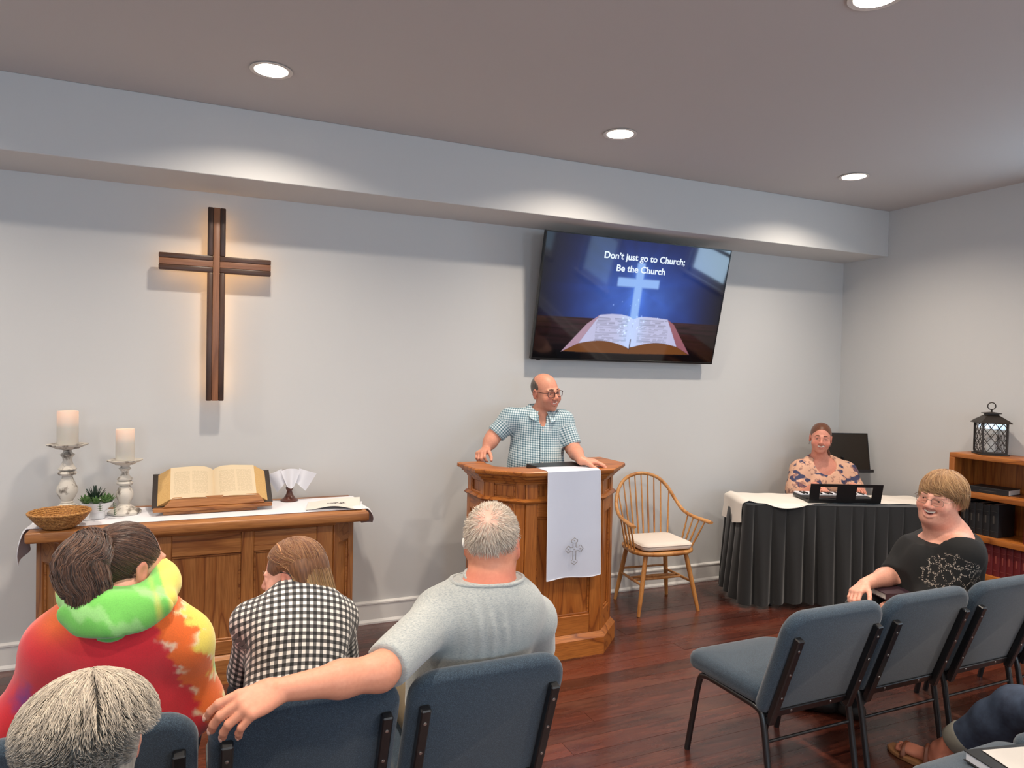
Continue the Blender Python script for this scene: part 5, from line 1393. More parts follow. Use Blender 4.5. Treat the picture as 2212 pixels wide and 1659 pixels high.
# ---- hands: returns finger tip frames
def hand(so, wrist, f, n, side, curl=(25, 30, 20), spread=0.25, size=1.0, thumb=(0.55, 0.65, 0.25), curls=None, nails=None, fat=1.0):
    """f: towards the fingers, n: out of the palm, side: towards the thumb"""
    f, n = unit(f), unit(n); n = unit(n - f * (n @ f)); t = np.cross(f, n); t = t if t @ np.asarray(side, float) > 0 else -t
    w = np.asarray(wrist, float); z = size
    kn = [(0.030, 0.088), (0.0105, 0.092), (-0.0095, 0.088), (-0.028, 0.080)]
    ln_ = [(0.044, 0.026, 0.021), (0.048, 0.030, 0.022), (0.045, 0.028, 0.022), (0.035, 0.021, 0.019)]
    rd = [v * fat for v in (0.0098, 0.0100, 0.0095, 0.0084)]
    so.ell(w + f * 0.05 * z, np.array((0.052, 0.037, 0.0165)) * z, np.stack([f, t, n]), 0.02)
    for i, (a, b) in enumerate(kn):
        K = w + (f * b + t * a) * z - n * 0.004 * z
        so.cap(w + (f * 0.012 + t * a * 0.55) * z, K, 0.0145 * z, 0.0118 * z, 0.012)
        d = unit(f + t * spread * (0.45 - 0.3 * i)); p = K; ang = 0.0
        cu = curl if curls is None else curls[i]
        for j in range(3):
            ang += R(cu[j]); dd = d * math.cos(ang) + n * math.sin(ang); q = p + dd * ln_[i][j] * z
            so.cap(p, q, rd[i] * z * (1 - 0.07 * j), rd[i] * z * (1 - 0.07 * (j + 1)), 0.0035); p_prev = p; p = q
        if nails is not None: nails.append((p, dd, unit(-n * math.cos(ang) + d * math.sin(ang)), rd[i] * z * 0.8))
    B = w + (f * 0.022 + t * 0.022) * z; a, b, c = thumb; d0 = unit(t * a + f * b + n * c); d1 = unit(t * a * 0.3 + f * b + n * c * 1.1)
    p1 = B + d0 * 0.044 * z; p2 = p1 + unit(d0 + d1) * 0.034 * z; p3 = p2 + d1 * 0.027 * z
    so.cap(B, p1, 0.0165 * z, 0.0125 * z, 0.012); so.cap(p1, p2, 0.0122 * z, 0.0108 * z, 0.004); so.cap(p2, p3, 0.0108 * z, 0.0092 * z, 0.004)

# ---- hair strands as slim tapered tubes in one mesh
def strands(name, root, roots, path_fn, ncol, radius=0.0011, seg=7, parent=None, seed=1):
    """path_fn(roots, t) -> points for parameter t in 0..1"""
    rg = np.random.RandomState(seed); n = len(roots); T = np.linspace(0, 1, seg)
    P = np.stack([path_fn(t) for t in T], 1)            # n, seg, 3
    d = np.gradient(P, axis=1); d /= (np.linalg.norm(d, axis=2, keepdims=True) + 1e-9)
    a = rg.randn(n, 1, 3); u = np.cross(d, a); u /= (np.linalg.norm(u, axis=2, keepdims=True) + 1e-9); v = np.cross(d, u)
    rad = radius * (1 - 0.85 * T ** 3)[None, :, None] * rg.uniform(0.7, 1.3, (n, 1, 1))
    ring = np.stack([P + rad * (math.cos(q) * u + math.sin(q) * v) for q in (0, 2.094, 4.189)], 2)   # n, seg, 3, 3
    V = ring.reshape(-1, 3); base = (np.arange(n)[:, None] * seg + np.arange(seg - 1)[None]) * 3
    F = np.concatenate([np.stack([base + k, base + (k + 1) % 3, base + 3 + (k + 1) % 3, base + 3 + k], -1).reshape(-1, 4) for k in range(3)])
    off = np.zeros(3) if root is None else -np.array(root.location)
    me = np_mesh(name, V + off, F); C = ncol(np.repeat(np.arange(n), seg * 3), np.tile(np.repeat(T, 3), n)); paint(me, C)
    o = mobj(name, me, HAIR, root if parent is None else parent, 180); return o
def body_obj(name, so, mat, root, step, fine=(), color=None, uv=None, disp=None, relax=1, label=None):
    V, Q = so.surface(step, fine, disp, relax); me = np_mesh(name, V - np.array(root.location), Q)
    if color is not None: paint(me, color(V))
    if uv is not None: set_uv(me, uv(V))
    return mobj(name, me, mat, root, 180, label)

# ---- torso and limbs from joints
def torso_frame(J):
    up = unit(J['neck'] - J['hip']); rt = J['shR'] - J['shL']; rt = unit(rt - up * (rt @ up)); fw = np.cross(up, rt); return rt, fw, up
def torso(so, J, b=1.0, bust=0.0, belly=0.0, pelvis=True, k=0.07):
    rt, fw, up = torso_frame(J); M = np.stack([rt, fw, up]); S = float(np.linalg.norm(J['neck'] - J['hip'])); hw = float(np.linalg.norm(J['shR'] - J['shL'])) / 2
    at = lambda t, f=0.0: J['hip'] + (J['neck'] - J['hip']) * t + fw * f
    if pelvis: so.ell(at(0.02), (0.175 * b, 0.125 * b, 0.125), M, k)
    so.ell(at(0.30, 0.015 + 0.04 * belly), (0.158 * b + 0.03 * belly, 0.118 * b + 0.05 * belly, 0.17), M, k)
    so.ell(at(0.62, 0.01), (hw * 0.93 , 0.118 * b, 0.19), M, k)
    so.ell(at(0.82, -0.01), (hw * 0.93, 0.095 * b, 0.10), M, k)
    if bust:
        for s in (-1, 1): so.ell(at(0.60, 0.095 * b) + rt * s * 0.085, (0.085 * bust, 0.075 * bust, 0.085 * bust), M, 0.05)
    for s in ('shR', 'shL'): so.cap(at(0.93, -0.01), J[s], 0.062 * b ** 0.5, 0.060 * b ** 0.5, 0.05)
    so.cap(at(0.93, -0.005), J['neck'] + (J['head'] - J['neck']) * 0.15, 0.075, 0.058, 0.05)
def arm(so, sh, el, wr, r=1.0, part=1.0, k=0.03):
    so.cap(sh, el, 0.054 * r, 0.043 * r, k)
    if part > 0: so.cap(el, el + (wr - el) * 0.4, 0.0435 * r, 0.041 * r, k); so.cap(el + (wr - el) * 0.4, wr, 0.041 * r, 0.0275 * r, k)
def leg(so, hp, kn, an, r=1.0, k=0.04):
    so.cap(hp, kn, 0.088 * r, 0.060 * r, k); so.cap(kn, kn + (an - kn) * 0.35, 0.058 * r, 0.056 * r, k); so.cap(kn + (an - kn) * 0.35, an, 0.056 * r, 0.038 * r, k)
def shoe(root, an, dr, mat=None, name='shoe'):
    dr = unit(np.array([dr[0], dr[1], 0.0])); so = Solid(); g = np.array([an[0], an[1], 0.0])
    so.cap(g + np.array([0, 0, 0.045]) - dr * 0.03, g + dr * 0.10 + np.array([0, 0, 0.037]), 0.044, 0.040, 0.02); so.cap(g + dr * 0.10 + np.array([0, 0, 0.036]), g + dr * 0.17 + np.array([0, 0, 0.03]), 0.040, 0.029, 0.02)
    so.cap(g + np.array([0, 0, 0.05]), np.array(an) + np.array([0, 0, 0.02]), 0.045, 0.04, 0.02); so.cut((0, 0, -1), (0, 0, 0.001))
    return body_obj(name, so, mat or SHOE, root, 0.009)

# ================================================================== PEOPLE
PH = lambda px, py, y: hit(px, py, 1, y)
A_ = np.array
SK_RED = (205, 138, 112)
def person(label, loc): return thing('person', label, 'person', tuple(float(v) for v in loc))
def seg_coords(P, a, b):
    d = b - a; L = np.linalg.norm(d); d = d / L; q = P - a; t = q @ d; r = q - t[:, None] * d; return t, np.linalg.norm(r, axis=1), r, d
def weave_uv(J, armsegs):
    rt, fw, up = torso_frame(J)
    def f(P):
        q = P - J['hip']; u = q @ rt; v = q @ up; dep = q @ fw
        uv = np.stack([u + 0.35 * np.clip(u / 0.12, -1, 1) * np.maximum(0, 0.10 - np.abs(dep)), v], 1); best = np.full(len(P), 1e9)
        for a, b, rad in armsegs:
            t, r, rv, d = seg_coords(P, a, b); L = np.linalg.norm(b - a); u0, v0 = frame_from(d)
            ang = np.arctan2(rv @ v0, rv @ u0); ok = (t > 0.05) & (t < L + 0.1) & (r < rad) & (r < best); uv[ok] = np.stack([t[ok], ang[ok] * 0.055], 1); best[ok] = r[ok]
        return uv
    return f
def folds(amp, freq, dirs, seed=0):
    rg = np.random.RandomState(seed); ks = [(unit(A_(d) + rg.randn(3) * 0.15) * freq * rg.uniform(0.6, 1.5), rg.uniform(0, 6.28), rg.uniform(0.5, 1)) for d in dirs for _ in range(2)]
    def f(P):
        w = sum(c * np.sin(P @ k + p + 1.3 * np.sin(P @ (k[[1, 2, 0]] * 0.45) + p)) for k, p, c in ks) / len(ks); return amp * w
    return f
def hair_cap(h, r=(0.0765, 0.098, 0.089), c=(0, 0.019, 0.031), k=0.02): so = Solid(); h.ell(so, c, r, k); return so
def lcut(so, h, n, p): so.cut(h.M @ A_(n, float), h.w(p))
def hair_noise(cols, seed=2):
    rg = np.random.RandomState(seed); tab = rg.rand(4096); cols = [lin(*c) for c in cols]
    def f(i, t):
        x = tab[i % 4096] * (len(cols) - 1); k = np.clip(x.astype(int), 0, len(cols) - 2); fr = (x - k)[:, None]; C = A_(cols); return C[k] * (1 - fr) + C[k + 1] * fr
    return f
def neck_cut(gs, J, hgt=0.02, tilt=0.5, r=0.15):
    rt, fw, up = torso_frame(J); n = unit(up + fw * tilt); p = J['neck'] + up * hgt; gs.cut(n, p, region=(J['neck'] + up * 0.08, r)); return n, p
def neck_band(root, g, n, p, c, rad, mat, name='collar_band', rmax=0.15):
    V = A_([v.co[:] for v in g.data.vertices]) + A_(root.location); m = (np.abs((V - p) @ n) < 0.009) & (np.linalg.norm(V - c, axis=1) < rmax); V = V[m]
    u, v = frame_from(n); q = V - c; a = np.arctan2(q @ v, q @ u); P = []
    for k in range(36):
        s = np.abs(((a - 2 * math.pi * k / 36 + math.pi) % (2 * math.pi)) - math.pi) < 0.2
        if s.sum(): rr_ = np.linalg.norm(q[s] - (q[s] @ n)[:, None] * n, axis=1); P.append(V[s][rr_ >= np.percentile(rr_, 70)].mean(0))
    P = A_(P); P = (P + np.roll(P, 1, 0) + np.roll(P, -1, 0)) / 3; bm = BM(); tube(bm, list(P) + [P[0]], rad, 8, cap=False); return obj(name, bm, mat, root, 180, shift=-A_(root.location))
def cap_paint(cols, h, scale=90, axis=2):
    a, b = lin(*cols[0]), lin(*cols[1])
    def f(V):
        P = h.l(V); q = 0.5 + 0.5 * np.sin(P[:, 0] * scale * 4 + 3 * np.sin(P[:, 2] * 30)) * np.sin(P[:, 1] * scale * 3.1 + 1); return a * (1 - q[:, None]) + b * q[:, None]
    return f

# ------------------------------------------------------------------ the preacher
root = person('balding man in glasses and a blue checked short-sleeved shirt standing at the pulpit', (2.14, -0.43, 0))
J = dict(head=PH(1179, 847, -0.47), neck=PH(1166, 893, -0.43), hip=A_((2.13, -0.405, 0.95)), shR=PH(1103, 905, -0.395), shL=PH(1216, 910, -0.48))
wrR = hit(1049, 972, 2, 1.212); elR = (J['shR'] + wrR) / 2 + A_((-0.02, 0.03, -0.015))
wrL = hit(1256, 995, 2, 1.192); elL = PH(1237, 968, -0.56)
h1 = Head(J['head'], 12, 4, -6, 1.06)
so = Solid(); torso(so, J, 1.04, belly=0.7); so = so.grow(-0.010); head_solid(so, h1, 'smile', 0.5)
h1.cap(so, (0, 0.012, -0.06), (0, 0.030, -0.15), 0.052, 0.058, 0.03)
for sh, el, wr in ((J['shR'], elR, wrR), (J['shL'], elL, wrL)): arm(so, sh, el, wr, 1.08)
hand(so, wrR, hit(1022, 990, 2, 1.182) - wrR, A_((0.15, -0.25, -1)), A_((0.6, -0.8, 0)), (40, 68, 45), 0.10, 1.04, (0.5, 0.7, 0.5))
hand(so, wrL, A_((0.85, -0.35, -0.10)), A_((0, 0.1, -1)), A_((0, -1, 0.1)), (16, 30, 22), 0.2, 1.02)
for s, x in ((-1, -0.1), (1, 0.1)): leg(so, A_((2.13 + x, -0.405, 0.93)), A_((2.13 + x * 1.1, -0.42, 0.50)), A_((2.13 + x * 1.15, -0.40, 0.09)), 1.05)
def col(V):
    C = skin_paint(V, h1, (214, 150, 124), stubble=(170, 130, 112)); P = h1.l(V); return C
body_obj('body', so, SKIN, root, 0.009, [(J['head'], 0.125, 0.0034), (wrR, 0.11, 0.0045), (wrL, 0.11, 0.0045)], col)
add_face(root, h1, 'smile', (96, 72, 58))
hc = hair_cap(h1, (0.0772, 0.0985, 0.0885)); lcut(hc, h1, (0, -1, 0.45), (0, -0.032, 0.0)); lcut(hc, h1, (0, -0.55, 1), (0, 0.040, 0.082)); lcut(hc, h1, (0, 0.5, -1), (0, 0.05, -0.045))
body_obj('hair', hc, HAIR, root, 0.0045, (), cap_paint([(64, 54, 48), (104, 92, 84)], h1))
spectacles(root, h1, plain('dark_red_frames', srgb(60, 26, 26), 0.4), 0.0019, (0.0245, 0.0185))
def sleeve(so, sh, el, t, r0, r1, k=0.03): so.cap(sh, sh + (el - sh) * t, r0, r1, k)
gs = Solid(); torso(gs, J, 1.04, belly=0.7); gs = gs.grow(0.013)
sleeve(gs, J['shR'], elR, 0.95, 0.070, 0.067); sleeve(gs, J['shL'], elL, 0.95, 0.070, 0.067)
for sh, el in ((J['shR'], elR), (J['shL'], elL)): gs.cut(unit(el - sh), sh + (el - sh) * 0.9, region=(el + unit(el - sh) * 0.06, 0.105))
nn_, np_ = neck_cut(gs, J, 0.036, 0.55, 0.125)
_rt, _fw, _up = torso_frame(J); gs.ell(J['neck'] + _fw * 0.085 - _up * 0.035, (0.026, 0.060, 0.055), np.stack([_rt, _fw, _up]), 0.006, True)
gs.cut((0, 0, -1), (0, 0, 0.88))
SH1 = gingham('teal_check_cotton', 0.0150, srgb(208, 218, 222), srgb(140, 168, 178), srgb(72, 104, 120), line=0.45)
shirt = body_obj('shirt', gs, SH1, root, 0.0065, (), uv=weave_uv(J, [(J['shR'], elR, 0.095), (J['shL'], elL, 0.095)]), disp=folds(0.0035, 26, [(0.3, 0, 1), (1, 0, 0.2)], 3))
rt, fw, up = torso_frame(J)
def front_line(me_o, J, off, ts, out=0.0015):
    """points on the garment front along the spine direction at sideways offset off"""
    rt, fw, up = torso_frame(J); V = A_([v.co[:] for v in me_o.data.vertices]) + A_(root.location); q = V - J['hip']; S = np.linalg.norm(J['neck'] - J['hip']); P = []
    for t in ts:
        m = (np.abs(q @ rt - off) < 0.02) & (np.abs(q @ up - t * S) < 0.02); c = V[m][np.argmax(q[m] @ fw)]; P.append(J['hip'] + rt * off + up * t * S + fw * ((c - J['hip']) @ fw + out))
    return P
off = -A_(root.location)
pl_ = front_line(shirt, J, 0.0, np.linspace(0.05, 0.84, 14)); bm = BM(); tube(bm, pl_, 0.0165, 8, flat=1.0, up=rt); 
for v in bm.verts:
    co = A_(v.co); i = int(np.argmin([np.linalg.norm(co - p) for p in pl_])); dd = (co - pl_[i]) @ fw; v.co = Vector(co - fw * dd * 0.86)
placket_me = obj('placket', bm, SH1, root, 60, shift=off)
set_uv(placket_me.data, weave_uv(J, [])(A_([v.co[:] for v in placket_me.data.vertices]) - off))
for t in np.linspace(0.12, 0.8, 6):
    p = front_line(shirt, J, 0.0, [t], 0.003)[0]; bm = BM(); tube(bm, [p, p + fw * 0.002], 0.005, 10); obj('button', bm, TEETH, root, 60, shift=off)
def collar(root, c, rt, fw, up, r0, r1, mat, drop=0.035, gap=22, point=0.03, uvf=None):
    bm = BM(); rows_ = []
    angs = np.linspace(-180 + gap, 180 - gap, 41)
    for a in angs:
        d = -fw * math.cos(R(a)) + rt * math.sin(R(a)); fr = smooth01(abs(a), 90, 180 - gap)
        rows_.append([c + d * r0 + up * (0.012 - 0.02 * fr), c + d * (r0 + 0.010) + up * (0.030 - 0.038 * fr), c + d * (r1 + 0.010 * fr) + up * (0.030 - drop - (0.035 + point) * fr) + fw * 0.02 * fr])
    V = [[bm.verts.new(p) for p in r] for r in rows_]
    for a, b in zip(V[:-1], V[1:]):
        for k in (0, 1): bm.faces.new((a[k], b[k], b[k + 1], a[k + 1]))
    o = obj('collar', thicken(bm, 0.003), mat, root, 70, shift=-A_(root.location))
    if uvf is not None: set_uv(o.data, uvf(A_([v.co[:] for v in o.data.vertices]) + A_(root.location)))
    return o
collar(root, J['neck'] + up * 0.028 + fw * 0.012, rt, fw, up, 0.072, 0.116, SH1, uvf=weave_uv(J, []))
ts_ = Solid()
for x in (-0.1, 0.1): leg(ts_, A_((2.13 + x, -0.405, 0.93)), A_((2.13 + x * 1.1, -0.42, 0.50)), A_((2.13 + x * 1.15, -0.40, 0.09)), 1.05)
ts_.ell(J['hip'] - A_((0, 0, 0.01)), (0.185, 0.14, 0.13), None, 0.06); ts_ = ts_.grow(0.014); ts_.cut((0, 0, 1), (0, 0, 0.97))
body_obj('trousers', ts_, KHAKI, root, 0.011)
for x in (-0.1, 0.1): shoe(root, A_((2.13 + x * 1.15, -0.40, 0.09)), A_((x, -1, 0)))

# ------------------------------------------------------------------ the man in the grey T-shirt
root = person('man in a heather grey T-shirt with cropped white hair, arm along the next chair', (0.86, -2.40, 0.47))
J = dict(head=PH(1065, 1172, -2.55), neck=PH(1062, 1262, -2.60), hip=A_((0.88, -2.47, 0.56)), shL=PH(948, 1330, -2.58), shR=PH(1150, 1336, -2.50))
h2 = Head(J['head'], 146, 6, 2, 1.10)
elL = hit(820, 1452, 2, 0.893); wrL = hit(606, 1490, 2, 0.900)
elR = J['shR'] + A_((0.10, 0.16, -0.24)); wrR = elR + A_((-0.14, 0.20, -0.07))
so = Solid(); torso(so, J, 1.16, belly=0.7); so = so.grow(-0.012); head_solid(so, h2, 'none', 0.6)
h2.cap(so, (0, 0.022, -0.05), (0, 0.045, -0.15), 0.066, 0.074, 0.04)
arm(so, J['shL'], elL, wrL, 1.12); arm(so, J['shR'], elR, wrR, 1.2)
nails = []
hand(so, wrL, PH(524, 1528, -2.885) - wrL, A_((-0.22, 0.55, -0.80)), A_((-0.3, 0.3, 1)), (34, 32, 18), 0.40, 1.12, (0.35, 0.7, 0.5), curls=[(24, 34, 20), (32, 36, 20), (38, 36, 20), (46, 36, 20)], nails=nails, fat=1.2)
hand(so, wrR, A_((-0.6, 0.6, -0.3)), A_((0, 0, -1)), A_((-1, 0, 0)), (15, 20, 15), 0.2, 1.1)
for x, kx in ((-0.11, 0.70), (0.11, 1.06)): leg(so, J['hip'] + A_((x, 0.02, -0.0)), A_((kx, -2.02, 0.53)), A_((kx + 0.02, -1.93, 0.09)), 1.1)
def col(V):
    C = skin_paint(V, h2, (212, 146, 118), red=(204, 116, 92)); P = h2.l(V); x, y, z = P.T
    near = (np.abs(P) < 0.17).all(1)
    nk = near & (z < -0.06) & (y > -0.02); w = smooth01(-z, 0.055, 0.09) * nk; C[:] = C * (1 - 0.6 * w[:, None]) + lin(198, 112, 92) * 0.6 * w[:, None]
    return C
body_obj('body', so, SKIN, root, 0.009, [(J['head'], 0.14, 0.0042), ((wrL + hit(500, 1550, 1, -2.95)) / 2, (0.17, 0.12, 0.12), 0.003)], col)
off = -A_(root.location)
for p, d, nrm_, rr in nails:
    bm = BM(); bmesh.ops.create_uvsphere(bm, u_segments=10, v_segments=6, radius=1.0)
    t_ = np.cross(nrm_, d); M4 = Matrix((tuple(t_ * rr * 0.85), tuple(d * rr * 1.15), tuple(nrm_ * rr * 0.35))).transposed().to_4x4(); M4.translation = Vector(p + nrm_ * rr * 0.72 + d * rr * 0.25); bm.transform(M4)
    obj('fingernail', bm, plain('nail', srgb(226, 178, 158), 0.3), root, 180, shift=off)
# cropped white hair with a thin pink crown
hc = hair_cap(h2, (0.0785, 0.1, 0.0905)); lcut(hc, h2, (0, -1, 0.2), (0, -0.055, 0.04)); lcut(hc, h2, (0, 0.3, -1), (0, 0.06, -0.062))
for s in (-1, 1): h2.ell(hc, (s * 0.085, 0.008, -0.02), (0.03, 0.032, 0.045), 0.01, True)
def crown(P): return np.exp(-(((P[:, 0] - 0.004) / 0.040) ** 2 + ((P[:, 1] - 0.075) / 0.042) ** 2 + ((P[:, 2] - 0.078) / 0.040) ** 2))
def col(V):
    P = h2.l(V); c = crown(P)[:, None]; base = lin(196, 176, 158) * (1 - smooth01(-P[:, 2], 0.0, 0.05))[:, None] + lin(150, 130, 112) * smooth01(-P[:, 2], 0.0, 0.05)[:, None]
    return base * (1 - c * 0.95) + lin(222, 152, 134) * c * 0.95
body_obj('hair', hc, HAIR, root, 0.0045, (), col)
rg = np.random.RandomState(8); D = rg.randn(9000, 3); D /= np.linalg.norm(D, axis=1)[:, None]
c0 = A_((0, 0.019, 0.031)); Rr = A_((0.0785, 0.1, 0.0905)); Pl = c0 + D * Rr
keep = (Pl[:, 1] > -0.045) & (Pl[:, 2] > -0.058 + 0.25 * (Pl[:, 1] - 0.06)) & ~((np.abs(Pl[:, 0]) > 0.06) & (Pl[:, 2] < 0.022) & (Pl[:, 1] < 0.04)) & (rg.rand(9000) > 1.15 * crown(Pl)); Pl, D = Pl[keep], D[keep]
cc = c0 + A_((0, 0.085, 0.055)); fl = Pl - cc; fl -= (fl * D).sum(1)[:, None] * D; fl /= np.linalg.norm(fl, axis=1)[:, None] + 1e-9
jit = rg.randn(len(Pl), 3) * 0.25; Ls = rg.uniform(0.010, 0.017, len(Pl))[:, None]
def pf(t): return h2.w(Pl + D * (0.0005 + Ls * 0.42 * t) + (fl + jit * 0.5) * Ls * t)
hn = hair_noise([(150, 132, 116), (206, 190, 172), (232, 222, 208), (214, 198, 180)], 3)
strands('hair_strands', root, Pl, pf, hn, 0.00075, 4)
spectacles(root, h2, plain('silver_frames', srgb(150, 150, 150), 0.3, 0.8), 0.0013, (0.022, 0.016))
bm = BM(); tube(bm, [h2.w((0.083, 0.042, 0.016)), h2.w((0.083, 0.046, -0.002)), h2.w((0.080, 0.040, -0.014))], [0.004, 0.0055, 0.004], 8); obj('hearing_aid', bm, plain('hearing_aid_white', srgb(236, 232, 226), 0.3), root, 180, shift=off)
gs = Solid(); torso(gs, J, 1.16, belly=0.7); gs = gs.grow(0.016)
sleeve(gs, J['shL'], elL, 1.0, 0.078, 0.066, 0.04); sleeve(gs, J['shR'], elR, 0.75, 0.078, 0.076, 0.04)
gs.cut(unit(elL - J['shL']), J['shL'] + (elL - J['shL']) * 0.90, region=(elL + unit(elL - J['shL']) * 0.06, 0.16)); gs.cut(unit(elR - J['shR']), J['shR'] + (elR - J['shR']) * 0.68, region=(elR, 0.2))
rt, fw, up = torso_frame(J)
nn_, np_ = neck_cut(gs, J, 0.020, 0.35, 0.16)
gs.cut((0, 0, -1), (0, 0, 0.475))
def heather():
    n = N('heather_grey_jersey'); v = n.coords(); a = n.noise(n.mapping(v, (1, 1, 4)), 130, 4, 0.7)
    n.set(col=n.ramp(a, [(0.3, srgb(132, 140, 142)), (0.55, srgb(166, 170, 168)), (0.75, srgb(182, 182, 176))]), rough=0.9, sheen=0.3); n.bump(a, 0.1, 0.002); return n.m
HEATH = heather()
def tee_folds(P):
    a = folds(0.0035, 30, [(1, 0, -0.5), (0.4, 0, 1)], 5)(P)
    # drag lines from the raised shoulder across the back
    q = P - J['shL']; s = np.exp(-((q @ rt - 0.12) / 0.07) ** 2) * np.exp(-((P[:, 2] - J['shL'][2]) / 0.14) ** 2); return (a + 0.007 * s * np.sin((q @ rt) * 150 + (q @ up) * 26)) * smooth01(np.linalg.norm(P - J['neck'], axis=1), 0.10, 0.17)
tee = body_obj('t_shirt', gs, HEATH, root, 0.0075, (), disp=tee_folds)
neck_band(root, tee, nn_, np_, J['neck'] + up * 0.02, 0.0075, HEATH)
nk = [J['neck'] + up * (0.024 - 0.03 * math.cos(a) * 0) + rt * 0.081 * math.sin(a) + fw * (0.018 - 0.086 * math.cos(a)) + up * (-0.024 * (1 - math.cos(a)) / 2 + 0.004) for a in np.linspace(0, 2 * math.pi, 40)]
bm = BM(); tube(bm, nk, 0.0085, 8, cap=False); obj('collar_band', bm, HEATH, root, 180, shift=off)
ts_ = Solid()
for x, kx in ((-0.11, 0.70), (0.11, 1.06)): leg(ts_, J['hip'] + A_((x, 0.02, 0)), A_((kx, -2.02, 0.53)), A_((kx + 0.02, -1.93, 0.09)), 1.1)
ts_.ell(J['hip'], (0.20, 0.15, 0.10), None, 0.06); ts_ = ts_.grow(0.012); ts_.cut((0, 0, -1), (0, 0, 0.497), region=(J['hip'], 0.30)); ts_.cut((0, 0, 1), (0, 0, 0.70))
body_obj('trousers', ts_, KHAKI, root, 0.012)
for kx in (0.70, 1.06): shoe(root, A_((kx + 0.02, -1.93, 0.09)), A_((0, 1, 0)))

# ------------------------------------------------------------------ the woman in the tie-dye hoodie
root = person('woman with a brown ponytail in a rainbow tie-dye hoodie, seen from behind', (-0.24, -2.35, 0.47))
J = dict(head=PH(279, 1220, -2.42), neck=PH(258, 1290, -2.47), hip=A_((-0.20, -2.40, 0.57)), shL=PH(128, 1402, -2.45), shR=PH(384, 1388, -2.45))
h3 = Head(J['head'], 128, 4, 0, 1.02)
elL = PH(48, 1556, -2.40); wrL = elL + A_((0.10, 0.22, -0.05)); elR = PH(428, 1516, -2.40); wrR = elR + A_((-0.10, 0.22, -0.06))
so = Solid(); torso(so, J, 1.10, bust=1.0, belly=0.4); so = so.grow(-0.010); head_solid(so, h3, 'none', 0.2, True)
h3.cap(so, (0, 0.02, -0.06), (0, 0.035, -0.14), 0.050, 0.055, 0.03); so.cap(h3.w((0, 0.03, -0.11)), J['neck'], 0.055, 0.06, 0.03)
arm(so, J['shL'], elL, wrL, 1.05); arm(so, J['shR'], elR, wrR, 1.05)
hand(so, wrL, A_((0.5, 0.7, -0.3)), A_((0, 0, -1)), A_((1, 0, 0)), (15, 20, 15), 0.2, 0.95); hand(so, wrR, A_((-0.5, 0.7, -0.3)), A_((0, 0, -1)), A_((-1, 0, 0)), (15, 20, 15), 0.2, 0.95)
for x, kx in ((-0.10, -0.40), (0.10, -0.04)): leg(so, J['hip'] + A_((x, 0.02, 0)), A_((kx, -1.95, 0.53)), A_((kx, -1.88, 0.09)), 1.1)
body_obj('body', so, SKIN, root, 0.010, [(J['head'], 0.13, 0.0042)], lambda V: skin_paint(V, h3, (222, 164, 140)))
off = -A_(root.location)
HB = [(40, 26, 20), (62, 40, 30), (96, 64, 46), (74, 48, 36)]
hc = hair_cap(h3, (0.080, 0.103, 0.0925), (0, 0.022, 0.031)); lcut(hc, h3, (0, -1, 0.42), (0, -0.066, 0.035)); lcut(hc, h3, (0, 0.30, -1), (0, 0.06, -0.085)); h3.cap(hc, (0, 0.075, -0.03), (0, 0.062, -0.085), 0.042, 0.040, 0.03)
for s in (-1, 1): h3.ell(hc, (s * 0.088, 0.004, -0.035), (0.03, 0.040, 0.046), 0.012, True)
def streak(cols, h, dirv=None, f=1.0):
    a, b, c = [lin(*q) for q in cols]
    def g(V):
        P = h.l(V); az = np.arctan2(P[:, 1] - 0.02, P[:, 0]); z = P[:, 2]; q = 0.5 + 0.2 * np.sin(az * 41 + 2 * np.sin(z * 25)) + 0.2 * np.sin(az * 73 + 1 + 2 * np.sin(z * 33 + 2)); return (a * (1 - q[:, None]) + b * q[:, None]) * 0.8 + c * 0.2 * q[:, None]
    return g
body_obj('hair', hc, HAIR, root, 0.005, (), streak(HB[:3], h3))
tail_c = [h3.w((0, 0.098, 0.066)), h3.w((0, 0.126, 0.074)), PH(192, 1186, -2.53), PH(172, 1228, -2.57), PH(190, 1284, -2.60), PH(162, 1345, -2.62)]
tail_c = smooth_path(tail_c, 5); rt_ = np.interp(np.linspace(0, 1, len(tail_c)), [0, 0.12, 0.35, 0.55, 0.75, 0.92, 1], [0.016, 0.026, 0.054, 0.066, 0.058, 0.040, 0.012])
ps_ = Solid()
for a, b, r0, r1 in zip(tail_c[:-1], tail_c[1:], rt_[:-1], rt_[1:]): ps_.cap(a, b, r0 * 0.9, r1 * 0.9, 0.01)
tl = body_obj('ponytail', ps_, HAIR, root, 0.006, (), lambda V: streak(HB[:3], h3)(V))
rg = np.random.RandomState(21); n_ = 1700; ang = rg.rand(n_) * 6.28; rad = np.sqrt(rg.uniform(0.80, 1.18, n_)); TC = A_(tail_c); ee = rg.uniform(0.80, 1.0, n_); s0_ = rg.uniform(0, 0.10, n_); tw = rg.randn(n_) * 0.12 + 0.35
def pf(t):
    s = np.clip(s0_ + (ee - s0_) * t, 0, 1); i = s * (len(TC) - 1); k = np.clip(i.astype(int), 0, len(TC) - 2); fr = (i - k)[:, None]; c = TC[k] * (1 - fr) + TC[k + 1] * fr; r = np.interp(s, np.linspace(0, 1, len(rt_)), rt_) * rad
    d = TC[np.clip(k + 1, 0, len(TC) - 1)] - TC[k]; d /= np.linalg.norm(d, axis=1)[:, None] + 1e-9; u = np.cross(d, A_((0, 1.0, 0.1))); u /= np.linalg.norm(u, axis=1)[:, None]; v = np.cross(d, u); a = ang + tw * t
    return c + (u * np.cos(a)[:, None] + v * np.sin(a)[:, None]) * r[:, None]
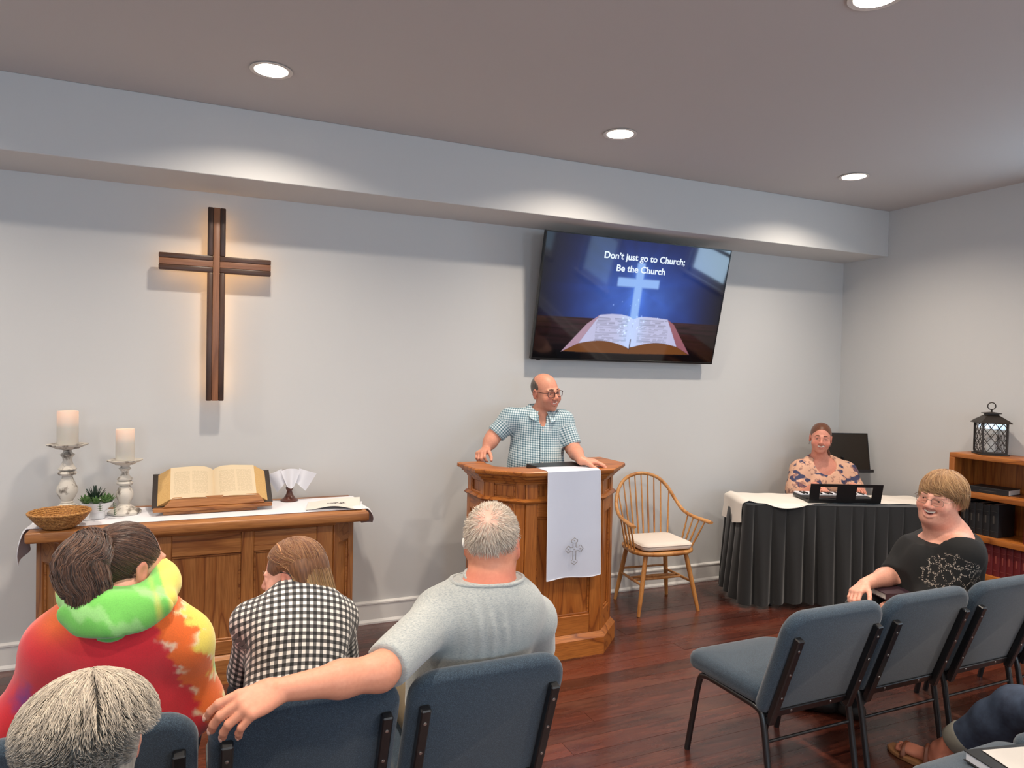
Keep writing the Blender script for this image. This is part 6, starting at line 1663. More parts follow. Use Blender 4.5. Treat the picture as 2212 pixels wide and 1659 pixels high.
strands('ponytail_strands', root, ang, pf, hair_noise(HB + [(118, 82, 58)], 5), 0.0019, 13, parent=None)
# combed-back strands over the skull towards the tie
D = rg.randn(3800, 3); D /= np.linalg.norm(D, axis=1)[:, None]; c0 = A_((0, 0.022, 0.031)); Rr = A_((0.0805, 0.1035, 0.093)); Pl = c0 + D * Rr
keep = (Pl[:, 1] > -0.060 + 0.42 * (Pl[:, 2] - 0.035)) & (Pl[:, 2] > -0.058 + 0.42 * (Pl[:, 1] - 0.06)) & ~((np.abs(Pl[:, 0]) > 0.055) & (Pl[:, 2] < 0.006) & (Pl[:, 1] < 0.042)); D = D[keep]; tgt = unit(A_((0, 0.80, 0.45)))
def pf(t):
    q = D * (1 - 0.5 * t) + tgt * 0.5 * t; q /= np.linalg.norm(q, axis=1)[:, None]; return h3.w(c0 + q * Rr * (1.0 + 0.016 * math.sin(math.pi * t)))
strands('hair_strands', root, D, pf, hair_noise(HB, 6), 0.0012, 7)
bm = BM(); tube(bm, [tail_c[1] + 0.024 * (A_((1, 0, 0.2)) * math.cos(a) + A_((0, 0.5, 0.9)) * math.sin(a)) for a in np.linspace(0, 6.283, 20)], 0.006, 8, cap=False); obj('hair_tie', bm, BLACKPLASTIC, root, 180, shift=off)
gs = Solid(); torso(gs, J, 1.10, bust=1.0, belly=0.4); gs = gs.grow(0.026); neck_cut(gs, J, 0.0, 0.3, 0.17)
for sh, el, wr in ((J['shL'], elL, wrL), (J['shR'], elR, wrR)): gs.cap(sh, el, 0.080, 0.074, 0.05); gs.cap(el, wr, 0.074, 0.055, 0.04)
gs.cut((0, 0, -1), (0, 0, 0.478), region=(J['hip'], 0.35))
def tie_dye(V):
    x, y, z = V.T; rg = np.random.RandomState(2)
    nz = sum(a * np.sin(V @ (rg.randn(3) * f) + p) for f, a, p in ((30, 0.006, 0), (70, 0.006, 1), (120, 0.006, 2), (25, 0.006, 3), (220, 0.005, 4)))
    b1a, b1b = PH(345, 1350, -2.52), PH(430, 1540, -2.52); s = (x - (b1a[0] + (b1b[0] - b1a[0]) * (z - b1a[2]) / (b1b[2] - b1a[2]))) + nz   # metres right of the red edge
    red, org, yel, grn, wht, pur = lin(212, 34, 48), lin(234, 106, 34), lin(236, 214, 92), lin(94, 182, 74), lin(240, 222, 190), lin(96, 52, 130)
    C = np.tile(red, (len(V), 1)); mx = lambda m, c: C.__setitem__(slice(None), C * (1 - m[:, None]) + c[None] * m[:, None])
    mx(smooth01(s, -0.006, 0.008), org); mx(np.exp(-((s - 0.002) / 0.007) ** 2) * (np.sin(z * 90 + x * 40) > 0.35) * 0.8, wht)
    mx(smooth01(s, 0.066, 0.084), yel); mx(np.exp(-((s - 0.078) / 0.007) ** 2) * (np.sin(z * 80 + 1) > 0.2) * 0.7, wht)
    g = smooth01(s, 0.078, 0.100) * smooth01(0.87 - z + nz * 2, 0.0, 0.05); mx(g, grn); mx(smooth01(s, 0.07, 0.10) * smooth01(0.70 - z + nz * 2, 0.0, 0.04), lin(40, 130, 110))
    lft = PH(120, 1345, -2.5); mx(np.exp(-(((x - lft[0]) / 0.06) ** 2 + ((z - lft[2] - 0.02) / 0.05) ** 2)) * 0.9, org)
    lp = PH(62, 1500, -2.45); mx(np.exp(-(((x - lp[0] + nz) / 0.022) ** 2 + ((z - lp[2] + nz) / 0.05) ** 2)) * 0.85, pur)
    return C
TIE = attr_cloth('tie_dye_fleece', bump=(300, 0.12, 0.002))
body_obj('hoodie', gs, TIE, root, 0.0085, (), tie_dye, disp=folds(0.009, 20, [(1, 0, 0.4), (0.2, 0, 1)], 9))
rt, fw, up = torso_frame(J)
hd = Solid(); nb = J['neck']
ringp = [nb + rt * 0.108 * math.sin(a) + fw * (0.020 - 0.098 * math.cos(a)) + up * (0.022 - 0.010 * math.cos(a)) for a in np.linspace(0, 2 * math.pi, 17)]
for i, (a, b) in enumerate(zip(ringp[:-1], ringp[1:])): hd.cap(a, b, 0.043, 0.043, 0.03)
hM = np.stack([rt, unit(fw + up * 0.15), unit(up - fw * 0.15)])
hd.ell(PH(252, 1318, -2.615), (0.140, 0.040, 0.060), hM, 0.05); hd.ell(PH(243, 1346, -2.63), (0.085, 0.036, 0.045), hM, 0.05)
hd.cap(PH(165, 1312, -2.56), PH(240, 1352, -2.645), 0.026, 0.024, 0.03); hd.cap(PH(360, 1296, -2.55), PH(248, 1352, -2.645), 0.028, 0.024, 0.03)
hd.cap(nb - up * 0.02, h3.w((0, 0.02, -0.02)), 0.060, 0.066, 0.03, True)
def hood_col(V):
    q = V - nb; u = q @ rt; v = q @ up; rg = np.random.RandomState(3); nz = sum(a * np.sin(V @ (rg.randn(3) * f) + p) for f, a, p in ((40, 0.016, 0), (90, 0.010, 1), (25, 0.02, 2)))
    C = np.tile(lin(116, 200, 88), (len(V), 1)); mx = lambda m, c: C.__setitem__(slice(None), C * (1 - m[:, None]) + lin(*c)[None] * m[:, None])
    mx(smooth01(np.sin(V @ A_((30, 12, 55)) + nz * 40), 0.4, 0.9) * 0.55, (172, 224, 148)); mx(smooth01(u + nz, 0.085, 0.125), (236, 218, 100)); mx(smooth01(-u + nz - 0.4 * (v + 0.05), 0.11, 0.14), (232, 204, 84))
    mx(np.exp(-((u + 0.01) / 0.03) ** 2 - ((v + 0.055 + nz) / 0.03) ** 2) * 0.6, (70, 160, 66)); mx(np.exp(-((u - 0.08 + nz) / 0.02) ** 2 - ((v + 0.05) / 0.02) ** 2) * 0.7, (236, 232, 220)); return C
def hood_fold(P):
    q = P - nb; u = q @ rt; v = q @ up; return 0.013 * np.exp(-((v + 0.030 + 0.10 * np.abs(u)) / 0.010) ** 2) + folds(0.004, 26, [(1, 0, 0.5)], 4)(P)
body_obj('hood', hd, TIE, root, 0.0075, (), hood_col, disp=hood_fold)
ts_ = Solid()
for x, kx in ((-0.10, -0.40), (0.10, -0.04)): leg(ts_, J['hip'] + A_((x, 0.02, 0)), A_((kx, -1.95, 0.53)), A_((kx, -1.88, 0.09)), 1.1)
ts_ = ts_.grow(0.012); ts_.cut((0, 0, -1), (0, 0, 0.497), region=(J['hip'], 0.30)); body_obj('trousers', ts_, DENIM, root, 0.012)
for kx in (-0.40, -0.04): shoe(root, A_((kx, -1.88, 0.09)), A_((0, 1, 0)))

# ------------------------------------------------------------------ the woman in the black and white check
root = person('woman with a brown and blond bob in a black and white checked shirt, leaning forward', (0.31, -2.30, 0.47))
J = dict(head=PH(630, 1238, -2.10), neck=PH(648, 1298, -2.13), hip=A_((0.32, -2.40, 0.56)), shL=PH(548, 1345, -2.15), shR=PH(728, 1338, -2.15))
h4 = Head(J['head'], 240, 14, -4, 1.0)
elL = PH(530, 1455, -2.05); wrL = A_((0.20, -1.93, 0.60)); elR = PH(746, 1450, -2.05); wrR = A_((0.40, -1.93, 0.60))
so = Solid(); torso(so, J, 0.92, bust=0.7); so = so.grow(-0.010); head_solid(so, h4, 'smile', 0.1, True); h4.cap(so, (0, 0.02, -0.06), (0, 0.04, -0.12), 0.046, 0.050, 0.03); so.cap(h4.w((0, 0.03, -0.10)), J['neck'], 0.050, 0.055, 0.03)
arm(so, J['shL'], elL, wrL, 0.9); arm(so, J['shR'], elR, wrR, 0.9)
hand(so, wrL, A_((0.4, 0.7, -0.3)), A_((0, 0.2, -1)), A_((1, 0, 0)), (20, 25, 15), 0.2, 0.92); hand(so, wrR, A_((-0.4, 0.7, -0.3)), A_((0, 0.2, -1)), A_((-1, 0, 0)), (20, 25, 15), 0.2, 0.92)
for x, kx in ((-0.09, 0.20), (0.09, 0.44)): leg(so, J['hip'] + A_((x, 0.02, 0)), A_((kx, -1.95, 0.51)), A_((kx, -1.90, 0.09)), 0.95)
body_obj('body', so, SKIN, root, 0.009, [(J['head'], 0.125, 0.0036)], lambda V: skin_paint(V, h4, (226, 172, 152)))
off = -A_(root.location); add_face(root, h4, 'smile', (110, 76, 52))
hc = hair_cap(h4, (0.085, 0.108, 0.094), (0, 0.024, 0.033)); h4.cap(hc, (0, 0.085, 0.0), (0, 0.092, -0.100), 0.050, 0.042, 0.04)
for s in (-1, 1): h4.cap(hc, (s * 0.055, 0.062, 0.01), (s * 0.060, 0.060, -0.105), 0.036, 0.022, 0.03)
lcut(hc, h4, (0, -1, 0.55), (0, -0.060, 0.050))
for s in (-1, 1): h4.ell(hc, (s * 0.098, -0.008, -0.030), (0.045, 0.047, 0.054), 0.012, True)
HK = [(92, 54, 34), (128, 80, 50), (160, 118, 78), (112, 72, 46)]
def bobcol(V):
    P = h4.l(V); s = streak([(82, 48, 30), (120, 78, 50), (164, 124, 84)], h4, f=330)(V); m = smooth01(-P[:, 2], 0.02, 0.10) * smooth01(0.07 - P[:, 1], -0.02, 0.04); return s * (1 - 0.8 * m[:, None]) + lin(208, 172, 108) * 0.8 * m[:, None]
body_obj('hair', hc, HAIR, root, 0.005, (), bobcol)
rg = np.random.RandomState(31); n_ = 4200; D = rg.randn(n_, 3); D[:, 2] = np.abs(D[:, 2]) * 0.9 + 0.02; D /= np.linalg.norm(D, axis=1)[:, None]; c0 = A_((0, 0.024, 0.033)); Rr = A_((0.0855, 0.1085, 0.0945))
end = A_([0.0] * 3); az = np.arctan2(D[:, 1], D[:, 0])
keep = ~((D[:, 1] < -0.35) & (D[:, 2] < 0.55)); D = D[keep]; az = az[keep]; n_ = len(D); Lz = rg.uniform(0.120, 0.160, n_); gath = np.where(D[:, 1] < 0.15, 1.0, 0.0); jit = rg.randn(n_, 3) * 0.003
def pf(t):
    # slide down the skull, then hang
    el = np.arcsin(np.clip(D[:, 2], -1, 1)) * (1 - min(1, t * 1.7)); a2 = az + gath * np.sign(D[:, 0]) * np.where(D[:, 0] > 0, 1, 1) * 0.75 * min(1, t * 1.7) * np.where(D[:, 0] > 0, 1, -1) * np.sign(D[:, 0])
    a2 = np.where(gath > 0, np.where(D[:, 0] > 0, az + (0.75 - np.clip(az, -1.2, 0.75)) * min(1, t * 1.7) * 0.9, az + ((math.pi - 0.75) - np.where(az < 0, az + 2 * math.pi, az)) * min(1, t * 1.7) * 0.9), az)
    q = np.stack([np.cos(el) * np.cos(a2), np.cos(el) * np.sin(a2), np.sin(el)], 1); P = c0 + q * Rr * 1.005
    hang = max(0, (t - 0.5) / 0.5); P[:, 2] -= hang * Lz; P[:, :2] *= (1 + 0.06 * hang); return h4.w(P + jit * t)
def bcol(i, t):
    base = hair_noise(HK, 7)(i, t); side = (D[:, 1] < 0.35)[i % len(D)]; m = (smooth01(t, 0.45, 0.95) * np.where(side, 0.75, 0.35))[:, None]; return base * (1 - m) + lin(212, 178, 116) * m
strands('hair_strands', root, D, pf, bcol, 0.0013, 10)
bm = BM(); tube(bm, [h4.w((0.086, 0.000, 0.022)), h4.w((0.089, 0.030, 0.012)), h4.w((0.088, 0.048, -0.012)), h4.w((0.084, 0.050, -0.030))], 0.0016, 6); obj('spectacle_arm', bm, BLACKPLASTIC, root, 180, shift=off)
bm = BM(); tube(bm, [h4.w((0.028, -0.02, 0.117)), h4.w((0.055, 0.0, 0.103)), h4.w((0.074, 0.015, 0.079))], [0.003, 0.0045, 0.003], 8); obj('hair_clip', bm, plain('tortoise_clip', srgb(196, 140, 96), 0.3), root, 180, shift=off)
gs = Solid(); torso(gs, J, 0.92, bust=0.7); gs = gs.grow(0.020)
rt, fw, up = torso_frame(J)
gs.ell(J['hip'] + (J['neck'] - J['hip']) * 0.72 - fw * 0.055, (0.155, 0.075, 0.16), np.stack([rt, fw, up]), 0.06)
for sh, el, wr in ((J['shL'], elL, wrL), (J['shR'], elR, wrR)): gs.cap(sh, el, 0.066, 0.058, 0.035); gs.cap(el, wr, 0.057, 0.042, 0.03)
gs.cut((0, 0, -1), (0, 0, 0.478), region=(J['hip'], 0.3)); gs.ell(J['neck'] + up * 0.07 + fw * 0.03, (0.066, 0.070, 0.070), np.stack([rt, fw, up]), 0.008, True)
SH4 = gingham('black_white_gingham', 0.0235, srgb(226, 222, 216), srgb(96, 94, 94), srgb(18, 18, 20))
w4 = weave_uv(J, [(J['shL'], elL, 0.085), (J['shR'], elR, 0.085)])
body_obj('shirt', gs, SH4, root, 0.0065, (), uv=w4, disp=folds(0.005, 24, [(1, 0, 0.5), (0.3, 0, 1)], 12))
collar(root, J['neck'] + up * 0.018 + fw * 0.012, rt, fw, up, 0.060, 0.088, SH4, 0.04, 25, 0.02, weave_uv(J, []))
bm = BM(); V4 = A_([v.co[:] for v in root.children[-2].data.vertices]) + A_(root.location) if False else None
ts_ = Solid()
for x, kx in ((-0.09, 0.20), (0.09, 0.44)): leg(ts_, J['hip'] + A_((x, 0.02, 0)), A_((kx, -1.95, 0.51)), A_((kx, -1.90, 0.09)), 0.95)
ts_ = ts_.grow(0.010); ts_.cut((0, 0, -1), (0, 0, 0.497), region=(J['hip'], 0.30)); body_obj('trousers', ts_, NAVY, root, 0.012)
for kx in (0.20, 0.44): shoe(root, A_((kx, -1.90, 0.09)), A_((0, 1, 0)))

# ------------------------------------------------------------------ the pianist
root = person('smiling woman in a peach and navy floral blouse sitting at the keyboard', (4.93, -0.27, 0.50))
J = dict(head=PH(1773, 946, -0.39), neck=PH(1772, 996, -0.34), hip=A_((4.94, -0.27, 0.58)), shR=PH(1728, 1016, -0.30), shL=PH(1828, 1018, -0.42))
h5 = Head(J['head'], -44, 2, 4, 1.05)
elR = J['shR'] + A_((-0.10, -0.06, -0.26)); wrR = A_((4.62, -0.53, 0.86)); elL = J['shL'] + A_((0.03, -0.10, -0.26)); wrL = A_((4.90, -0.66, 0.86))
so = Solid(); torso(so, J, 1.05, bust=1.0, belly=0.3); head_solid(so, h5, 'smile', 0.4, True); h5.cap(so, (0, 0.020, -0.06), (0, 0.035, -0.14), 0.044, 0.050, 0.03); so.cap(h5.w((0, 0.025, -0.11)), J['neck'], 0.050, 0.058, 0.03)
arm(so, J['shR'], elR, wrR, 1.1); arm(so, J['shL'], elL, wrL, 1.1)
hand(so, wrR, A_((-0.15, -0.9, -0.1)), A_((0, 0, -1)), A_((1, 0, 0)), (20, 25, 15), 0.25, 0.92); hand(so, wrL, A_((-0.2, -0.9, -0.1)), A_((0, 0, -1)), A_((-1, 0, 0)), (20, 25, 15), 0.25, 0.92)
for x in (-0.10, 0.10): leg(so, J['hip'] + A_((x, -0.01, 0)), A_((4.86 + x * 1.3, -0.60, 0.54)), A_((4.84 + x * 1.3, -0.58, 0.09)), 1.05)
body_obj('body', so, SKIN, root, 0.010, [(J['head'], 0.125, 0.0036)], lambda V: skin_paint(V, h5, (220, 150, 128), red=(204, 116, 98)))
off = -A_(root.location); add_face(root, h5, 'smile', (120, 76, 54))
hc = hair_cap(h5, (0.0795, 0.101, 0.0915), (0, 0.021, 0.031)); h5.ell(hc, (0, -0.088, 0.004), (0.066, 0.066, 0.072), 0.006, True); lcut(hc, h5, (0, 0.3, -1), (0, 0.06, -0.05))
for s in (-1, 1): h5.ell(hc, (s * 0.092, -0.012, -0.030), (0.03, 0.040, 0.045), 0.01, True)
h5.ell(hc, (0, 0.115, -0.01), (0.045, 0.04, 0.045), 0.02); h5.cap(hc, (0.03, 0.10, -0.03), (0.075, 0.05, -0.13), 0.022, 0.014, 0.02)
body_obj('hair', hc, HAIR, root, 0.005, (), streak([(84, 48, 32), (116, 68, 44), (146, 94, 60)], h5, f=300))
bm = BM()
for s in (-1, 1): tube(bm, [h5.w((s * 0.079, 0.012, -0.040)), h5.w((s * 0.080, 0.012, -0.060))], [0.0025, 0.004], 6)
obj('earring', bm, STEEL, root, 180, shift=off)
gs = Solid(); torso(gs, J, 1.05, bust=1.0, belly=0.3); gs = gs.grow(0.016)
for sh, el in ((J['shR'], elR), (J['shL'], elL)): m_ = sh + (el - sh) * 0.6; gs.cap(sh, m_, 0.078, 0.092, 0.05); gs.cap(m_, sh + (el - sh) * 0.85, 0.092, 0.070, 0.03); gs.cut(unit(el - sh), sh + (el - sh) * 0.9, region=(el, 0.15))
rt, fw, up = torso_frame(J); M = np.stack([rt, fw, up])
gs.ell(J['neck'] + up * 0.02 + fw * 0.085, (0.098, 0.085, 0.115), M, 0.01, True); gs.ell(J['neck'] + up * 0.085, (0.105, 0.09, 0.085), M, 0.01, True)
gs.cut((0, 0, -1), (0, 0, 0.53), region=(J['hip'], 0.4))
def floral():
    n = N('peach_navy_floral'); v = n.coords(); a = n.noise(n.mapping(v, (1, 1, 1.5)), 11, 1.5, 0.5, 0.5); b = n.noise(v, 24, 3, 0.6, 0.8)
    c = n.ramp(a, [(0.0, srgb(224, 176, 148)), (0.54, srgb(224, 176, 148)), (0.57, srgb(62, 66, 98))]); c = n.mix(n.ramp(b, [(0.56, G(0)), (0.62, G(0.7))]), c, srgb(140, 92, 88)); n.set(col=c, rough=0.8); return n.m
FLOR = floral(); body_obj('blouse', gs, FLOR, root, 0.0075, (), disp=folds(0.005, 34, [(1, 0, 0.3)], 6))
ts_ = Solid()
for x in (-0.10, 0.10): leg(ts_, J['hip'] + A_((x, -0.01, 0)), A_((4.86 + x * 1.3, -0.60, 0.54)), A_((4.84 + x * 1.3, -0.58, 0.09)), 1.05)
ts_ = ts_.grow(0.010); ts_.cut((0, 0, -1), (0, 0, 0.507), region=(J['hip'], 0.25)); body_obj('trousers', ts_, NAVY, root, 0.013)
for x in (-0.13, 0.13): shoe(root, A_((4.84 + x, -0.58, 0.09)), A_((-0.3, -1, 0)))
bn = thing('keyboard_bench', 'low black padded bench under the pianist behind the keyboard table', 'bench', (4.95, -0.26, 0), R(-12))
bm = BM(); bx(bm, -0.28, 0.28, -0.15, 0.15, 0.45, 0.50, 0.012, 2); obj('seat', bm, BLACKCLOTH, bn)
for sx in (-1, 1):
    for sy in (-1, 1): bm = BM(); bx(bm, sx * 0.25 - 0.018, sx * 0.25 + 0.018, sy * 0.12 - 0.018, sy * 0.12 + 0.018, 0, 0.45, 0.003); obj('leg', bm, BLACKMETAL, bn)

# ------------------------------------------------------------------ the woman in black
root = person('laughing woman with short fair hair and glasses in a black top, turned in her chair', (3.44, -2.36, 0.47))
J = dict(head=PH(2032, 1074, -2.40), neck=PH(2054, 1154, -2.40), hip=A_((3.51, -2.37, 0.58)), shR=PH(1996, 1184, -2.21), shL=PH(2078, 1196, -2.55))
h6 = Head(J['head'], -82, 3, 7, 1.06, 1.06)
elR = PH(1938, 1238, -2.24); wrR = PH(1868, 1262, -2.28); elL = PH(2044, 1292, -2.53); wrL = A_((3.22, -2.42, 0.66))
so = Solid(); torso(so, J, 1.22, bust=1.15, belly=1.0); so = so.grow(-0.012); head_solid(so, h6, 'laugh', 1.3, True); h6.cap(so, (0, 0.010, -0.07), (0, 0.03, -0.14), 0.066, 0.074, 0.04); so.cap(h6.w((0, 0.02, -0.11)), J['neck'], 0.070, 0.085, 0.04)
h6.ell(so, (0, -0.035, -0.105), (0.055, 0.045, 0.03), 0.03)
arm(so, J['shR'], elR, wrR, 1.08); arm(so, J['shL'], elL, wrL, 1.12)
hand(so, wrR, PH(1842, 1286, -2.30) - wrR, A_((0.5, -0.1, -0.8)), A_((0, -1, 0.1)), (28, 35, 25), 0.12, 0.98); hand(so, wrL, A_((-0.8, 0.4, -0.2)), A_((0, 0, -1)), A_((0, 1, 0)), (20, 25, 15), 0.2, 0.98)
KN = [(A_((3.14, -2.22, 0.55)), A_((3.02, -2.10, 0.09))), (A_((3.16, -2.44, 0.55)), A_((3.10, -2.20, 0.09)))]
for (kn, an), y in zip(KN, (0.10, -0.10)): leg(so, J['hip'] + A_((-0.04, y, 0)), kn, an, 1.2)
body_obj('body', so, SKIN, root, 0.010, [(J['head'], 0.14, 0.0033), ((wrR + PH(1842, 1286, -2.3)) / 2, 0.08, 0.0036)], lambda V: skin_paint(V, h6, (228, 168, 146), lip=(176, 84, 80), red=(214, 132, 112)))
off = -A_(root.location); add_face(root, h6, 'laugh', (150, 112, 80))
bm = BM(); bmesh.ops.create_uvsphere(bm, u_segments=12, v_segments=8, radius=1.0); bm.transform(Matrix.Diagonal((0.019, 0.010, 0.010, 1))); mo = obj('mouth_interior', bm, MOUTHIN, root, 180); mo.matrix_local = Matrix.Translation(Vector(h6.w((0, -0.082, -0.0665)) + off)) @ Matrix(h6.M.tolist()).to_4x4()
HF = [(128, 92, 58), (168, 126, 84), (196, 158, 112), (150, 110, 72)]
hc = hair_cap(h6, (0.090, 0.112, 0.098), (0, 0.026, 0.034))
h6.ell(hc, (0, 0.085, -0.015), (0.074, 0.050, 0.062), 0.03)
lcut(hc, h6, (0, -1, -0.30), (0, -0.090, 0.030)); h6.ell(hc, (0, -0.075, -0.030), (0.066, 0.052, 0.056), 0.008, True); lcut(hc, h6, (0, 0.1, -1), (0, 0.06, -0.075))
body_obj('hair', hc, HAIR, root, 0.005, (), streak([(128, 92, 56), (166, 124, 80), (200, 164, 116)], h6, f=280))
rg = np.random.RandomState(41); n_ = 4600; D = rg.randn(n_, 3); D[:, 2] = np.abs(D[:, 2]) - rg.uniform(0, 0.35, n_) * (D[:, 1] > -0.1) + 0.05; D /= np.linalg.norm(D, axis=1)[:, None]; az = np.arctan2(D[:, 1], D[:, 0]); c0 = A_((0, 0.026, 0.034)); Rr = A_((0.0905, 0.1125, 0.0985)); jit = rg.randn(n_, 3) * 0.004; fr_ = D[:, 1] < -0.2; Lz = np.where(fr_, rg.uniform(0.0, 0.022, n_), rg.uniform(0.02, 0.06, n_)); swp = rg.uniform(0.25, 0.85, n_)
def pf(t):
    e0 = np.arcsin(np.clip(D[:, 2], -1, 1)); e1 = np.where(fr_, 0.10 + 0.16 * np.sin(az * 3.0 + 0.6), -0.14); el = e0 + (np.minimum(e1, e0) - e0) * min(1, t * 1.4); a2 = az + np.where(fr_, swp * t, 0)
    q = np.stack([np.cos(el) * np.cos(a2), np.cos(el) * np.sin(a2), np.sin(el)], 1); P = c0 + q * Rr * (1.0 + 0.02 * math.sin(3 * t)); P[:, 2] -= max(0, t - 0.6) / 0.4 * Lz; return h6.w(P + jit * t)
strands('hair_strands', root, D, pf, hair_noise(HF, 9), 0.0010, 9)
spectacles(root, h6, plain('thin_gold_frames', srgb(150, 130, 116), 0.3, 0.7), 0.0011, (0.0245, 0.0175), drop=-0.004)
gs = Solid(); torso(gs, J, 1.22, bust=1.15, belly=1.0); gs = gs.grow(0.016); rt, fw, up = torso_frame(J); M = np.stack([rt, fw, up])
gs.cap(J['shR'], elR, 0.078, 0.064, 0.05); gs.cap(J['shL'], elL, 0.086, 0.076, 0.05); gs.cap(elR, elR + (wrR - elR) * 0.2, 0.062, 0.058, 0.03); gs.cap(elL, elL + (wrL - elL) * 0.5, 0.074, 0.065, 0.03)
gs.cut(unit(wrR - elR), elR + (wrR - elR) * 0.16, region=(wrR, 0.22))
neck_cut(gs, J, -0.012, 0.28, 0.24)
gs.cut((0, 0, -1), (0, 0, 0.50), region=(J['hip'], 0.45))
def lace():
    n = N('black_top_with_lace_sleeve'); p = n.pos(); c = J['shL'] * 0.45 + elL * 0.55
    d = n.n('ShaderNodeVectorMath', operation='DISTANCE'); n.put(d, 0, n.n('ShaderNodeAttribute', attribute_name='weave').outputs['Vector']); n.put(d, 1, tuple(c - A_(root.location)))
    m = n.ramp(n.math('ADD', d.outputs['Value'], n.math('MULTIPLY', n.math('SUBTRACT', n.noise(n.coords(), 14, 2), 0.5), 0.08)), [(0.128, G(1)), (0.136, G(0))])
    vo = n.n('ShaderNodeTexVoronoi', feature='DISTANCE_TO_EDGE'); n.put(vo, 'Vector', n.coords()); vo.inputs['Scale'].default_value = 24
    v2 = n.n('ShaderNodeTexVoronoi'); n.put(v2, 'Vector', n.coords()); v2.inputs['Scale'].default_value = 170
    k = n.math('MULTIPLY', n.math('LESS_THAN', vo.outputs[0], 0.10), n.math('LESS_THAN', v2.outputs[0], 0.42)); k = n.math('MULTIPLY', k, m)
    n.set(col=n.mix(k, srgb(17, 17, 18), srgb(170, 158, 146)), rough=0.9); n.bump(n.noise(n.coords(), 400, 2), 0.1, 0.002); return n.m
body_obj('black_top', gs, lace(), root, 0.0085, (), uv=lambda V: V - A_(root.location), disp=folds(0.005, 20, [(1, 0.3, 0.4)], 14))
nkp = smooth_path([h6.w((-0.06, 0.03, -0.135)), J['neck'] + fw * 0.09 + rt * 0.05 - up * 0.02, J['neck'] + fw * 0.125 - up * 0.055, J['neck'] + fw * 0.09 - rt * 0.05 - up * 0.02, h6.w((0.06, 0.03, -0.135))], 6)
ts_ = Solid()
for (kn, an), y in zip(KN, (0.10, -0.10)): leg(ts_, J['hip'] + A_((-0.04, y, 0)), kn, an, 1.2)
ts_ = ts_.grow(0.010); ts_.cut((0, 0, -1), (0, 0, 0.499), region=(J['hip'], 0.3)); body_obj('trousers', ts_, BLACKCLOTH, root, 0.012)
for kn, an in KN: shoe(root, an, an - kn)
pb_ = hit(1884, 1283, 1, -2.33)
bk2 = thing('small_bible', 'dark purple book lying on the lap of the woman in black', 'book', (3.235, -2.32, 0.655), R(70)); bk2.rotation_euler = (0, R(0), R(75))
bm = BM(); bx(bm, -0.07, 0.07, -0.10, 0.10, 0.003, 0.028); obj('page_block', bm, WPAGE, bk2)
bm = BM(); bx(bm, -0.074, 0.074, -0.104, 0.104, 0, 0.003); bx(bm, -0.074, 0.074, -0.104, 0.104, 0.028, 0.031); bx(bm, -0.077, -0.073, -0.104, 0.104, 0, 0.031); obj('cover', bm, plain('purple_leather', srgb(52, 34, 44), 0.5), bk2)

# ------------------------------------------------------------------ the grey-haired person in the second row
root = person('person with short ash grey layered hair sitting behind the tie-dye hoodie', (-0.18, -3.55, 0.47))
J = dict(head=PH(199, 1592, -3.36), hip=A_((-0.17, -3.56, 0.57)))
J['neck'] = J['head'] + A_((-0.005, -0.035, -0.16)); J['shL'] = J['neck'] + A_((-0.19, 0, -0.07)); J['shR'] = J['neck'] + A_((0.19, -0.02, -0.07))
h7 = Head(J['head'], 165, 8, 0, 0.95)
elL = J['shL'] + A_((-0.06, 0.05, -0.27)); wrL = elL + A_((0.12, 0.20, -0.03)); elR = J['shR'] + A_((0.06, 0.05, -0.27)); wrR = elR + A_((-0.12, 0.20, -0.03))
so = Solid(); torso(so, J, 1.0, bust=0.8); so = so.grow(-0.010); head_solid(so, h7, 'none', 0.3, True); h7.cap(so, (0, 0.02, -0.06), (0, 0.035, -0.14), 0.050, 0.055, 0.03); so.cap(h7.w((0, 0.03, -0.12)), J['neck'], 0.055, 0.06, 0.03)
arm(so, J['shL'], elL, wrL); arm(so, J['shR'], elR, wrR); hand(so, wrL, A_((0.5, 0.8, -0.2)), A_((0, 0, -1)), A_((1, 0, 0)), (20, 25, 15), 0.2, 0.92); hand(so, wrR, A_((-0.5, 0.8, -0.2)), A_((0, 0, -1)), A_((-1, 0, 0)), (20, 25, 15), 0.2, 0.92)
for x in (-0.10, 0.10): leg(so, J['hip'] + A_((x, 0.02, 0)), A_((-0.17 + x * 1.4, -3.15, 0.52)), A_((-0.17 + x * 1.4, -3.08, 0.09)))
body_obj('body', so, SKIN, root, 0.010, [(J['head'], 0.125, 0.0045)], lambda V: skin_paint(V, h7, (220, 164, 142)))
off = -A_(root.location)
HG = [(120, 112, 104), (150, 140, 128), (188, 174, 154), (206, 192, 172), (170, 158, 142), (140, 130, 120)]
hc = hair_cap(h7, (0.0815, 0.103, 0.0935), (0, 0.022, 0.031)); h7.ell(hc, (0, 0.075, -0.035), (0.070, 0.048, 0.070), 0.04); lcut(hc, h7, (0, -1, 0.3), (0, -0.070, 0.04))
for s in (-1, 1): h7.ell(hc, (s * 0.094, -0.018, -0.035), (0.04, 0.040, 0.046), 0.012, True); h7.cap(hc, (s * 0.068, 0.04, 0.02), (s * 0.066, 0.05, -0.09), 0.024, 0.018, 0.03)
lcut(hc, h7, (0, 0.15, -1), (0, 0.07, -0.115))
body_obj('hair', hc, HAIR, root, 0.0045, (), streak([(136, 128, 118), (164, 154, 140), (186, 174, 158)], h7))
rg = np.random.RandomState(51); n_ = 15000; D = rg.randn(n_, 3); D /= np.linalg.norm(D, axis=1)[:, None]; D = D[D[:, 2] > -0.72]
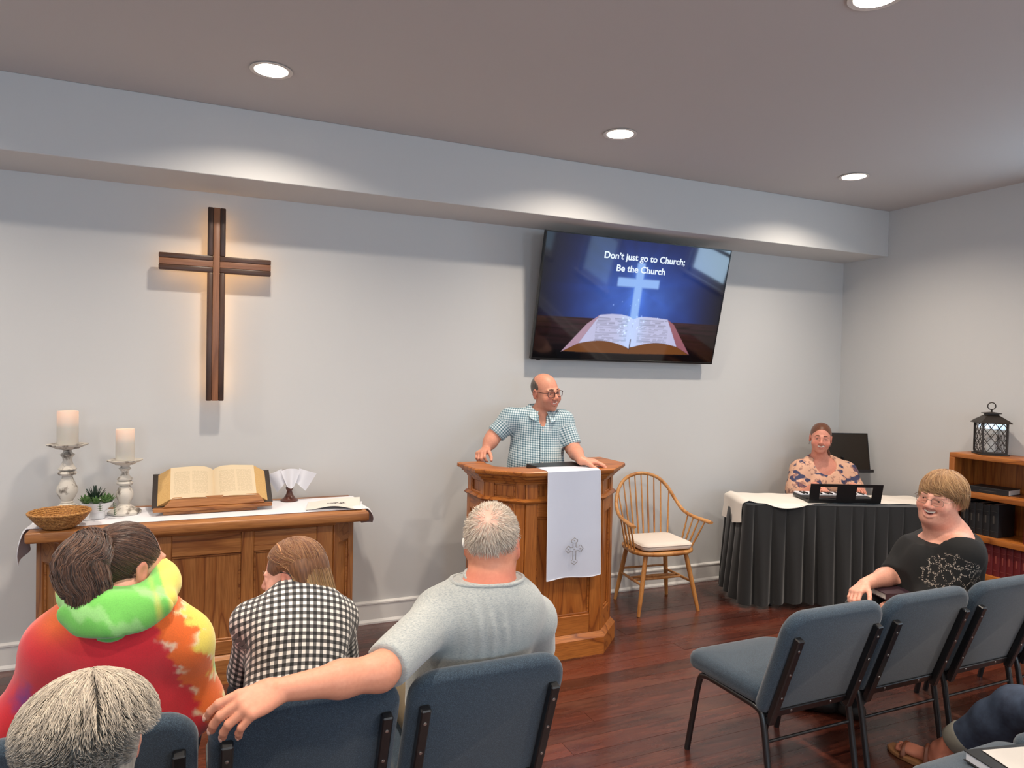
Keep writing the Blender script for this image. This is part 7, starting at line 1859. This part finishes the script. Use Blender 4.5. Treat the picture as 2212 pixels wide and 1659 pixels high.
c0 = A_((0, 0.022, 0.031)); Rr = A_((0.0822, 0.1038, 0.0942)); cw = unit(A_((0.03, -0.12, 0.98)))      # crown whorl
keep = ~((D[:, 1] < -0.5) & (D[:, 2] < 0.5)) & ~((np.abs(D[:, 0]) > 0.6) & (D[:, 2] < -0.1) & (D[:, 1] < 0.35)) & ~((D[:, 1] < 0.25) & (D[:, 2] < -0.3)); D = D[keep]; n_ = len(D)
tg = D - cw * (D @ cw)[:, None]; tg /= np.linalg.norm(tg, axis=1)[:, None] + 1e-9; clump = np.round(np.arctan2(D[:, 1], D[:, 0]) * 9); rgc = np.random.RandomState(3).randn(200); sw = rgc[(clump.astype(int) + 40) % 200] * 0.22 + rg.randn(n_) * 0.10
sd = np.cross(D, tg); Ls = rg.uniform(0.45, 0.85, n_); lift = np.abs(rg.randn(n_)) * 0.006 + 0.002; wv = rg.uniform(-0.12, 0.12, n_)
def pf(t):
    dirv = tg + sd * (sw + wv * math.sin(4 * t))[:, None]; dirv /= np.linalg.norm(dirv, axis=1)[:, None]; a = (Ls * t)[:, None]; q = D * np.cos(a) + dirv * np.sin(a)
    P = c0 + q * Rr * (1.0 + (lift * math.sin(math.pi * min(1, t * 0.9)))[:, None]); P[:, 2] -= 0.008 * t * t; return h7.w(P)
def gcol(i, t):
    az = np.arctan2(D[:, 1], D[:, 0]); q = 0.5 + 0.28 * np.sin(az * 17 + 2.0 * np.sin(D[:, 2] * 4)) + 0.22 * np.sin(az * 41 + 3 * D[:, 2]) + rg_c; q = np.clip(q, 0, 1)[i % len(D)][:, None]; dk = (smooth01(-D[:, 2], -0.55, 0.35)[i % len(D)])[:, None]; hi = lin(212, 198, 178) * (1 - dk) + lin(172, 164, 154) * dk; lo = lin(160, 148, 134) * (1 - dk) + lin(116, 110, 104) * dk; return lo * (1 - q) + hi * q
rg_c = rg.randn(len(D)) * 0.14
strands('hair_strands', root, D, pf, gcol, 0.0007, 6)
gs = Solid(); torso(gs, J, 1.0, bust=0.8); gs = gs.grow(0.018); gs.cap(J['shL'], elL, 0.070, 0.062, 0.04); gs.cap(elL, wrL, 0.06, 0.045, 0.03); gs.cap(J['shR'], elR, 0.070, 0.062, 0.04); gs.cap(elR, wrR, 0.06, 0.045, 0.03)
gs.cut((0, 0, -1), (0, 0, 0.478), region=(J['hip'], 0.35)); body_obj('sweater', gs, BLACKCLOTH, root, 0.010)
ts_ = Solid()
for x in (-0.10, 0.10): leg(ts_, J['hip'] + A_((x, 0.02, 0)), A_((-0.17 + x * 1.4, -3.15, 0.52)), A_((-0.17 + x * 1.4, -3.08, 0.09)))
ts_ = ts_.grow(0.010); ts_.cut((0, 0, -1), (0, 0, 0.497), region=(J['hip'], 0.30)); body_obj('trousers', ts_, NAVY, root, 0.013)
for x in (-0.14, 0.14): shoe(root, A_((-0.17 + x, -3.08, 0.09)), A_((0, 1, 0)))

# ------------------------------------------------------------------ the person in jeans and sandals
root = person('person in rolled blue jeans and brown sandals stretching a leg under the chairs', (2.98, -3.42, 0.47))
hp = A_((2.98, -3.46, 0.57)); knA, anA = A_((3.06, -3.02, 0.42)), A_((3.045, -2.715, 0.10)); knB, anB = A_((3.34, -3.05, 0.46)), A_((3.42, -2.90, 0.10))
J = dict(hip=hp, neck=A_((3.02, -3.62, 1.09)), head=A_((3.03, -3.58, 1.24)), shL=A_((2.84, -3.62, 1.02)), shR=A_((3.21, -3.62, 1.02)))
h8 = Head(J['head'], 150, 0, 0, 1.0)
so = Solid(); torso(so, J, 1.0); head_solid(so, h8, 'none', 0.2); so.cap(h8.w((0, 0.02, -0.06)), J['neck'], 0.052, 0.06, 0.03)
e1, w1 = A_((2.78, -3.56, 0.76)), A_((2.95, -3.36, 0.70)); e2, w2 = A_((3.28, -3.56, 0.76)), A_((3.14, -3.34, 0.70)); arm(so, J['shL'], e1, w1); arm(so, J['shR'], e2, w2)
hand(so, w1, A_((0.5, 0.8, -0.2)), A_((0, 0, -1)), A_((1, 0, 0)), (20, 25, 15), 0.2, 0.95); hand(so, w2, A_((-0.5, 0.8, -0.2)), A_((0, 0, -1)), A_((-1, 0, 0)), (20, 25, 15), 0.2, 0.95)
leg(so, hp + A_((0.0, 0.02, 0)), knA, anA); leg(so, hp + A_((0.14, 0.02, 0)), knB, anB)
def foot(so, an, dr, sd):
    dr = unit(dr); g = A_((an[0], an[1], 0.022)); side = A_((-dr[1], dr[0], 0)) * sd      # side = towards the big toe
    so.cap(an, g + A_((0, 0, 0.025)) - dr * 0.02, 0.036, 0.034, 0.02); so.cap(g + A_((0, 0, 0.030)), g + dr * 0.13 + A_((0, 0, 0.022)), 0.036, 0.024, 0.03); so.ell(g + dr * 0.13 + A_((0, 0, 0.018)), (0.05, 0.042, 0.02), np.stack([dr, side, A_((0, 0, 1.0))]), 0.02)
    for i, (o, L, r) in enumerate(((0.030, 0.055, 0.0125), (0.011, 0.055, 0.0095), (-0.006, 0.048, 0.009), (-0.021, 0.040, 0.0085), (-0.034, 0.030, 0.008))): b = g + dr * 0.155 + side * o + A_((0, 0, 0.014)); so.cap(b - dr * 0.02, b + dr * L * 0.75 - A_((0, 0, 0.006)), r, r * 0.9, 0.003)
DRA, DRB = A_((-0.10, 1.0, 0)), A_((0.3, 1.0, 0)); foot(so, anA, DRA, -1 * -1, ) if False else foot(so, anA, DRA, -1); foot(so, anB, DRB, 1)
body_obj('body', so, SKIN, root, 0.011, [(anA + DRA * 0.08 - A_((0, 0, 0.06)), (0.08, 0.18, 0.07), 0.0036)], lambda V: skin_paint(V, h8, (196, 128, 104)))
hc = hair_cap(h8, (0.081, 0.104, 0.094)); lcut(hc, h8, (0, -1, 0.4), (0, -0.06, 0.04)); lcut(hc, h8, (0, 0.3, -1), (0, 0.06, -0.06)); body_obj('hair', hc, HAIR, root, 0.007, (), cap_paint([(70, 48, 36), (96, 66, 48)], h8))
off = -A_(root.location); SAND = plain('brown_sandal_leather', srgb(112, 62, 40), 0.5); SOLE = plain('tan_sandal_sole', srgb(150, 104, 66), 0.6)
def sandal(an, dr, sd):
    dr = unit(dr); side = A_((-dr[1], dr[0], 0)) * sd; g = A_((an[0], an[1], 0.0)); out = []
    for t, l, r in ((-0.065, 0.026, 0.026), (-0.04, 0.042, 0.042), (0.04, 0.046, 0.046), (0.11, 0.056, 0.054), (0.165, 0.058, 0.056), (0.205, 0.052, 0.044), (0.236, 0.030, 0.016)): out.append((t, l, r))
    poly = [g + dr * t + side * l for t, l, r in out] + [g + dr * t - side * r for t, l, r in out[::-1]]; bm = BM(); prism(bm, [(p[0], p[1]) for p in poly], 0.001, 0.020, 0.004, 2); t_ = obj('sandal_sole', bm, SOLE, root, 60, shift=off)
    for t, hh, w in ((0.150, 0.056, 0.054), (0.050, 0.092, 0.046)):
        pts = [g + dr * (t + 0.012 * math.cos(a)) + side * w * math.cos(a) + A_((0, 0, 0.010 + (hh - 0.004) * math.sin(a))) for a in np.linspace(0, math.pi, 13)]; bm = BM(); tube(bm, pts, 0.012, 8, flat=0.3, up=A_((1, 0, 0.0))); obj('sandal_strap', bm, SAND, root, 180, shift=off)
sandal(anA, DRA, -1); sandal(anB, DRB, 1)
ts_ = Solid(); leg(ts_, hp + A_((0.0, 0.02, 0)), knA, anA + (knA - anA) * 0.20, 1.05); leg(ts_, hp + A_((0.14, 0.02, 0)), knB, anB + (knB - anB) * 0.2, 1.05); ts_ = ts_.grow(0.020); ts_.ell(hp + A_((0.06, 0, 0.02)), (0.19, 0.15, 0.12), None, 0.05); ts_.cut((0, 0, -1), (0, 0, 0.497), region=(hp, 0.28)); ts_.cut((0, 0, 1), (0, 0, 0.68))
for kn, an in ((knA, anA), (knB, anB)): ts_.cut(unit(an - kn), an + (kn - an) * 0.24, region=(an, 0.2))
body_obj('jeans', ts_, DENIM, root, 0.008, disp=folds(0.006, 26, [(0.2, 1, 0.6)], 17))
for kn, an in ((knA, anA), (knB, anB)):
    bm = BM(); a, b = an + (kn - an) * 0.20, an + (kn - an) * 0.36; tube(bm, [a, a + (b - a) * 0.1, a + (b - a) * 0.9, b], [0.060, 0.066, 0.070, 0.066], 20); obj('rolled_cuff', bm, plain('faded_denim_cuff', srgb(110, 108, 100), 0.85), root, 60, shift=off)
gs = Solid(); torso(gs, J, 1.0); gs = gs.grow(0.016); gs.cap(J['shL'], e1, 0.068, 0.06, 0.04); gs.cap(J['shR'], e2, 0.068, 0.06, 0.04); gs.cut((0, 0, -1), (0, 0, 0.60), region=(hp, 0.35)); body_obj('shirt', gs, plain('navy_jersey', srgb(40, 48, 62), 0.9), root, 0.011)
